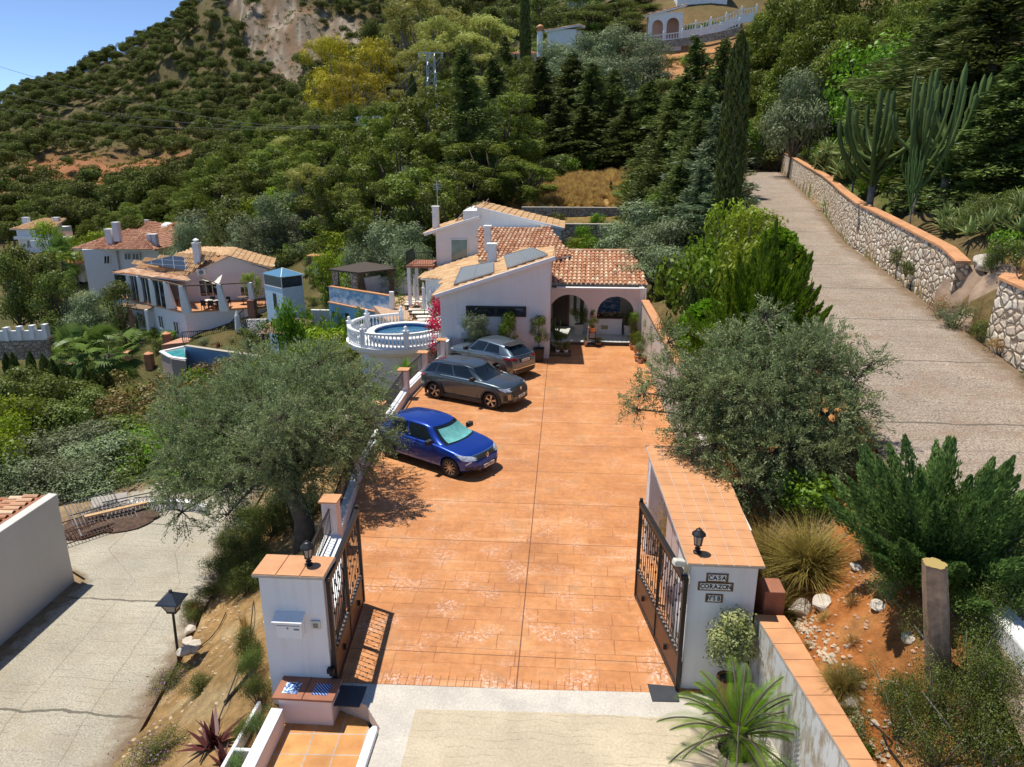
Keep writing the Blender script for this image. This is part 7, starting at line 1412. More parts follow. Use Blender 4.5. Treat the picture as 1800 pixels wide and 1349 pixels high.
big_olive("olive_tree",(-6.9,17.0,gz(-6.9,17.0)),[B(400,770,18.2,1.25,.95),B(340,740,18.4,.95,.8),B(470,700,19,1.3,.95),B(545,690,19.2,1.2,.9),B(610,700,19,1.05,.8),B(640,740,18,.75,.6),B(570,760,17.6,1.1,.8),B(480,800,17.2,1.1,.8),B(400,850,17,.85,.7),B(325,830,17,.65,.7),B(320,900,16.6,.42,.62),B(400,905,16.6,.40,.42),B(540,820,17.5,.9,.7),B(610,810,17.6,.75,.55),B(450,650,20.5,.9,.6),B(560,640,20.6,1.0,.6),B(640,665,20,.6,.45),B(310,700,19,.55,.6),B(300,790,18,.5,.5),B(665,770,17.8,.5,.35),B(490,740,16.6,.8,.7),B(430,820,17.6,.9,.7),B(360,800,17.9,.8,.6),B(520,860,17.2,.6,.5),B(300,860,16.9,.45,.55),B(420,700,19.6,1.0,.7),B(520,760,16.9,.7,.6)],
    "large spreading olive tree overhanging the left fence of the drive",190000,(-7.2,17.3,1.2),.24)
big_olive("olive_tree",(5.35,15.2,gz(5.35,15.2)),[B(1330,700,15.6,1.05,.9),B(1400,640,16.2,1.0,.75),B(1250,690,16.0,.85,.75),B(1180,670,16.6,.5,.55),B(1130,690,16.8,.22,.3),B(1290,620,16.6,.7,.5),B(1440,720,15.4,.8,.7),B(1500,660,15.6,.35,.4),B(1510,720,15.2,.35,.35),B(1450,600,16.6,.5,.35),B(1370,790,14.8,.85,.65),B(1260,780,15.2,.6,.55),B(1450,800,14.6,.6,.55),B(1310,850,14.4,.5,.4),B(1400,870,14.4,.6,.4),B(1500,790,14.8,.4,.4),B(1205,760,15.8,.4,.3),B(1175,600,17.4,.25,.3),B(1120,720,16.6,.2,.2),B(1530,640,15.6,.2,.3),B(1345,560,16.8,.35,.3)],
    "wide bushy olive tree beside the right gate wall",135000,(5.35,15.3,3.2),.17)
G("finebush","hanging_shrub",1250,760,1.0,1.2,"undergrowth at the left foot of the right olive","shrub");G("brightbush","shrub",1440,905,1.0,1.4,"green undergrowth below the right olive","shrub")
# ------------------------------------------------------------------ stone wall along the upper road
def stonewall(pts,hts,lb,thick=.45):
    """pts: (x, y, zbase) along the road edge, hts: heights"""
    e=E("stone_wall",pts[0],lb,"wall");n=len(pts);P=np.array(pts,float);t=np.linspace(0,n-1,(n-1)*5+1);Q=np.stack([np.interp(t,range(n),P[:,k])for k in range(3)],-1);Hh=np.interp(t,range(n),hts)
    d=np.gradient(Q[:,:2],axis=0);d/=np.linalg.norm(d,axis=1)[:,None];nr=np.stack([d[:,1],-d[:,0]],-1);mb=MB();cp_=MB()
    for i in range(len(Q)-1):
        a,b_=Q[i],Q[i+1];na,nb_=nr[i]*thick,nr[i+1]*thick
        mb.hexa([(a[0],a[1],a[2]-.6),(b_[0],b_[1],b_[2]-.6),(b_[0]+nb_[0],b_[1]+nb_[1],b_[2]-.6),(a[0]+na[0],a[1]+na[1],a[2]-.6),(a[0]+na[0]*.18,a[1]+na[1]*.18,a[2]+Hh[i]),(b_[0]+nb_[0]*.18,b_[1]+nb_[1]*.18,b_[2]+Hh[i+1]),(b_[0]+nb_[0],b_[1]+nb_[1],b_[2]+Hh[i+1]),(a[0]+na[0],a[1]+na[1],a[2]+Hh[i])])
        cp_.hexa([(a[0]+na[0]*.05,a[1]+na[1]*.05,a[2]+Hh[i]+.002),(b_[0]+nb_[0]*.05,b_[1]+nb_[1]*.05,b_[2]+Hh[i+1]+.002),(b_[0]+nb_[0]*1.1,b_[1]+nb_[1]*1.1,b_[2]+Hh[i+1]+.002),(a[0]+na[0]*1.1,a[1]+na[1]*1.1,a[2]+Hh[i]+.002),(a[0]+na[0]*.05,a[1]+na[1]*.05,a[2]+Hh[i]+.08),(b_[0]+nb_[0]*.05,b_[1]+nb_[1]*.05,b_[2]+Hh[i+1]+.08),(b_[0]+nb_[0]*1.1,b_[1]+nb_[1]*1.1,b_[2]+Hh[i+1]+.08),(a[0]+na[0]*1.1,a[1]+na[1]*1.1,a[2]+Hh[i]+.08)])
    mb.build("stonework",STONE,e);cp_.build("coping",CAPT,e);return e
def ur(y,off=.15):return(float(np.interp(y,UP[:,0],UP[:,2]))+off,y,float(upz(y)))
ys=[25.6,27,29,31,34,38,43,48,54,60,66,73,80,87,94,100]
stonewall([ur(y)for y in ys][::-1]if False else[ur(y)for y in ys],[1.75,1.95,1.95,1.95,1.95,1.95,1.9,1.9,1.9,1.9,1.9,1.95,2.0,2.1,2.2,2.2],"long rubble stone retaining wall with a terracotta coping beside the upper road")
stonewall([(ur(100)[0],100,7.2),(26.9,103.5,7.3),(25.0,105.5,7.35),(20,107,7.4)],[2.2,2.2,2.2,2.2],"stone wall crossing at the far bend of the upper road")
stonewall([ur(y)for y in(9,12,14.5,17,19.5)]+[(12.72,21.2,3.7),(12.85,22.5,3.8),(13.3,23.0,3.9)],[2.1,2.1,2.1,2.1,2.05,2.0,1.95,1.9],"nearer rubble stone wall at the right edge of the picture")
# rocky outcrop between the walls
for i,(x,y,z,r_,sq_,rz,lb)in enumerate(((13.9,25.6,4.3,1.3,(.8,.9,1.1),.3,"big brown cracked boulder where the long stone wall ends"),(14.4,24.5,4.6,1.4,(.9,.9,1.1),1.3,"large brown rock slab in the middle of the outcrop"),(14.2,23.4,4.3,1.1,(.9,.9,1.1),2.2,"brown rock against the nearer stone wall"),(14.3,25.7,5.8,.62,(1.1,.9,.75),.8,"pale upright block on top of the outcrop"),(15.4,26.6,6.3,.45,(1.1,.9,.8),0,"rounded pale boulder below the aloes"),(13.4,24.3,3.9,.6,(1,1,.8),2.5,"low rock at the road edge"))):
    rock((x,y,z),r_,lb,70+i,ROCKB if i not in(3,4)else ROCKM,None,sq_,"boulder",rz,4)
for a_ in((12.9,25.3,.9,1.0,"drybush"),(12.7,24.0,1.0,1.4,"greybush"),(12.9,22.7,.8,1.3,"finebush"),(12.7,21.4,.7,1.0,"drybush"),(13.4,22.0,1.2,1.2,"drybush"),(12.6,19.4,.5,.9,"finebush"),(13.7,31.0,.9,.9,"bush"),(13.3,29.3,.7,.8,"bush"),(14.3,20.9,1.4,1.5,"brightbush"),(14.7,22.0,1.6,1.6,"bush"),(13.9,24.6,1.0,.9,"finebush")):
    x,y,h_,w_,k_=a_;plant(k_,"roadside_shrub",(x,y,max(gz(x,y),float(upz(y)))+(0 if x<13.3 else 1.0 if x>14 else.5)-.1),h_,w_,"weedy shrub growing at the rocks beside the upper road","shrub","weeds by the rock outcrop")
# cactus garden
for i,(px,top,basepy,D,h_,wpx,lb)in enumerate(((1697,106,392,37,None,125,"rightmost tall candelabra cactus with a bare trunk"),(1648,118,420,34,None,95,"tall candelabra cactus in the middle"),(1563,150,372,38,None,125,"broad candelabra cactus, leftmost of the tall three"),(1608,230,350,41,None,60,"shorter cactus behind the tall ones"),(1512,235,315,46,None,42,"small cactus left of the tall ones"),(1625,250,425,33,None,30,"thin cactus with a leaning stem at the wall"))):
    x,y,zt=aty(px,top,D);zb=aty(px,basepy,D)[2];zb=min(zb,gz(x,y))if abs(zb-gz(x,y))<2.5 else gz(x,y);w_=wpx*D/1330;plant("cactus","candelabra_cactus",(x,D,zb-.1),zt-zb,w_,lb,"cactus",None,i%3,rz=i*1.3)
k=0
for px,py in[(rnd.uniform(1650,1800),rnd.uniform(370,425))for _ in range(34)]+[(rnd.uniform(1690,1800),rnd.uniform(335,375))for _ in range(14)]:
    x,y,z=ground(px,py);plant("aloe","aloe",(x,y,z+.2),None,None,"spiky grey green aloe in the thicket right of the cactuses","plant","aloes right of the cactuses").scale=(1.4,1.4,1.3)
for px,py in[(rnd.uniform(1440,1500),rnd.uniform(280,325))for _ in range(14)]:
    x,y,z=ground(px,py);plant("aloe","aloe",(x,y,z+.2),None,None,"spiky aloe in the bed left of the cactuses","plant","aloes left of the cactuses").scale=(2.0,2.0,1.8)
plant("aloe","agave",(*ground(1455,278)[:2],ground(1455,278)[2]+.2),None,None,"big blue grey agave beside the road lantern","plant").scale=(2.6,2.6,2.6)
for i in range(46):
    y=rnd.uniform(27,103);x,_,z=ur(y);x+=rnd.uniform(1.9,6);plant(rnd.choice(["bush","brightbush","greybush","bush","yellowbush","finebush"]),"garden_shrub",(x,y,gz(x,y)-.1),rnd.uniform(.9,1.7),rnd.uniform(1.5,2.6),"shrub in the garden above the long stone wall","shrub","shrubs above the stone wall")
G("yellow","citrus_tree",1795,330,4.5,3.5,"yellow green leafy tree cut by the right edge","tree");G("bush","garden_shrub",1790,480,1.2,2.0,"green shrub above the nearer stone wall","shrub");G("brightbush","garden_shrub",1770,460,1.2,1.8,"bright green shrub on top of the rock outcrop","shrub")
# road lantern, white fence pieces
x,y,zt=aty(1428,214,58);zb=aty(1424,270,58)[2]-.3;e=E("street_lamp",(x,y,zb),"black road lantern in the shade above the stone wall","street lamp");MB().tube([(x,y,zb),(x,y,zt-.5)],.04,8).build("post",BLACKM,e);mb=MB();mb.lathe([(.10,0),(.17,.30)],(x,y,zt-.5),6);mb.build("lantern_glass",MATS["frosted_lamp_glass"],e);mb=MB();mb.lathe([(.22,.30),(.10,.42),(.001,.52)],(x,y,zt-.5),6);mb.build("lantern_roof",BLACKM,e)
for px,top,bot,D,lb in((1310,378,425,44,"white metal fence panel left of the upper road, farther one"),(1350,472,510,30,"white metal fence panel above the feathery conifer")):
    x,y,z1=aty(px,top,D);z0=aty(px,bot,D)[2];e=E("road_fence",(x,y,z0),lb,"fence");f=MB();[f.bar((x,y+dy,z0-.5),(x,y+dy,z1),.05)for dy in(0,-1.2)];f.build("posts",WMETAL,e);f=MB();[f.bar((x,y-.1*k,z0),(x,y-.1*k,z1-.1),.015)for k in range(13)];f.bar((x,y,z1-.1),(x,y-1.2,z1-.1),.03);f.build("rails",WMETAL,e)
x,y,z=ground(1560,755);x,y=6.9,16.6;e=E("fence_post",(x,y,float(upz(y))),"slim grey metal post at the left edge of the upper road","post");MB().tube([(x,y,float(upz(y))-.3),(x,y,float(upz(y))+.75)],.035,8).build("post",simple("slate_blue_metal",(.05,.06,.08),.35,.5),e)
# ------------------------------------------------------------------ houses on the hilltop
def arcfront(parent,x0,x1,y,z0,z1,arches,mat=WHITE,d=.3):
    o=[(x0,z0)]
    for cx,r_,sp in arches:o+=[(cx-r_,z0),(cx-r_,sp)]+[(cx-r_*math.cos(math.pi*i/10),sp+r_*math.sin(math.pi*i/10))for i in range(1,10)]+[(cx+r_,sp),(cx+r_,z0)]
    o+=[(x1,z0),(x1,z1),(x0,z1)];MB().vprism([(x,y,z)for x,z in o],(0,d,0)).build("arcade",mat,parent)
PK=simple("salmon_wall",(.58,.33,.24),.8);D=150;a0,a1=aty(1141,62,D),aty(1196,58,D)
hh=E("hilltop_house",(17,152,28),"white hilltop house with two salmon arches above the long balustrades","house");z0,zt=aty(1165,62,D)[2],aty(1165,22,D)[2]
arcfront(hh,a0[0]-.2,a1[0]+.3,D,z0-.6,zt,[(a0[0]+1.5,1.0,z0+1.6),(a0[0]+4.3,1.15,z0+1.8)]);MB().box(a0[0]-.2,a1[0]+.3,D+3,D+3.4,z0-4,zt).build("back_wall",PK,hh);MB().box(a0[0]-.2,a1[0]+.3,D,D+3.4,z0-5,z0-.6).build("terrace_base",WHITE,hh);MB().box(a1[0]+.1,a1[0]+.3,D+.31,D+3,z0-.6,zt).build("side_wall",WHITE,hh)
tiled("roof",hh,[(a0[0]-.6,D-.4,zt-.5),(a1[0]+.8,D-.4,zt+1.2),(a1[0]+.8,D+4,zt+1.6),(a0[0]-.6,D+4,zt-.1)],TILE,.4,.6,.25)
def linepx(px,D):return[aty(a,b_,D)[:2]+(0,)for a,b_ in px]
for pts_,D,lb in((((1133,76),(1180,70),(1225,64),(1262,57),(1300,48)),146,"lower white balustrade on the hilltop terrace"),(((1196,56),(1235,50),(1272,40),(1300,28),(1330,24)),151,"upper white balustrade on the hilltop terrace")):
    Q=[aty(a,b_,D)for a,b_ in pts_];e=E("balustrade",Q[0],lb,"balustrade","hilltop balustrades");balustrade(e,[(q[0],q[1])for q in Q],0,posts=(.005,.2,.4,.6,.8,.995),step=.36,sc=1.35,zf=[q[2]for q in Q],finial=True)
    w_=MB();[w_.hexa([(a[0],a[1],a[2]-1.3),(b_[0],b_[1],b_[2]-1.3),(b_[0],b_[1]+.4,b_[2]-1.3),(a[0],a[1]+.4,a[2]-1.3),(a[0],a[1],a[2]),(b_[0],b_[1],b_[2]),(b_[0],b_[1]+.4,b_[2]),(a[0],a[1]+.4,a[2])])for a,b_ in zip(Q,Q[1:])];w_.build("base_wall",STONEF if "lower" in lb else WHITE,e)
h2=E("hilltop_house",(0,150,28),"plain white hilltop house with a flat hipped tile roof","house");D=148;p0,p1,p2=aty(962,78,D),aty(1012,62,D),aty(1024,60,D+1.5);zt=aty(985,52,D)[2];MB().prism([(p0[0],D),(p1[0],D),(p2[0],D+5),(p0[0]+.8,D+6)],p0[2]-5,zt).build("walls",WHITE,h2);q=zt+.05
tiled("roof",h2,[(p0[0]-.5,D-.5,q-.3),(p1[0]+.6,D-.5,q+.7),(p2[0]+.5,D+5.5,q+1.2),(p0[0]+.4,D+6.5,q+.4)],TILE,.4,.6,.3)
h4=E("chimney_tower",(-4.5,150,27),"round white chimney tower with a terracotta crown beside the hilltop house","tower");x,y,z=aty(949,80,D);zt2=aty(949,56,D)[2];MB().lathe([(.55,-2),(.55,zt2-z)],(x,y,z),16).build("shaft",WHITE,h4);MB().lathe([(.7,zt2-z),(.7,zt2-z+.15),(.45,zt2-z+.16),(.45,zt2-z+.7),(.7,zt2-z+.71),(.65,zt2-z+.9),(.2,zt2-z+1.2),(.001,zt2-z+1.25)],(x,y,z),12).build("crown",TERRA,h4)
h3=E("hilltop_house",(-8,158,20),"tall pale house with a red tiled roof behind the pencil cypress","house");D=156;p0,p1=aty(902,100,D),aty(942,100,D);zt=aty(920,96,D)[2];body(h3,[(p0[0],D),(p1[0],D),(p1[0],D+6),(p0[0],D+6)],zt-9,lambda x,y:zt,simple("pale_house_wall",(.58,.55,.50),.85));c_=((p0[0]+p1[0])/2,D+3,zt+1.3);cr=[(p0[0]-.5,D-.5,zt),(p1[0]+.5,D-.5,zt),(p1[0]+.5,D+6.5,zt),(p0[0]-.5,D+6.5,zt)]
for i in range(4):tiled("roof",h3,[cr[i],cr[(i+1)%4],c_],TILE3,.4,.6,.12)
for k_ in range(2):window(h3,[(p0[0]+1+k_*2.2,D-.02,zt-3),(p0[0]+2.1+k_*2.2,D-.02,zt-3),(p0[0]+2.1+k_*2.2,D-.02,zt-1.4),(p0[0]+1+k_*2.2,D-.02,zt-1.4)],TRIM,GLASSD)
h5=E("hilltop_house",(22,170,35),"long white house cut by the top edge above the garden","house");D=168;p0,p1=aty(1190,14,D),aty(1278,4,D);MB().box(p0[0],p1[0],D,D+6,p0[2]-3,p0[2]+5).build("walls",WHITE,h5);tiled("roof",h5,[(p0[0]-.5,D-.5,p0[2]+5),(p1[0]+.5,D-.5,p0[2]+5),(p1[0]+.5,D+6,p0[2]+6.4),(p0[0]-.5,D+6,p0[2]+6.4)],TILE,.4,.6)
x,y,z=aty(1020,3,190);e=E("hilltop_house",(x,y,z),"tiny pale house peeping over the trees at the top edge","house");MB().box(x-3,x+3,y,y+4,z-3,z+.6).build("walls",simple("pale_house_wall",(.58,.55,.50),.85),e);MB().box(x-3.3,x+3.3,y-.3,y+4.3,z+.6,z+.9).build("roof",TERRA,e)
for px,py,k_ in((1210,35,"bush"),(1225,30,"brightbush"),(1240,28,"yellowbush"),(1260,25,"bush"),(1285,18,"bush"),(1300,12,"bush"),(1270,35,"brightbush"),(1250,42,"brightbush"),(1180,120,"bush"),(1150,120,"bush"),(1205,150,"brightbush"),(1235,120,"bush"),(1220,90,"greybush")):
    x,y,z=aty(px,py,156 if py<60 else 142);plant(k_,"hilltop_shrub",(x,y,gz(x,y)-.3),2.2,3.0,"shrub on the hilltop slope around the balustrades","shrub","hilltop shrubs")
# pylons and power lines
def pylon(px,top,bot,D,lb,wbar):
    x,y,zt=aty(px,top,D);zb=aty(px,bot,D)[2]-6;e=E("pylon",(x,y,zb),lb,"pylon","power line pylons");mb=MB();hw=.55;hb=.9
    cs=[(-1,-1),(1,-1),(1,1),(-1,1)];zz=np.linspace(zb,zt,11);W_=lambda z:hb+(hw-hb)*(z-zb)/(zt-zb)
    for a,b_ in cs:mb.bar((x+a*hb,y+b_*hb,zb),(x+a*hw,y+b_*hw,zt),.14)
    for i in range(10):
        w0,w1=W_(zz[i]),W_(zz[i+1])
        for k_ in range(4):
            a,b_=cs[k_],cs[(k_+1)%4];p,q=(a,b_)if i%2 else(b_,a);mb.bar((x+p[0]*w0,y+p[1]*w0,zz[i]),(x+q[0]*w1,y+q[1]*w1,zz[i+1]),.07)
    mb.build("mast",simple("galvanised_steel",(.42,.43,.42),.5,.6),e);c=MB();c.bar((x-wbar,y,zt),(x+wbar,y,zt),.2,.16);[c.bar((x+s,y,zt-1.6),(x+s*3,y,zt),.08)for s in(-.7,.7)];c.build("crossarm",MATS["galvanised_steel"],e)
    ins=MB();[ins.lathe([(.02,0),(.16,-.15),(.05,-.3),(.16,-.45),(.03,-.9)],(x+s,y,zt),8)for s in(-wbar,wbar,0)];ins.build("insulator",simple("insulator_glass",(.5,.6,.65),.2),e);return[(x+s,y,zt-.9)for s in(-wbar,0,wbar)]
A_=pylon(757,93,160,128,"lattice power pylon with a flat crossarm among the eucalyptus",1.9);B_=pylon(648,206,250,112,"second smaller power pylon half hidden by pines",1.7)
def cable(a,b_,lb,sag=2.0,r=.035):
    a,b_=Vector(a),Vector(b_);pts=[a.lerp(b_,t)-Vector((0,0,sag*4*t*(1-t)))for t in np.linspace(0,1,25)];o=MB().tube(pts,r,5).build("power_line",simple("cable_grey",(.12,.11,.10),.6));tag(o,lb,"cable","power lines")
cable(aty(-60,98,150),aty(398,212,128),"topmost power line crossing in front of the mountain",1.0);cable(aty(-60,148,150),aty(350,218,128),"second power line from the top",1.0);cable(aty(-60,178,148),aty(330,226,128),"lowest power line crossing the hillside",1.0)
for i in range(3):cable(aty(398-i*30,212+i*6,128),B_[i],"power line running to the smaller pylon",.6);cable(A_[i],B_[i],"power line between the two pylons",1.0,.03)
for i in range(3):cable(A_[i],aty(560-i*4,232+i*4,125),"power line leaving the tall pylon to the left",.8,.03)
for i,(px,py,k_)in enumerate([(rnd.uniform(478,600),rnd.uniform(520,600),rnd.choice(["bush","brightbush","greybush","bush"]))for _ in range(26)]+[(rnd.uniform(540,600),rnd.uniform(445,520),rnd.choice(["bush","greybush","aloe","brightbush"]))for _ in range(22)]+[(rnd.uniform(95,330),rnd.uniform(590,660),rnd.choice(["bush","brightbush","finebush"]))for _ in range(24)]):
    D=44+(600-py)*.28;x,y,z=aty(px,py,D)
    if clear(x,y)or k_!="x":
        x,y,z=ground(px,py)
        if z<-1.5:plant(k_,"garden_plant",(x,y,z-.1),rnd.uniform(.8,1.5),rnd.uniform(1.3,2.4),"green plant in the terraced gardens between the villa and the round terrace","shrub","terraced garden plants")
# ------------------------------------------------------------------ white villa on the left
V_=E("white_villa",(-38,70,-7),"two storey white villa with solar panels, glazed gallery and terrace on the left","house")
K0,RR_=(-35.4,64.0),(-29.2,66.9);A0_=(-47.4,71.9);VP=simple("villa_white",(.78,.76,.77),.8,var=.06);VPK=plaster("villa_pink_white",(.79,.73,.72),amt=.05)
MB().prism([K0,RR_,(-27.6,70),(-30,78),(-46,79),A0_],-9.5,-4.86).build("lower_storey",VP,V_);MB().prism([(-35.5,63.85),(-29.05,66.8),(-27.5,70),(-30,78),(-46,79),(-47.6,71.9)],-4.858,-4.70).build("terrace_floor",TERRA,V_)
zr=lambda x,y:0
P1,P2_,P3,P4_,P5=(-37.3,68.4),(-29.9,70.9),(-32,78),(-45.5,78),(-44.6,72.4)
e1,e2_,rg=aty(328,485,68.2),aty(478,472,70.8),aty(400,451,69.3)
mb=MB();mb.prism([P1,P2_,P3,P4_,P5],-4.698,min(e1[2],e2_[2])-.3);mb.build("upper_storey",VPK,V_)
mb=MB();mb.vprism([(P1[0]+.05,P1[1]-.02,e1[2]-.5),(P2_[0]-.05,P2_[1]-.02,e1[2]-.5),(P2_[0]-.05,P2_[1]-.02,e2_[2]-.12),(rg[0],rg[1]+.3,rg[2]-.12),(P1[0]+.05,P1[1]-.02,e1[2]-.12)],(-.9,3.0,0));mb.build("gable",VPK,V_)
r2=at(318,446,rg[2]);u1=at(240,468,e1[2]);tiled("roof",V_,[e1,rg,r2,u1],TILE2,.3,.5)
for quad in([rg,e2_,(e2_[0]-2.2,e2_[1]+6.5,e2_[2]),(rg[0]-2.2,rg[1]+6.5,rg[2])],[rg,(rg[0]-2.2,rg[1]+6.5,rg[2]),(r2[0]-1,r2[1]+5,rg[2]-.02),r2]):tiled("roof",V_,quad,TILE2,.3,.5)
tiled("roof",V_,[at(198,480,-2.05),at(331,494,-2.05),(e1[0]-.1,e1[1]-.1,e1[2]-.12),(u1[0],u1[1]-.1,u1[2]-.12)],TILE,.3,.5)
zp=plane3(e1,rg,r2);sp_=[Vector(onplane(px,py,lambda x,y:zp(x,y)+.15,40,100))for px,py in((252,463),(322,476),(373,459),(302,451))]
m,nt,b=newmat("dark_solar_cells");s3=sep(nt,coords(nt,(1,1,1),"Object"));gl=mth(nt,'MAXIMUM',mth(nt,'LESS_THAN',mth(nt,'FRACT',mth(nt,'MULTIPLY',mth(nt,'ADD',s3[0],mth(nt,'MULTIPLY',s3[1],.55)),.85)),.05),mth(nt,'LESS_THAN',mth(nt,'FRACT',mth(nt,'MULTIPLY',s3[2],2.6)),.05));nt.links.new(mixc(nt,(.035,.05,.075),(.25,.28,.32),gl),b.inputs["Base Color"]);b.inputs["Roughness"].default_value=.22;b.inputs["Specular IOR Level"].default_value=.8
MB().vprism(sp_,(0,0,.07)).build("solar_panel",m,V_)
cx_,cy_,cz_=at(334,444,.3);chimney(V_,cx_-.32,cx_+.32,cy_+1.1,-1,1.0,d=.6);mb=MB();mb.lathe([(.2,1.07),(.2,1.3),(.32,1.32),(.05,1.5),(.001,1.51)],(cx_,cy_+1.4,0),8);mb.build("chimney_pot",TRIM,V_)
# columns: tapered fins
def fin(px,py,h=2.55,dx=.5,dy=.0,z=-4.7):
    x,y,_=at(px,py,z);d=(Vector((*A0_,0))-Vector((*K0,0))).normalized();MB().hexa([(x-.16,y-.16,z),(x+.16+dx*.9,y-.16+dx*.4,z),(x+.16+dx*.9,y+.2+dx*.4,z),(x-.16,y+.2,z),(x-.16,y-.14,z+h),(x+.2,y-.14,z+h),(x+.2,y+.2,z+h),(x-.16,y+.2,z+h)]).build("column",TRIM,V_);return Vector((x,y,z+h))
tops=[fin(px,py)for px,py in((324,551),(297,543),(271,537),(250,531),(231,525))];t2=fin(390,548);t3=fin(443,541,2.4,.3)
mb=MB()
for a,b_ in zip(tops,tops[1:]):mb.bar(a,b_,.14,.12)
mb.bar(tops[0],t2,.12,.12);mb.bar(t2,t3,.10,.10);mb.bar(t2,(t2.x-3,t2.y+2.5,t2.z+.3),.08,.08);mb.build("beams",WOOD,V_)
gl_=MB();gf=MB()
for k_ in range(1,4):
    a,b_=tops[k_],tops[k_+1];a0,b0_=Vector((a.x,a.y+.12,-4.69)),Vector((b_.x,b_.y+.12,-4.69));gl_.hexa([a0,b0_,b0_+Vector((0,.04,0)),a0+Vector((0,.04,0)),a0+Vector((0,0,2.45)),b0_+Vector((0,0,2.45)),b0_+Vector((0,.04,2.45)),a0+Vector((0,.04,2.45))]);c=(a0+b0_)/2;gf.bar(c-Vector((0,.03,0)),c+Vector((0,-.03,2.45)),.06)
lft=at(206,516,-4.7);a=tops[4];gl_.hexa([(a.x,a.y,-3.9),(lft[0],lft[1],-3.9),(lft[0],lft[1]+.05,-3.9),(a.x,a.y+.05,-3.9),(a.x,a.y,-2.2),(lft[0],lft[1],-2.2),(lft[0],lft[1]+.05,-2.2),(a.x,a.y+.05,-2.2)])
gl_.build("gallery_glass",GLASSD,V_);gf.build("gallery_frame",TRIM,V_)
MB().hexa([(a.x,a.y-.1,-4.9),(lft[0]-.3,lft[1]-.1,-4.9),(lft[0]-.3,lft[1]+.1,-4.9),(a.x,a.y+.1,-4.9),(a.x,a.y-.1,-3.92),(lft[0]-.3,lft[1]-.1,-3.92),(lft[0]-.3,lft[1]+.1,-3.92),(a.x,a.y+.1,-3.92)]).build("gallery_parapet",VP,V_)
# windows and door below
def quadwin(px4,D,parent,frame=TRIM,glass=GLASSD,bars=1,D2=None,off=.06):
    D2=D2 or D;q=[aty(px4[0][0],px4[0][1],D),aty(px4[1][0],px4[1][1],D2),aty(px4[2][0],px4[2][1],D2),aty(px4[3][0],px4[3][1],D)];return window(parent,q,frame,glass,.09,.08,bars)
dl=(Vector((*A0_,0))-Vector((*K0,0))).normalized()
def lowwin(s0,s1,z0,z1,parent=None):
    a,b_=Vector((*K0,0))+dl*s1,Vector((*K0,0))+dl*s0;n_=Vector((dl.y,-dl.x,0));n_=n_ if n_.y<0 else-n_;window(V_,[(a.x,a.y,z0),(b_.x,b_.y,z0),(b_.x,b_.y,z1),(a.x,a.y,z1)],TRIM,GLASSD,.10,.10,1,n_)
lowwin(1.4,2.3,-7.2,-5.9);lowwin(4.2,5.1,-7.0,-5.7)
gd=(Vector((*P2_,0))-Vector((*P1,0))).normalized();gn=Vector((gd.y,-gd.x,0))
def gabwin(s0,s1,z0,z1,nm="window"):
    a,b_=Vector((*P1,0))+gd*s0,Vector((*P1,0))+gd*s1;window(V_,[(a.x,a.y,z0),(b_.x,b_.y,z0),(b_.x,b_.y,z1),(a.x,a.y,z1)],TRIM,GLASSD,.08,.08,2,gn)
gabwin(1.2,3.0,-4.2,-2.6);gabwin(5.0,6.2,-4.6,-3.4)
p_=Vector((*P1,0))+gd*1.6;o=MB().obox((p_.x+gn.x*.2,p_.y+gn.y*.2,-1.75),(.85,.35,.6),rz=math.atan2(gd.y,gd.x)).build("air_conditioner",TRIM,V_,bevel=.03);q_=p_+gn*.39;mb=MB();c_=Vector((q_.x,q_.y,-1.75));mb.tube([c_,c_+gn*.02],.22,14);mb.build("fan_grille",simple("grey_detail",(.2,.2,.18),.5),o)
# awning
s1_,s2_,s3_,s4_=at(345,484,-2.35),at(392,484,-2.5),(tops[0].x+1.2,tops[0].y+2.6,-2.15),aty(364,470,68);sa=MB();N_=8;V=[];F=[]
for i in range(N_+1):
    for j in range(N_+1):
        u,v_=i/N_,j/N_;p=Vector(s1_).lerp(Vector(t2),u).lerp(Vector(s3_).lerp(Vector((t2.x-1.0,t2.y+3.0,-1.7)),u),v_);V.append((p.x,p.y,p.z-.35*4*u*(1-u)*.5-.3*v_*(1-v_)))
sa.add(V,[(i*(N_+1)+j,(i+1)*(N_+1)+j,(i+1)*(N_+1)+j+1,i*(N_+1)+j+1)for i in range(N_)for j in range(N_)]);tag(sa.build("shade_sail",CREAM,smooth=True),"cream shade sail stretched over the villa terrace","awning")
# terrace furniture
def tchair(x,y,z,rz,lb,mat=None,g="villa terrace chairs"):
    e=E("chair",(x,y,z),lb,"chair",g,rz);mat=mat or WOOD;MB().box(-.24,.24,-.24,.24,.42,.47).build("seat",mat,e,local=True);MB().box(-.24,.24,.2,.25,.47,.95).build("backrest",mat,e,local=True)
    for a,b_ in((-.22,-.22),(.22,-.22),(-.22,.22),(.22,.22)):MB().box(a-.02,a+.02,b_-.02,b_+.02,0,.42).build("leg",mat,e,local=True)
tx,ty,_=at(372,546,-4.7);ty+=1.0;e=E("dining_table",(tx,ty,-4.7),"pale dining table under the shade sail on the villa terrace","table");MB().box(tx-1.1,tx+1.1,ty-.45,ty+.45,-3.98,-3.92).build("tabletop",CREAM,e);[MB().box(tx+a-.04,tx+a+.04,ty+b_-.04,ty+b_+.04,-4.7,-3.98).build("leg",WOOD,e)for a in(-1,1)for b_ in(-.38,.38)]
for i in range(3):tchair(tx-.75+i*.75,ty-.75,-4.7,R(180),"dark dining chair on the near side of the villa table",SHADE);tchair(tx-.75+i*.75,ty+.75,-4.7,0,"dark dining chair on the far side of the villa table",SHADE)
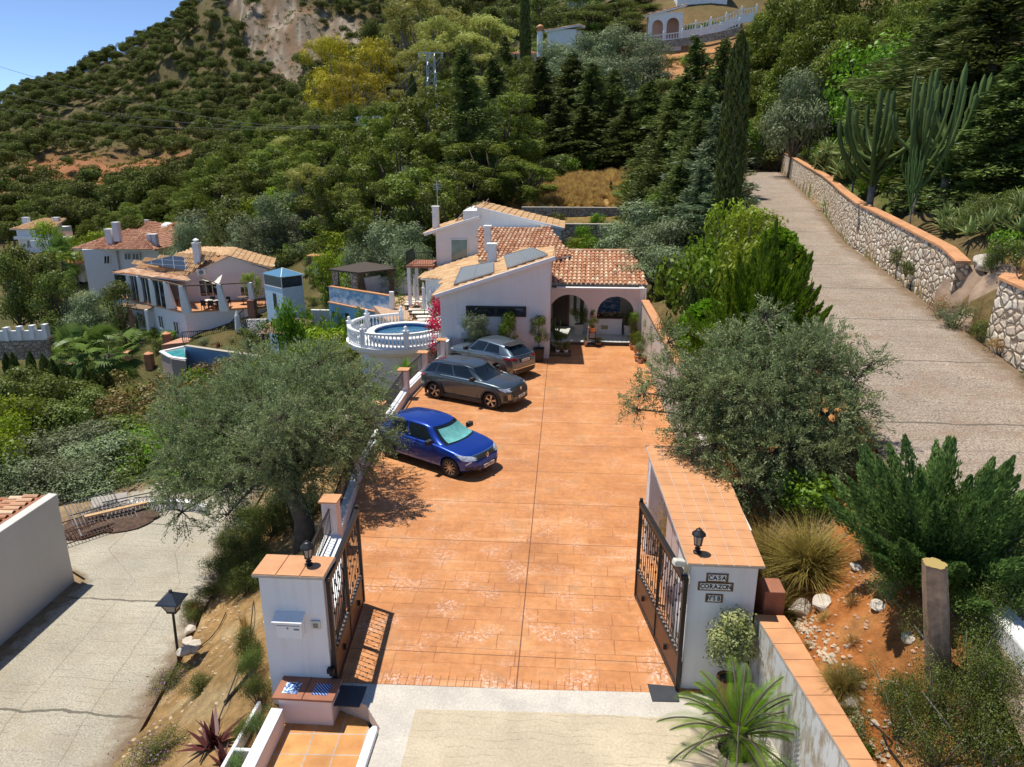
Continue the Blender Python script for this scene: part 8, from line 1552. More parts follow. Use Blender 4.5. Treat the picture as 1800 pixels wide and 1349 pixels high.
x,y,_=at(307,543,-4.7);tchair(x+.3,y+1.0,-4.7,R(100),"brown wicker chair between the corner columns of the villa",TERRA_D,None)
x,y,_=at(428,535,-4.7);e=E("side_table",(x,y,-4.7),"small round topped table at the right end of the villa terrace","table");MB().lathe([(.5,.7),(.5,.74),(.001,.745)],(x,y,-4.7),14).build("tabletop",WOOD,e);MB().lathe([(.25,0),(.04,.05),(.04,.7)],(x,y,-4.7),8).build("pedestal",BLACKM,e);tchair(x+.8,y,-4.7,R(-90),"brown chair beside the small round terrace table",WOOD,None)
bx,by,_=at(442,543,-4.7);e=E("brick_pier",(bx,by,-7),"red brick pier at the right corner of the villa terrace","pillar");MB().box(bx-.35,bx+.35,by-.1,by+.5,-8,-3.9).build("brickwork",BRICK,e)
def railing(pts,lb,h=.95,step=.16,mat=None):
    e=E("railing",pts[0],lb,"railing");mb=MB()
    for a,b_ in zip(pts,pts[1:]):
        a,b_=Vector(a),Vector(b_);n=max(1,int((b_-a).length/step));mb.bar(a+Vector((0,0,h)),b_+Vector((0,0,h)),.06);mb.bar(a+Vector((0,0,.1)),b_+Vector((0,0,.1)),.04)
        for k_ in range(n+1):c=a.lerp(b_,k_/n);mb.bar(c,c+Vector((0,0,h)),.03 if k_%8 else.06)
    mb.build("bars",mat or BLACKM,e);return e
G1_,G2_=at(322,602,-7.15),at(396,596,-7.15);G3_=at(430,560,-5.0)
railing([G1_,G2_,(G3_[0],G3_[1],-5.1)],"black railing climbing the steps in front of the villa wall");railing([at(448,545,-4.7),at(470,540,-4.7)],"black railing right of the brick pier")
MB().hexa([(G2_[0],G2_[1]+.1,-8),(G3_[0],G3_[1],-8),(G3_[0],G3_[1]+1,-8),(G2_[0],G2_[1]+1,-8),(G2_[0],G2_[1]+.1,-7.1),(G3_[0],G3_[1],-5.1),(G3_[0],G3_[1]+1,-5.1),(G2_[0],G2_[1]+1,-7.1)]).build("steps",STONEW);tag(bpy.data.objects["steps"],"whitewashed stone flight of steps beside the villa","steps")
a_,b2=at(432,590,-6.6),at(470,560,-4.7);e=E("stone_wall",(a_[0],a_[1],-7),"black and white rubble stone wall right of the villa steps","wall");MB().hexa([(a_[0],a_[1],-8),(b2[0]+1,b2[1]-3,-8),(b2[0]+1,b2[1]-2.4,-8),(a_[0],a_[1]+.6,-8),(a_[0],a_[1]+.3,-5.2),(b2[0]+1,b2[1]-2.7,-4.2),(b2[0]+1,b2[1]-2.2,-4.2),(a_[0],a_[1]+.7,-5.2)]).build("stonework",STONEW,e)
x,y,_=at(421,595,-6.8);e=E("folded_parasol",(x,y,-6.9),"grey folded parasol at the foot of the villa steps","parasol");MB().lathe([(.22,.7),(.3,1.0),(.2,2.2),(.05,2.6),(.001,2.65)],(x,y,-6.9),10).build("canopy",FABW,e);MB().tube([(x,y,-7.2),(x,y,-6.1)],.03,6).build("pole",BLACKM,e)
# left porch of the villa
x0,y0,_=at(235,590,-7.1);e=E("villa_pergola",(x0,y0,-7.2),"straw roofed pergola with brick posts at the left foot of the villa","pergola");q=[at(206,541,-5.35),at(258,547,-5.35),at(272,541,-5.05),at(222,534,-5.05)];MB().vprism(q,(0,0,.14)).build("roof",THATCH,e)
for px in(218,234,262):xx,yy,_=at(px,580,-7.2);MB().box(xx-.14,xx+.14,yy-.14,yy+.14,-7.8,-5.2).build("post",BRICK if px!=262 else TRIM,e)
# garden in front of the villa
GT=simple("garden_terrace_tile",(.52,.27,.17),.75,var=.2,scale=2)
o=MB().prism([at(283,607,-7.2)[:2],at(340,601,-7.2)[:2],at(420,594,-7.1)[:2],(-28.6,66),(-36,63.7)],-8.5,-7.18).build("garden_terrace",GT);tag(o,kind="structure")
wl=[(325,609,58.5),(345,612,57.8),(400,620,56.0),(450,627,54.4),(492,633,53.0)];WQ=[aty(*q)for q in wl];e=E("garden_wall",WQ[2],"long plain sky blue garden wall facing the camera below the villa","wall")
mb=MB();tr=MB()
for a,b_ in zip(WQ,WQ[1:]):mb.hexa([(a[0],a[1],-13),(b_[0],b_[1],-13),(b_[0],b_[1]+.3,-13),(a[0],a[1]+.3,-13),a,b_,(b_[0],b_[1]+.3,b_[2]),(a[0],a[1]+.3,a[2])]);tr.bar((a[0],a[1]+.15,a[2]+.03),(b_[0],b_[1]+.15,b_[2]+.03),.4,.07)
mb.build("wall_body",simple("sky_blue_wall",(.21,.36,.55),.8,var=.05,scale=1),e);tr.build("coping",simple("stone_coping",(.45,.40,.33),.9),e)
wl=[(492,633,53.0),(520,634,52),(555,630,50.5),(590,623,49),(618,612,47.5)];WQ2=[aty(*q)for q in wl];e=E("garden_wall",WQ2[2],"grey white curved garden wall between the blue wall and the round drum","wall");mb=MB()
for a,b_ in zip(WQ2,WQ2[1:]):mb.hexa([(a[0],a[1],-12),(b_[0],b_[1],-12),(b_[0],b_[1]+.3,-12),(a[0],a[1]+.3,-12),a,b_,(b_[0],b_[1]+.3,b_[2]),(a[0],a[1]+.3,a[2])])
mb.build("wall_body",GREYW,e)
# small turquoise pool
pq=[at(282,618,-6.85),at(326,609,-6.85),(WQ[0][0],WQ[0][1]-.1,-6.85),at(326,628,-6.85),at(300,628,-6.85)];e=E("swimming_pool",pq[0],"small turquoise swimming pool with white rim beside the blue wall","pool")
MB().prism([p[:2]for p in(pq[0],at(300,629,-6.85),at(326,633,-6.85),pq[2],pq[1])],-9.5,-6.95).build("pool_body",plaster("pool_pink_grey",(.48,.40,.37)),e);m,nt,b=newmat("turquoise_water");nt.links.new(ramp(nt,noise(nt,coords(nt),1.5,3),[(.3,(.02,.22,.26)),(.7,(.08,.42,.44))]),b.inputs["Base Color"]);b.inputs["Roughness"].default_value=.06
MB().prism([at(288,619,-6.9)[:2],at(302,625,-6.9)[:2],at(326,628,-6.9)[:2],(WQ[0][0]-.1,WQ[0][1]),at(325,611,-6.9)[:2]],-7.0,-6.935).build("water",m,e);rm=MB();rp=[at(283,618,-6.9),at(300,628,-6.9),at(326,632,-6.9)];[rm.bar(a,b_,.35,.1)for a,b_ in zip(rp,rp[1:])];rm.bar(at(283,618,-6.9),at(326,609,-6.9),.3,.1);rm.build("rim",TRIM,e)
for a_ in((300,598,1.0,2.6,"brightbush","clipped green hedge behind the small turquoise pool"),(270,590,1.0,3.0,"bush","dark shrub left of the turquoise pool"),(268,578,.9,1.8,"yellowbush","yellow flowering shrub in front of the villa"),(245,600,1.6,2.6,"brightbush","light green bush below the villa pergola"),(215,585,1.6,2.4,"bush","dark bush left of the villa pergola"),(440,612,1.9,3.0,"bush","reddish green shrub behind the blue wall"),(385,610,.7,1.2,"maroonaloe","dark spiky plant behind the blue wall"),(360,606,.7,1.6,"greybush","small grey shrub behind the blue wall"),(150,610,2.2,2.6,"greybush","white flowering oleander between the two fan palms"),(205,620,1.6,2.6,"bush","dark shrub at the foot of the large fan palm"),(120,640,1.5,2.5,"bush","shrub on the sandy bed below the palms"),(480,600,1.2,2.2,"bush","small shrub in front of the thatched gazebo"),(500,610,1.0,2.0,"greybush","grey shrub right of the gazebo"),(470,612,.8,1.6,"yellowbush","yellowish shrub behind the blue wall end")):G(a_[4],"garden_shrub",a_[0],a_[1],a_[2],a_[3],a_[5])
for i,(px,py)in enumerate(((230,645),(265,648),(296,612))):x,y,z=ground(px,py);e=E("brick_pier",(x,y,z),"short brick garden pier below the villa, "+["left one","middle one","one beside the pool"][i],"pillar");MB().box(x-.3,x+.3,y-.3,y+.3,z-1,z+1.3).build("brickwork",BRICK,e);MB().lathe([(.4,1.3),(.42,1.4),(.001,1.6)],(x,y,z),8).build("cap",TERRA,e)
pts_=[ground(px,py)for px,py in((88,625),(130,650),(180,668),(215,680))];e=E("garden_wall",pts_[0],"low ochre edging wall curving below the fan palms","wall");mb=MB();[mb.hexa([(a[0],a[1],a[2]-1.5),(b_[0],b_[1],b_[2]-1.5),(b_[0],b_[1]+.3,b_[2]-1.5),(a[0],a[1]+.3,a[2]-1.5),(a[0],a[1],a[2]+.35),(b_[0],b_[1],b_[2]+.35),(b_[0],b_[1]+.3,b_[2]+.35),(a[0],a[1]+.3,a[2]+.35)])for a,b_ in zip(pts_,pts_[1:])];mb.build("wall_body",simple("ochre_wall",(.45,.30,.18),.9),e)
# white balustrade wall far left
q0,q1=aty(-10,600,60),aty(82,598,62);e=E("garden_wall",q0,"white garden wall on a stone base at the far left edge","wall");MB().hexa([(q0[0],q0[1],q0[2]),(q1[0],q1[1],q1[2]),(q1[0],q1[1]+.3,q1[2]),(q0[0],q0[1]+.3,q0[2]),(q0[0],q0[1],q0[2]+.9),(q1[0],q1[1],q1[2]+.9),(q1[0],q1[1]+.3,q1[2]+.9),(q0[0],q0[1]+.3,q0[2]+.9)]).build("wall_body",TRIM,e);MB().hexa([(q0[0],q0[1]-.1,q0[2]-1.8),(q1[0],q1[1]-.1,q1[2]-1.8),(q1[0],q1[1]+.4,q1[2]-1.8),(q0[0],q0[1]+.4,q0[2]-1.8),(q0[0],q0[1]-.1,q0[2]-.002),(q1[0],q1[1]-.1,q1[2]-.002),(q1[0],q1[1]+.4,q1[2]-.002),(q0[0],q0[1]+.4,q0[2]-.002)]).build("stone_base",STONEF,e)
for k_ in range(5):t=k_/4;MB().box(q0[0]+(q1[0]-q0[0])*t-.2,q0[0]+(q1[0]-q0[0])*t+.2,q0[1]+(q1[1]-q0[1])*t-.12,q0[1]+(q1[1]-q0[1])*t+.4,q0[2]-.1,q0[2]+1.15).build("pier",TRIM,e)
# second villa with hipped red roofs
h6=E("hipped_villa",(-60,96,-8),"tall white villa with red hipped roofs and several chimneys behind the solar villa","house");D=95;zt=-3.0
def px_(px,y=0,D_=95):return aty(px,440,D_)[0]
xL,xM,xR=px_(137),px_(196),px_(268);MB().prism([(xL,96),(px_(153),94),(xM+.2,95.6),(xM,99),(xM,106),(xL,106)],-13,zt).build("walls",VP,h6);MB().prism([(xM+.21,96),(xR,96.4),(xR+1,106),(xM+.01,106)],-13,zt-.01).build("walls",VP,h6)
apx=aty(224,404,100);a_c=[(xL-.6,94.7,zt),(xR+.6,94.7,zt),(xR+1.6,107,zt),(xL-.6,107,zt)];ap=(apx[0],100.5,apx[2]);ap2=(apx[0]+1.5,100.5,apx[2]);tiled("roof",h6,[a_c[2],a_c[3],ap,ap2],TILE3,.32,.5,.15)
tiled("roof",h6,[a_c[0],a_c[1],ap2,ap],TILE3,.32,.5,.15);tiled("roof",h6,[a_c[3],a_c[0],ap],TILE3,.32,.5,.15);tiled("roof",h6,[a_c[1],a_c[2],ap2],TILE3,.32,.5,.15)
ridge(h6,a_c[0],ap,TILE3,.16);ridge(h6,a_c[1],ap2,TILE3,.16)
f0=aty(232,419,94.5);tiled("roof",h6,[(xM-.3,94.0,zt+.1),(xR+.9,94.0,zt+.1),(f0[0],97.5,f0[2]+.3)],TILE3,.32,.5,.12)
for px,t_,b_,w_ in((188,404,432,.9),(200,392,412,.8),(261,413,425,.7),(268,413,425,.7)):x,y,z1=aty(px,t_,96);z0=aty(px,b_,96)[2];chimney(h6,x-w_/2,x+w_/2,y,z0-1,z1,d=.8,mat=VPK)
quadwin(((183,464),(193,464),(193,450),(183,450)),94.9,h6,D2=95.2);quadwin(((219,457),(231,457),(231,445),(219,445)),95.95,h6);quadwin(((233,457),(245,457),(245,445),(233,445)),95.95,h6)
h7=E("hipped_villa",(-57,112,-8),"white house with two hipped roofs and a small dome behind the tall villa","house");D=112;x0,x1,x2=aty(222,420,D)[0],aty(272,420,D)[0],aty(308,420,D)[0];zt=aty(250,410,D)[2];MB().box(x0,x2,D,D+8,zt-8,zt).build("walls",VP,h7)
for xa,xb,pk in((x0-.5,x1,aty(258,392,D+4)),(x1,x2+.5,aty(295,395,D+4))):
    cr=[(xa,D-.5,zt),(xb,D-.5,zt),(xb,D+8.5,zt),(xa,D+8.5,zt)];ap_=((xa+xb)/2,D+4,zt+1.5)
    for i in(0,1,3):tiled("roof",h7,[cr[i],cr[(i+1)%4],ap_],TILE3 if xa<x1-1 else TILE,.34,.55,.12)
x,y,z=aty(295,396,116);MB().sphere((x,116,z-.3),1.1,12,.7).build("dome",TRIM,h7);x,y,z=aty(257,392,116);chimney(h7,x-.3,x+.3,116,z-2,z+.4)
h8=E("far_house",(-122,162,-10),"small white two storey house with a straw coloured roof at the far left","house");D=162;F_=lambda px,py:aty(px,py,D);a,b_=F_(28,405),F_(86,405);zt=F_(60,403)[2];MB().box(a[0],b_[0],D,D+8,zt-9,zt).build("walls",VP,h8);tiled("roof",h8,[(a[0]-1,D-.8,zt),(b_[0]+1.4,D-.8,zt),(b_[0]+.5,D+6,zt+1.9),(a[0]+2.5,D+6,zt+1.9)],TILE2,.4,.6,.2)
for px in(44,98):x,y,z=aty(px,392,D+4);chimney(h8,x-.7,x+.7,D+4,zt-1,aty(px,383,D+4)[2],d=1)
for q in(((63,413),(79,413),(79,405),(63,405)),((48,436),(56,436),(56,423),(48,423)),((70,431),(80,431),(80,423),(70,423))):quadwin(q,D-.05,h8)
MB().box(F_(30,0)[0],F_(54,0)[0],D-.06,D-.01,F_(0,415)[2],F_(0,406)[2]).build("loggia",simple("salmon_wall",(.58,.33,.24),.8),h8);q=F_(0,420);mb=MB();mb.box(a[0],F_(56,0)[0],D-1.2,D-.07,F_(0,420)[2],F_(0,415)[2]);mb.build("balcony",TRIM,h8)
e=E("garden_wall",F_(15,425),"white terrace wall left of the far small house","wall");MB().box(F_(-20,0)[0],F_(28,0)[0],D-2,D-1.6,F_(0,432)[2],F_(0,421)[2]).build("wall_body",TRIM,e)
x,y,z=aty(110,463,104);e=E("carport",(x,y,z),"long low flat terracotta roof between the far houses","building");MB().box(aty(92,463,104)[0],aty(136,463,104)[0],104,108,z-.2,z+.1).build("roof",TERRA,e);MB().box(aty(94,463,104)[0],aty(136,463,104)[0],105,107.8,z-3,z-.2).build("walls",GREYW,e)
# white car half hidden on the track behind the conifers
# ------------------------------------------------------------------ cars
def paint(name,c,metal=.35,rough=.32):
    m,nt,b=newmat(name);b.inputs["Base Color"].default_value=(*c,1);b.inputs["Metallic"].default_value=metal;b.inputs["Roughness"].default_value=rough;b.inputs["Coat Weight"].default_value=1;b.inputs["Coat Roughness"].default_value=.025
    n=noise(nt,coords(nt),900,2);nt.links.new(ramp(nt,n,[(.3,tuple(q*.8 for q in c)),(.7,tuple(q*1.2 for q in c))]),b.inputs["Base Color"]);return m
RUB=simple("tyre_rubber",(.018,.018,.018),.85,var=.2,scale=30);PLAST=simple("black_plastic",(.022,.022,.023),.55,var=.1);ALLOY=simple("alloy",(.55,.53,.50),.28,.9,var=.05);CARGL=simple("car_glass",(.010,.016,.022),.03,0,var=0,spec=.55);HEADL=simple("headlamp",(.55,.60,.66),.06,.3,spec=1.0,coat=1.0,var=.5,scale=14);TAILL=simple("tail_lamp",(.30,.008,.006),.12,coat=1.0);PLATE=simple("number_plate",(.74,.74,.72),.4,var=.02);CHROME=simple("chrome",(.72,.72,.72),.12,1.0,var=.02)
def interp(tab,x):return float(np.interp(x,[t[0]for t in tab],[t[1]for t in tab]))
def make_car(name,label,loc,heading,L,Wd,wb,fo,rw,bodymat,top,belt,width,greenx,roofz,cab,style):
    """x forward; origin at the middle of the wheelbase on the ground. fo = front overhang"""
    e=E(name,(*loc,0.0),label,"car","parked cars");e.rotation_euler.z=heading;xf=wb/2+fo;xr=xf-L;hw=Wd/2
    N=46;xs=[xr+L*(0.5-0.5*math.cos(math.pi*i/(N-1)))for i in range(N)];V=[];F=[];M=13
    for x in xs:
        zt=interp(top,x);w=interp(width,x)*hw;zb=.19+.10*max(0,(abs(x-(xf+xr)/2)-L*.38)/(L*.12));zbe=interp(belt,x);cr=.05
        prof=[(0,zb),(w*.80,zb),(w*.955,zb+.06),(w*.985,zb+.18),(w*.995,(zb+zbe)/2-.03),(w*1.0,zbe-.17),(w*.985,zbe-.07),(w*.955,zbe-.012),(w*.90,min(zt,zbe+.012)),(w*.72,zt-.0 if zt<zbe+.05 else zbe+.012),(w*.5,zt+.008),(w*.25,zt+.02),(0,zt+.024)]
        for y,z in prof:V.append((x,y,z))
        for y,z in prof[1:-1][::-1]:V.append((x,-y,z))
    m_=2*M-2
    for i in range(N-1):
        for k in range(m_):F.append((i*m_+k,(i+1)*m_+k,(i+1)*m_+(k+1)%m_,i*m_+(k+1)%m_))
    F+=[tuple(range(m_)),tuple(range((N-1)*m_,N*m_))[::-1]]
    me=bpy.data.meshes.new("body");me.from_pydata(V,[],F);bo=bpy.data.objects.new("body",me);COL.objects.link(bo)
    s_=bo.modifiers.new("s",'SUBSURF');s_.levels=1
    cuts=[]
    for wx in(-wb/2,wb/2):
        for sg in(-1,1):
            c=MB();c.tube([(wx,sg*(hw-.30),rw),(wx,sg*(hw+.2),rw)],rw+.055,40);co=c.build("cut",None);cuts.append(co);bmod=bo.modifiers.new("c",'BOOLEAN');bmod.object=co;bmod.operation='DIFFERENCE';bmod.solver='EXACT'
    dg=bpy.context.evaluated_depsgraph_get();me2=bpy.data.meshes.new_from_object(bo.evaluated_get(dg));bpy.data.objects.remove(bo);[bpy.data.objects.remove(c)for c in cuts]
    me2.polygons.foreach_set("use_smooth",[True]*len(me2.polygons));me2.name="body";body_=link_mesh("body",me2,bodymat,e)
    esp=body_.modifiers.new("e",'EDGE_SPLIT');esp.split_angle=R(38)
    # cabin shell: rings between belt line and roof
    def ring(f):          # f 0 at belt, 1 at roof
        pts=[];x0,x1,x2,x3=cab["ws0"],cab["ws1"],cab["rw1"],cab["rw0"]
        xa=x0+(x1-x0)*f**.9;xb=x3+(x2-x3)*f**1.1;wb_,wt=cab["wb"]*hw,cab["wt"]*hw;wv=wb_+(wt-wb_)*f**1.25
        n=12
        for i in range(n+1):      # +y side, front to rear
            t=i/n;x=xa+(xb-xa)*t;taper=1-cab.get("ft",.10)*(1-t)**3-cab.get("rt",.12)*t**3.5;zr=interp(roofz,x)-.02;zl=interp(belt,x)+.0;zl0=zl if 0<i<n else zl
            pts.append((x,wv*taper,zl0+(zr-zl0)*f-(.03 if f>.99 else 0)))
        return pts,xa,xb,wv
    levels=[0,.25,.5,.75,.92,1.0];Vc=[];rows=[]
    for f in levels:
        pts,xa,xb,wv=ring(f);row=[];bowf,bowr=cab.get("bf",.16),cab.get("br",.10)
        ff=[(xa+bowf*(1-(y/pts[0][1])**2),y,pts[0][2]+(0.0))for y in np.linspace(-pts[0][1],pts[0][1],9)[1:-1]];rr_=[(xb-bowr*(1-(y/pts[-1][1])**2),y,pts[-1][2])for y in np.linspace(pts[-1][1],-pts[-1][1],9)[1:-1]]
        loop=pts+rr_+[(x,-y,z)for x,y,z in pts[::-1]]+ff;rows.append(loop)
    # roof inner rings
    last=rows[-1];cxm=sum(p[0]for p in last)/len(last)
    for k_,(s2,dz)in enumerate(((.86,.028),(.55,.05),(.2,.058))):
        rows.append([(cxm+(x-cxm)*s2,y*s2,interp(roofz,cxm+(x-cxm)*s2)+dz-.045)for x,y,z in last])
    nL=len(rows[0]);Vc=[p for r_ in rows for p in r_];Fc=[]
    for i in range(len(rows)-1):
        for k in range(nL):Fc.append((i*nL+k,(i+1)*nL+k,(i+1)*nL+(k+1)%nL,i*nL+(k+1)%nL))
    Fc.append(tuple(range((len(rows)-1)*nL,len(rows)*nL))[::-1]);mb=MB();mb.add(Vc,Fc);cabn=mb.build("cabin",bodymat,e,smooth=True,local=True,sub=1)
    if style.get("roofmat"):pass
    # glass patches slightly proud of the shell
    def patch(idx0,idx1,f0,f1,name_,mat,off=.010,parent=e,inset=0.0):
        P=[]
        fs=np.linspace(f0,f1,7);ks=np.linspace(idx0,idx1,11)
        def samp(f,k):
            i=max(0,min(len(levels)-2,int(np.searchsorted(levels,f)-1)));t=(f-levels[i])/(levels[i+1]-levels[i]);a=rows[i];b_=rows[i+1];k0=int(math.floor(k));kt=k-k0
            pa=Vector(a[k0%nL]).lerp(Vector(a[(k0+1)%nL]),kt);pb=Vector(b_[k0%nL]).lerp(Vector(b_[(k0+1)%nL]),kt);return pa.lerp(pb,t)
        Q=[]
        for f in fs:
            for k in ks:Q.append(samp(f,k))
        m2=MB();nk=len(ks);cen=Vector((cxm,0,interp(belt,cxm)-.3));Qo=[]
        for i,q in enumerate(Q):
            r_,c_=divmod(i,nk);a=Q[r_*nk+min(c_+1,nk-1)]-Q[r_*nk+max(c_-1,0)];b_=Q[min(r_+1,len(fs)-1)*nk+c_]-Q[max(r_-1,0)*nk+c_];n_=a.cross(b_).normalized();n_=n_ if n_.dot(q-cen)>0 else-n_;Qo.append(q+n_*off)
        m2.add(Qo,[(r_*nk+c_,r_*nk+c_+1,(r_+1)*nk+c_+1,(r_+1)*nk+c_)for r_ in range(len(fs)-1)for c_ in range(nk-1)]);return m2.build(name_,mat,parent,smooth=True,local=True)
    n12=12;fbeg=nL-7;a_,b_,c_,d_=style.get("side",(1.0,5.2,5.7,10.2))
    for sg in(0,1):
        mp=(lambda k:k)if sg==0 else(lambda k:n12+7+n12+1-k+0)
        for k0,k1 in((a_,b_),(c_,d_))+(((d_+.3,11.5),)if style.get("quarter")else()):
            q0_,q1_=(mp(k0),mp(k1));patch(min(q0_,q1_),max(q0_,q1_),.10,.86,"side_window",CARGL)
    ws=patch(fbeg-.55,nL+.55,.04,.93,"windshield",CARGL,.012)
    patch(n12+.6,n12+7.4,style.get("rwlo",.14),.86,"rear_window",CARGL,.012)
    if style.get("shade"):patch(fbeg+.1,nL-.1,.12,.80,"sunshade",simple("cyan_sunshade",(.20,.55,.50),.25,.3,var=.35,scale=3.5),.018)
    # wheels
    for wx in(-wb/2,wb/2):
        for sg in(-1,1):
            wheel=MB();tw_=.215;T_=[(rw*.70,-tw_/2),(rw*.93,-tw_/2),(rw,-tw_*.32),(rw,tw_*.32),(rw*.93,tw_/2),(rw*.70,tw_/2)];y0=sg*(hw-.125)
            tmp=MB();tmp.lathe(T_,(0,0,0),36,cap=False);wheel.add([(wx+x,y0+z,rw+y)for x,y,z in tmp.v],tmp.f);wo=wheel.build("wheel",RUB,e,smooth=False,local=True)
            rim=MB();tmp=MB();tmp.lathe([(.001,-tw_*.34),(rw*.73,-tw_*.35),(rw*.73,tw_*.42),(rw*.66,tw_*.42),(rw*.64,-tw_*.1),(.001,-tw_*.15)],(0,0,0),36);rim.add([(wx+x,y0+sg*z,rw+y)for x,y,z in tmp.v],tmp.f);rim.build("rim_barrel",PLAST,wo,local=True)
            sp=MB();ns=style["spokes"];yo=y0+sg*tw_*.36
            for k in range(ns):
                a=k*6.283/ns+.2
                for da in((-.13,.13)if ns==5 else(0,)):
                    c0=Vector((wx+.03*math.cos(a),yo,rw+.03*math.sin(a)));c1=Vector((wx+rw*.68*math.cos(a+da),yo,rw+rw*.68*math.sin(a+da)));sp.bar(c0,c1,.034 if ns==5 else.026,.03,(0,1,0))
            tmp=MB();tmp.lathe([(rw*.66,0),(rw*.71,0),(rw*.71,.03),(rw*.66,.03)],(0,0,0),36,cap=False);sp.add([(wx+x,yo+sg*(z-.015),rw+y)for x,y,z in tmp.v],tmp.f);sp.tube([(wx,yo-.02,rw),(wx,yo+.02,rw)],.045,12);sp.build("rim",ALLOY,wo,local=True)
            li=MB();li.tube([(wx,sg*(hw-.32),rw),(wx,sg*(hw-.29),rw)],rw+.06,24);li.build("wheel_well",PLAST,e,local=True)
            if style["clad"]:
                ar=MB();pts=[(wx+(rw+.075)*math.cos(t),sg*(hw*interp(width,wx)+.004),rw+(rw+.075)*math.sin(t))for t in np.linspace(-.35,math.pi+.35,22)]
                for p,q in zip(pts,pts[1:]):ar.bar(p,q,.05,.085,(0,1,0))
                ar.build("arch_trim",PLAST,e,local=True)
    if style["clad"]:
        sk=MB()
        for sg in(-1,1):sk.box(-wb/2+rw,wb/2-rw,sg*(hw*.985),sg*(hw*.985+.02),.19,.33)
        sk.build("side_cladding",PLAST,e,local=True)
    # door cuts and handles
    dc=MB()
    for sg in(-1,1):
        for x in style["doors"]:dc.bar((x,sg*(interp(width,x)*hw*1.0+.0015),.34),(x-.02,sg*(interp(width,x)*hw*.965+.004),interp(belt,x)-.03),.008,.006,(0,1,0))
    dc.build("door_seams",PLAST,e,local=True)
    for sg in(-1,1):
        for x in style["handles"]:MB().box(x-.10,x+.10,sg*(interp(width,x)*hw*.99),sg*(interp(width,x)*hw*.99+.035),interp(belt,x)-.15,interp(belt,x)-.115).build("door_handle",bodymat,e,local=True,bevel=.008)
        x=cab["ws0"]-.42;y=sg*(hw*.96);mm=MB();mm.obox((x,y+sg*.13,interp(belt,x)+.10),(.15,.22,.15));mm.box(x-.04,x+.04,y-sg*.02,y+sg*.06,interp(belt,x)+.01,interp(belt,x)+.05);mm.build("mirror",style.get("mirror",PLAST),e,local=True,bevel=.04)
    from mathutils.bvhtree import BVHTree
    bv=BVHTree.FromPolygons([v.co.copy()for v in me2.vertices],[tuple(p.vertices)for p in me2.polygons])
    def decal(name_,mat,quad,d,n=8,off=.007,parent=e):
        """patch lying on the body: quad of (s, z) corners seen along direction d"""
        d=Vector((*d,0)).normalized();t=Vector((-d.y,d.x,0));G_=[];ok_=[]
        for i in range(n+1):
            for j in range(n+1):
                u,v_=i/n,j/n;a=Vector(quad[0]).lerp(Vector(quad[1]),u);b_=Vector(quad[3]).lerp(Vector(quad[2]),u);q=a.lerp(b_,v_);o_=t*q.x+Vector((0,0,q.y))-d*5;h,nn,_,_=bv.ray_cast(o_,d)
                ok_.append(h is not None);G_.append((h+(nn if nn.dot(d)<0 else-nn)*off)if h is not None else Vector((0,0,0)))
        m3=MB();m3.add(G_,[f for f in[(i*(n+1)+j,(i+1)*(n+1)+j,(i+1)*(n+1)+j+1,i*(n+1)+j+1)for i in range(n)for j in range(n)]if all(ok_[k]for k in f)]);return m3.build(name_,mat,parent,smooth=True,local=True)
    style["extra"](e,xf,xr,hw,decal);return e
def conform(e,xf,hw,width,pts,name,mat,xo=0.0,th=.015,sgn=1):
    """shape on the curved nose or tail: pts are (y, z, x offset back)"""
    mb=MB();P=[(xf-d*sgn+xo,y,z)for y,z,d in pts];mb.vprism(P,(th*sgn,0,0));return mb.build(name,mat,e,local=True)
# blue hatchback
F_=(-1,0)
def ex_blue(e,xf,xr,hw,decal):
    for sg in(-1,1):
        dd=(-1,-sg*.75);k=lambda a,b_:sorted((a,b_));t=Vector((-dd[1],dd[0])).normalized();S_=lambda x,y:t.x*x+t.y*y
        q=[(S_(xf-.05,sg*.44),.60),(S_(xf-.38,sg*.80),.63),(S_(xf-.62,sg*.86),.80),(S_(xf-.16,sg*.44),.70)];h=decal("headlight",HEADL,q,dd,10);decal("light_strip",TRIM,[(S_(xf-.18,sg*.60),.585),(S_(xf-.30,sg*.72),.50),(S_(xf-.32,sg*.75),.51),(S_(xf-.20,sg*.63),.62)],dd,6,.012)
        decal("fog_lamp",PLAST,[(S_(xf-.14,sg*.58),.34),(S_(xf-.30,sg*.76),.34),(S_(xf-.30,sg*.76),.42),(S_(xf-.12,sg*.54),.44)],dd)
        db=(1,-sg*.6);tb=Vector((-db[1],db[0])).normalized();B_=lambda x,y:tb.x*x+tb.y*y;decal("tail_light",TAILL,[(B_(xr+.05,sg*.50),.76),(B_(xr+.30,sg*.82),.78),(B_(xr+.30,sg*.82),.90),(B_(xr+.05,sg*.50),.86)],db)
    decal("grille",PLAST,[(.46,.60),(-.46,.60),(-.50,.71),(.50,.71)],F_,12);decal("lower_grille",PLAST,[(.62,.27),(-.62,.27),(-.50,.43),(.50,.43)],F_,12);decal("grille_trim",CHROME,[(.52,.705),(-.52,.705),(-.50,.725),(.50,.725)],F_,12,.013)
    mb=MB();o_=[(0,.10),(.06,0),(0,-.10),(-.06,0)];i_=[(0,.058),(.03,0),(0,-.058),(-.03,0)];V=[]
    for lst in(o_,i_):
        for dx in(0,.05):V+=[(xf-.085+dx,y,.655+z)for y,z in lst]
    Fq=[]
    for k in range(4):j=(k+1)%4;Fq+=[(4+k,4+j,12+j,12+k),(k,4+k,4+j,j),(8+k,8+j,12+j,12+k)]
    mb.add(V,Fq);mb.build("emblem",CHROME,e,local=True);plate(e,xf+.005,.36,"0453 MNN")
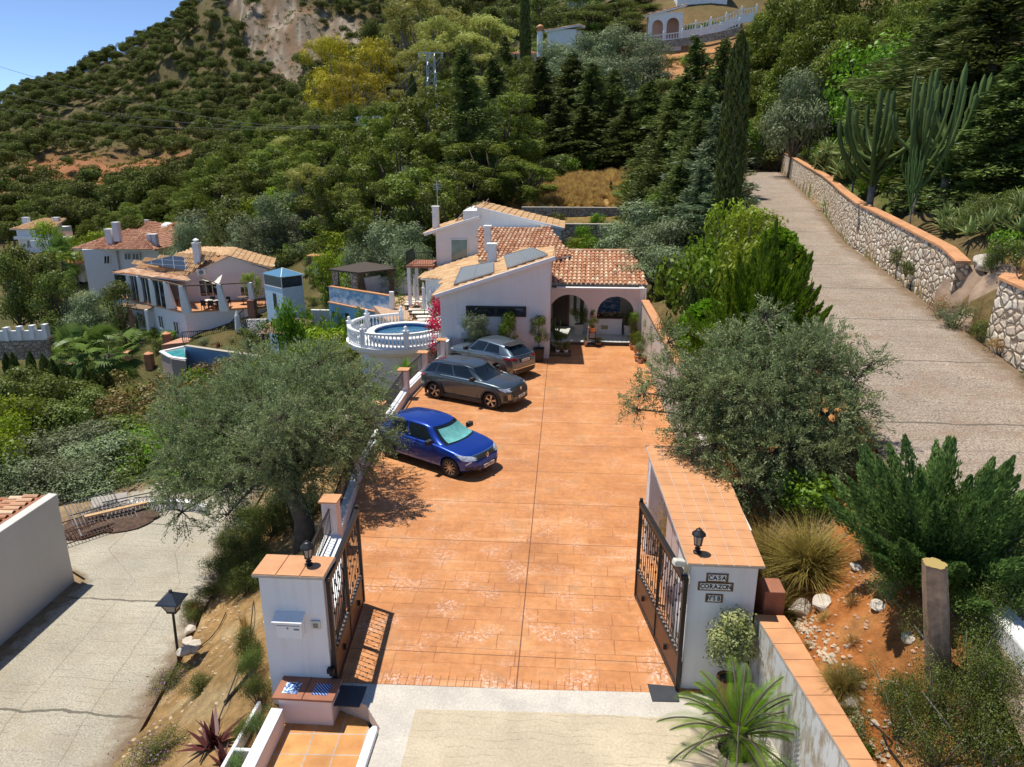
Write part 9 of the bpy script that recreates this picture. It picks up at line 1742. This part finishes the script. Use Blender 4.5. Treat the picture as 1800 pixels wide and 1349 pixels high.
def plate(e,x,z,s_,back=False,tilt=0):
    sg=-1 if back else 1;p=E_part=MB();p.box(x,x+.012*sg,-.26,.26,z-.055,z+.055);po=p.build("number_plate",PLATE,e,local=True);t_=MB();t_.box(x+.0125*sg,x+.0135*sg,(-.26 if not back else.22),(-.22 if not back else.26),z-.055,z+.055);t_.build("plate_band",simple("eu_blue",(.01,.04,.35),.4),po,local=True)
    o=text(s_,0,0,0,.072,None,name="plate_number",ext=.0005,sx=.9,off=.001);o.parent=po;o.rotation_euler=(R(90),0,R(90)if not back else R(-90));o.location=(x+.0145*sg,.02 if not back else-.02,z)
BLUEP=paint("blue_car_paint",(.006,.045,.34),.5,.28)
make_car("parked_car","glossy blue hatchback with a cyan sunshade behind the windscreen, nearest the gate",(-3.99,21.14),math.atan2(-1.35,2.22),4.05,1.78,2.58,.83,.315,BLUEP,
    top=[(-2.0,.60),(-1.96,.80),(-1.8,.92),(-.9,.95),(.85,.93),(1.3,.86),(1.75,.775),(1.98,.68),(2.08,.52),(2.12,.40)],belt=[(-2.0,.62),(-1.9,.86),(-1.2,.98),(0,.93),(.9,.90),(1.4,.83),(1.8,.74),(2.05,.60),(2.12,.42)],
    width=[(-1.93,.62),(-1.86,.80),(-1.6,.93),(-1.2,.985),(-.6,.985),(0,.985),(.9,.99),(1.4,.985),(1.7,.93),(1.92,.80),(2.05,.62),(2.12,.45)],greenx=None,roofz=[(-1.95,1.0),(-1.75,1.28),(-1.2,1.40),(-.4,1.435),(.1,1.415),(.35,1.36),(1.0,1.0)],
    cab=dict(ws0=1.02,ws1=.28,rw1=-1.40,rw0=-1.80,wb=.93,wt=.68),style=dict(spokes=10,clad=False,doors=(.72,-.38,-1.15),handles=(-.18,-1.0),shade=True,side=(1.3,5.6,6.1,9.8),extra=ex_blue))
# dark grey SUV
def ex_grey(e,xf,xr,hw,decal):
    for sg in(-1,1):
        dd=(-1,-sg*.75);t=Vector((-dd[1],dd[0])).normalized();S_=lambda x,y:t.x*x+t.y*y
        decal("headlight",HEADL,[(S_(xf-.08,sg*.56),.74),(S_(xf-.40,sg*.82),.76),(S_(xf-.55,sg*.86),.88),(S_(xf-.12,sg*.56),.85)],dd,10);rc_=decal("lamp_recess",PLAST,[(S_(xf-.14,sg*.62),.36),(S_(xf-.34,sg*.80),.40),(S_(xf-.34,sg*.80),.62),(S_(xf-.14,sg*.62),.66)],dd)
        for k in range(3):decal("light_claw",CHROME,[(S_(xf-.14,sg*(.61+k*.055)),.44),(S_(xf-.14,sg*(.625+k*.055)),.44),(S_(xf-.14,sg*(.655+k*.055)),.66),(S_(xf-.14,sg*(.635+k*.055)),.66)],dd,5,.014)
        db=(1,-sg*.6);tb=Vector((-db[1],db[0])).normalized();B_=lambda x,y:tb.x*x+tb.y*y;decal("tail_light",TAILL,[(B_(xr+.05,sg*.40),.90),(B_(xr+.30,sg*.86),.88),(B_(xr+.30,sg*.86),1.0),(B_(xr+.05,sg*.40),1.0)],db)
        mb=MB();mb.tube([(.5,sg*.60,1.50),(.2,sg*.62,1.555),(-1.2,sg*.62,1.56),(-1.55,sg*.60,1.50)],.018,6);mb.build("roof_rail",PLAST,e,local=True)
    g_=decal("grille",PLAST,[(.54,.52),(-.54,.52),(-.60,.84),(.60,.84)],F_,14)
    for k in range(6):decal("grille_slat",simple("grey_detail",(.2,.2,.18),.5),[(.50,.56+k*.045),(-.50,.56+k*.045),(-.50,.567+k*.045),(.50,.567+k*.045)],F_,10,.012)
    decal("lower_bumper",PLAST,[(.74,.24),(-.74,.24),(-.62,.42),(.62,.42)],F_,14)
    sh=[(0,-.07),(.045,-.02),(.05,.06),(-.05,.06),(-.045,-.02)];MB().vprism([(xf-.06,y,.75+z)for y,z in sh],(.04,0,0)).build("emblem",CHROME,e,local=True);plate(e,xf+.006,.47,"7261 MGT")
GREYP=paint("grey_car_paint",(.070,.095,.115),.55,.3)
make_car("parked_car","dark grey compact SUV with front grille facing right, middle of the three cars",(-3.52,27.24),math.atan2(-1.12,2.35),4.30,1.80,2.605,.86,.345,GREYP,
    top=[(-2.12,.70),(-2.08,.95),(-1.95,1.05),(-.9,1.06),(.75,1.045),(1.3,1.01),(1.8,.95),(2.02,.86),(2.12,.66),(2.16,.45)],belt=[(-2.13,.72),(-2.0,1.0),(-1.2,1.09),(0,1.04),(.9,1.01),(1.4,.97),(1.85,.88),(2.08,.72),(2.16,.46)],
    width=[(-2.14,.66),(-2.05,.84),(-1.8,.95),(-1.3,.99),(0,.985),(1.3,.99),(1.65,.97),(1.92,.86),(2.08,.70),(2.16,.55)],greenx=None,roofz=[(-2.1,1.1),(-1.85,1.40),(-1.3,1.52),(-.4,1.55),(.1,1.53),(.3,1.48),(1.0,1.1)],
    cab=dict(ws0=.98,ws1=.25,rw1=-1.62,rw0=-1.98,wb=.93,wt=.72),style=dict(spokes=5,clad=True,doors=(.70,-.36,-1.12),handles=(-.15,-.98),quarter=True,side=(1.3,5.2,5.6,9.0),extra=ex_grey))
# silver crossover seen from behind
def ex_silver(e,xf,xr,hw,decal):
    for sg in(-1,1):
        db=(1,-sg*.75);tb=Vector((-db[1],db[0])).normalized();B_=lambda x,y:tb.x*x+tb.y*y;decal("tail_light",TAILL,[(B_(xr+.05,sg*.52),.90),(B_(xr+.5,sg*.88),.94),(B_(xr+.5,sg*.88),1.01),(B_(xr+.05,sg*.52),1.01)],db,10)
        dd=(-1,-sg*.75);t=Vector((-dd[1],dd[0])).normalized();S_=lambda x,y:t.x*x+t.y*y;decal("headlight",HEADL,[(S_(xf-.08,sg*.44),.78),(S_(xf-.5,sg*.84),.82),(S_(xf-.6,sg*.86),.90),(S_(xf-.10,sg*.44),.84)],dd,8)
    decal("rear_bumper",PLAST,[(-.86,.26),(.86,.26),(.80,.52),(-.80,.52)],(1,0),14);decal("bumper_trim",CHROME,[(-.72,.52),(.72,.52),(.72,.55),(-.72,.55)],(1,0),12,.012)
    MB().hexa([(-1.50,-.56,1.475),(-1.50,.56,1.475),(-1.30,.58,1.50),(-1.30,-.58,1.50),(-1.66,-.50,1.455),(-1.66,.50,1.455),(-1.30,.58,1.52),(-1.30,-.58,1.52)]).build("roof_spoiler",PLAST,e,local=True);decal("plate_recess",PLAST,[(-.36,.78),(.36,.78),(.36,.95),(-.36,.95)],(1,0));plate(e,xr-.004,.865,"5817 LZH",True)
    MB().tube([(-1.1,0,1.54),(-1.25,0,1.63)],.012,5).build("aerial",PLAST,e,local=True)
SILP=paint("silver_blue_car_paint",(.13,.17,.205),.6,.3);hd=math.atan2(.62,-.785);rc=Vector((-1.62,30.0));hv=Vector((math.cos(hd),math.sin(hd)))
make_car("parked_car","silver grey crossover seen from behind, parked closest to the house",tuple(rc+hv*(4.21/2-.02)),hd,4.21,1.80,2.636,.80,.345,SILP,
    top=[(-2.1,.72),(-2.05,.98),(-1.9,1.08),(-.9,1.06),(.75,1.04),(1.3,1.0),(1.75,.93),(1.98,.84),(2.08,.62),(2.12,.42)],belt=[(-2.11,.74),(-1.95,1.06),(-1.3,1.10),(0,1.02),(.9,.99),(1.4,.95),(1.8,.87),(2.02,.72),(2.12,.44)],
    width=[(-2.1,.68),(-2.0,.86),(-1.75,.96),(-1.3,1.0),(-.7,.975),(0,.97),(.8,.98),(1.3,1.0),(1.65,.96),(1.9,.84),(2.04,.68),(2.12,.5)],greenx=None,roofz=[(-2.05,1.12),(-1.8,1.32),(-1.3,1.47),(-.4,1.54),(.1,1.53),(.35,1.48),(1.05,1.08)],
    cab=dict(ws0=1.0,ws1=.28,rw1=-1.45,rw0=-1.92,wb=.93,wt=.66,rt=.2),style=dict(spokes=5,clad=True,doors=(.70,-.36,-1.1),handles=(-.15,),side=(1.3,5.2,5.6,9.2),extra=ex_silver,rwlo=.12))
# white car half hidden on the track under the conifers
wx,wy,wz=aty(1034,270,95);wc=copy_tree(bpy.data.objects["parked_car"]);wc.location=(wx,wy,gz(wx,wy)-.1);wc.rotation_euler.z=R(180);wc["label"]="white car half hidden under the conifers above the dry slope";wc["group"]="";del wc["group"];WP=paint("white_car_paint",(.75,.75,.75),0,.3)
for ch in wc.children:
    if ch.data and ch.data.materials and ch.data.materials[0].name=="blue_car_paint":ch.data=ch.data.copy();ch.data.materials[0]=WP
wc.location.z=wz-1.0
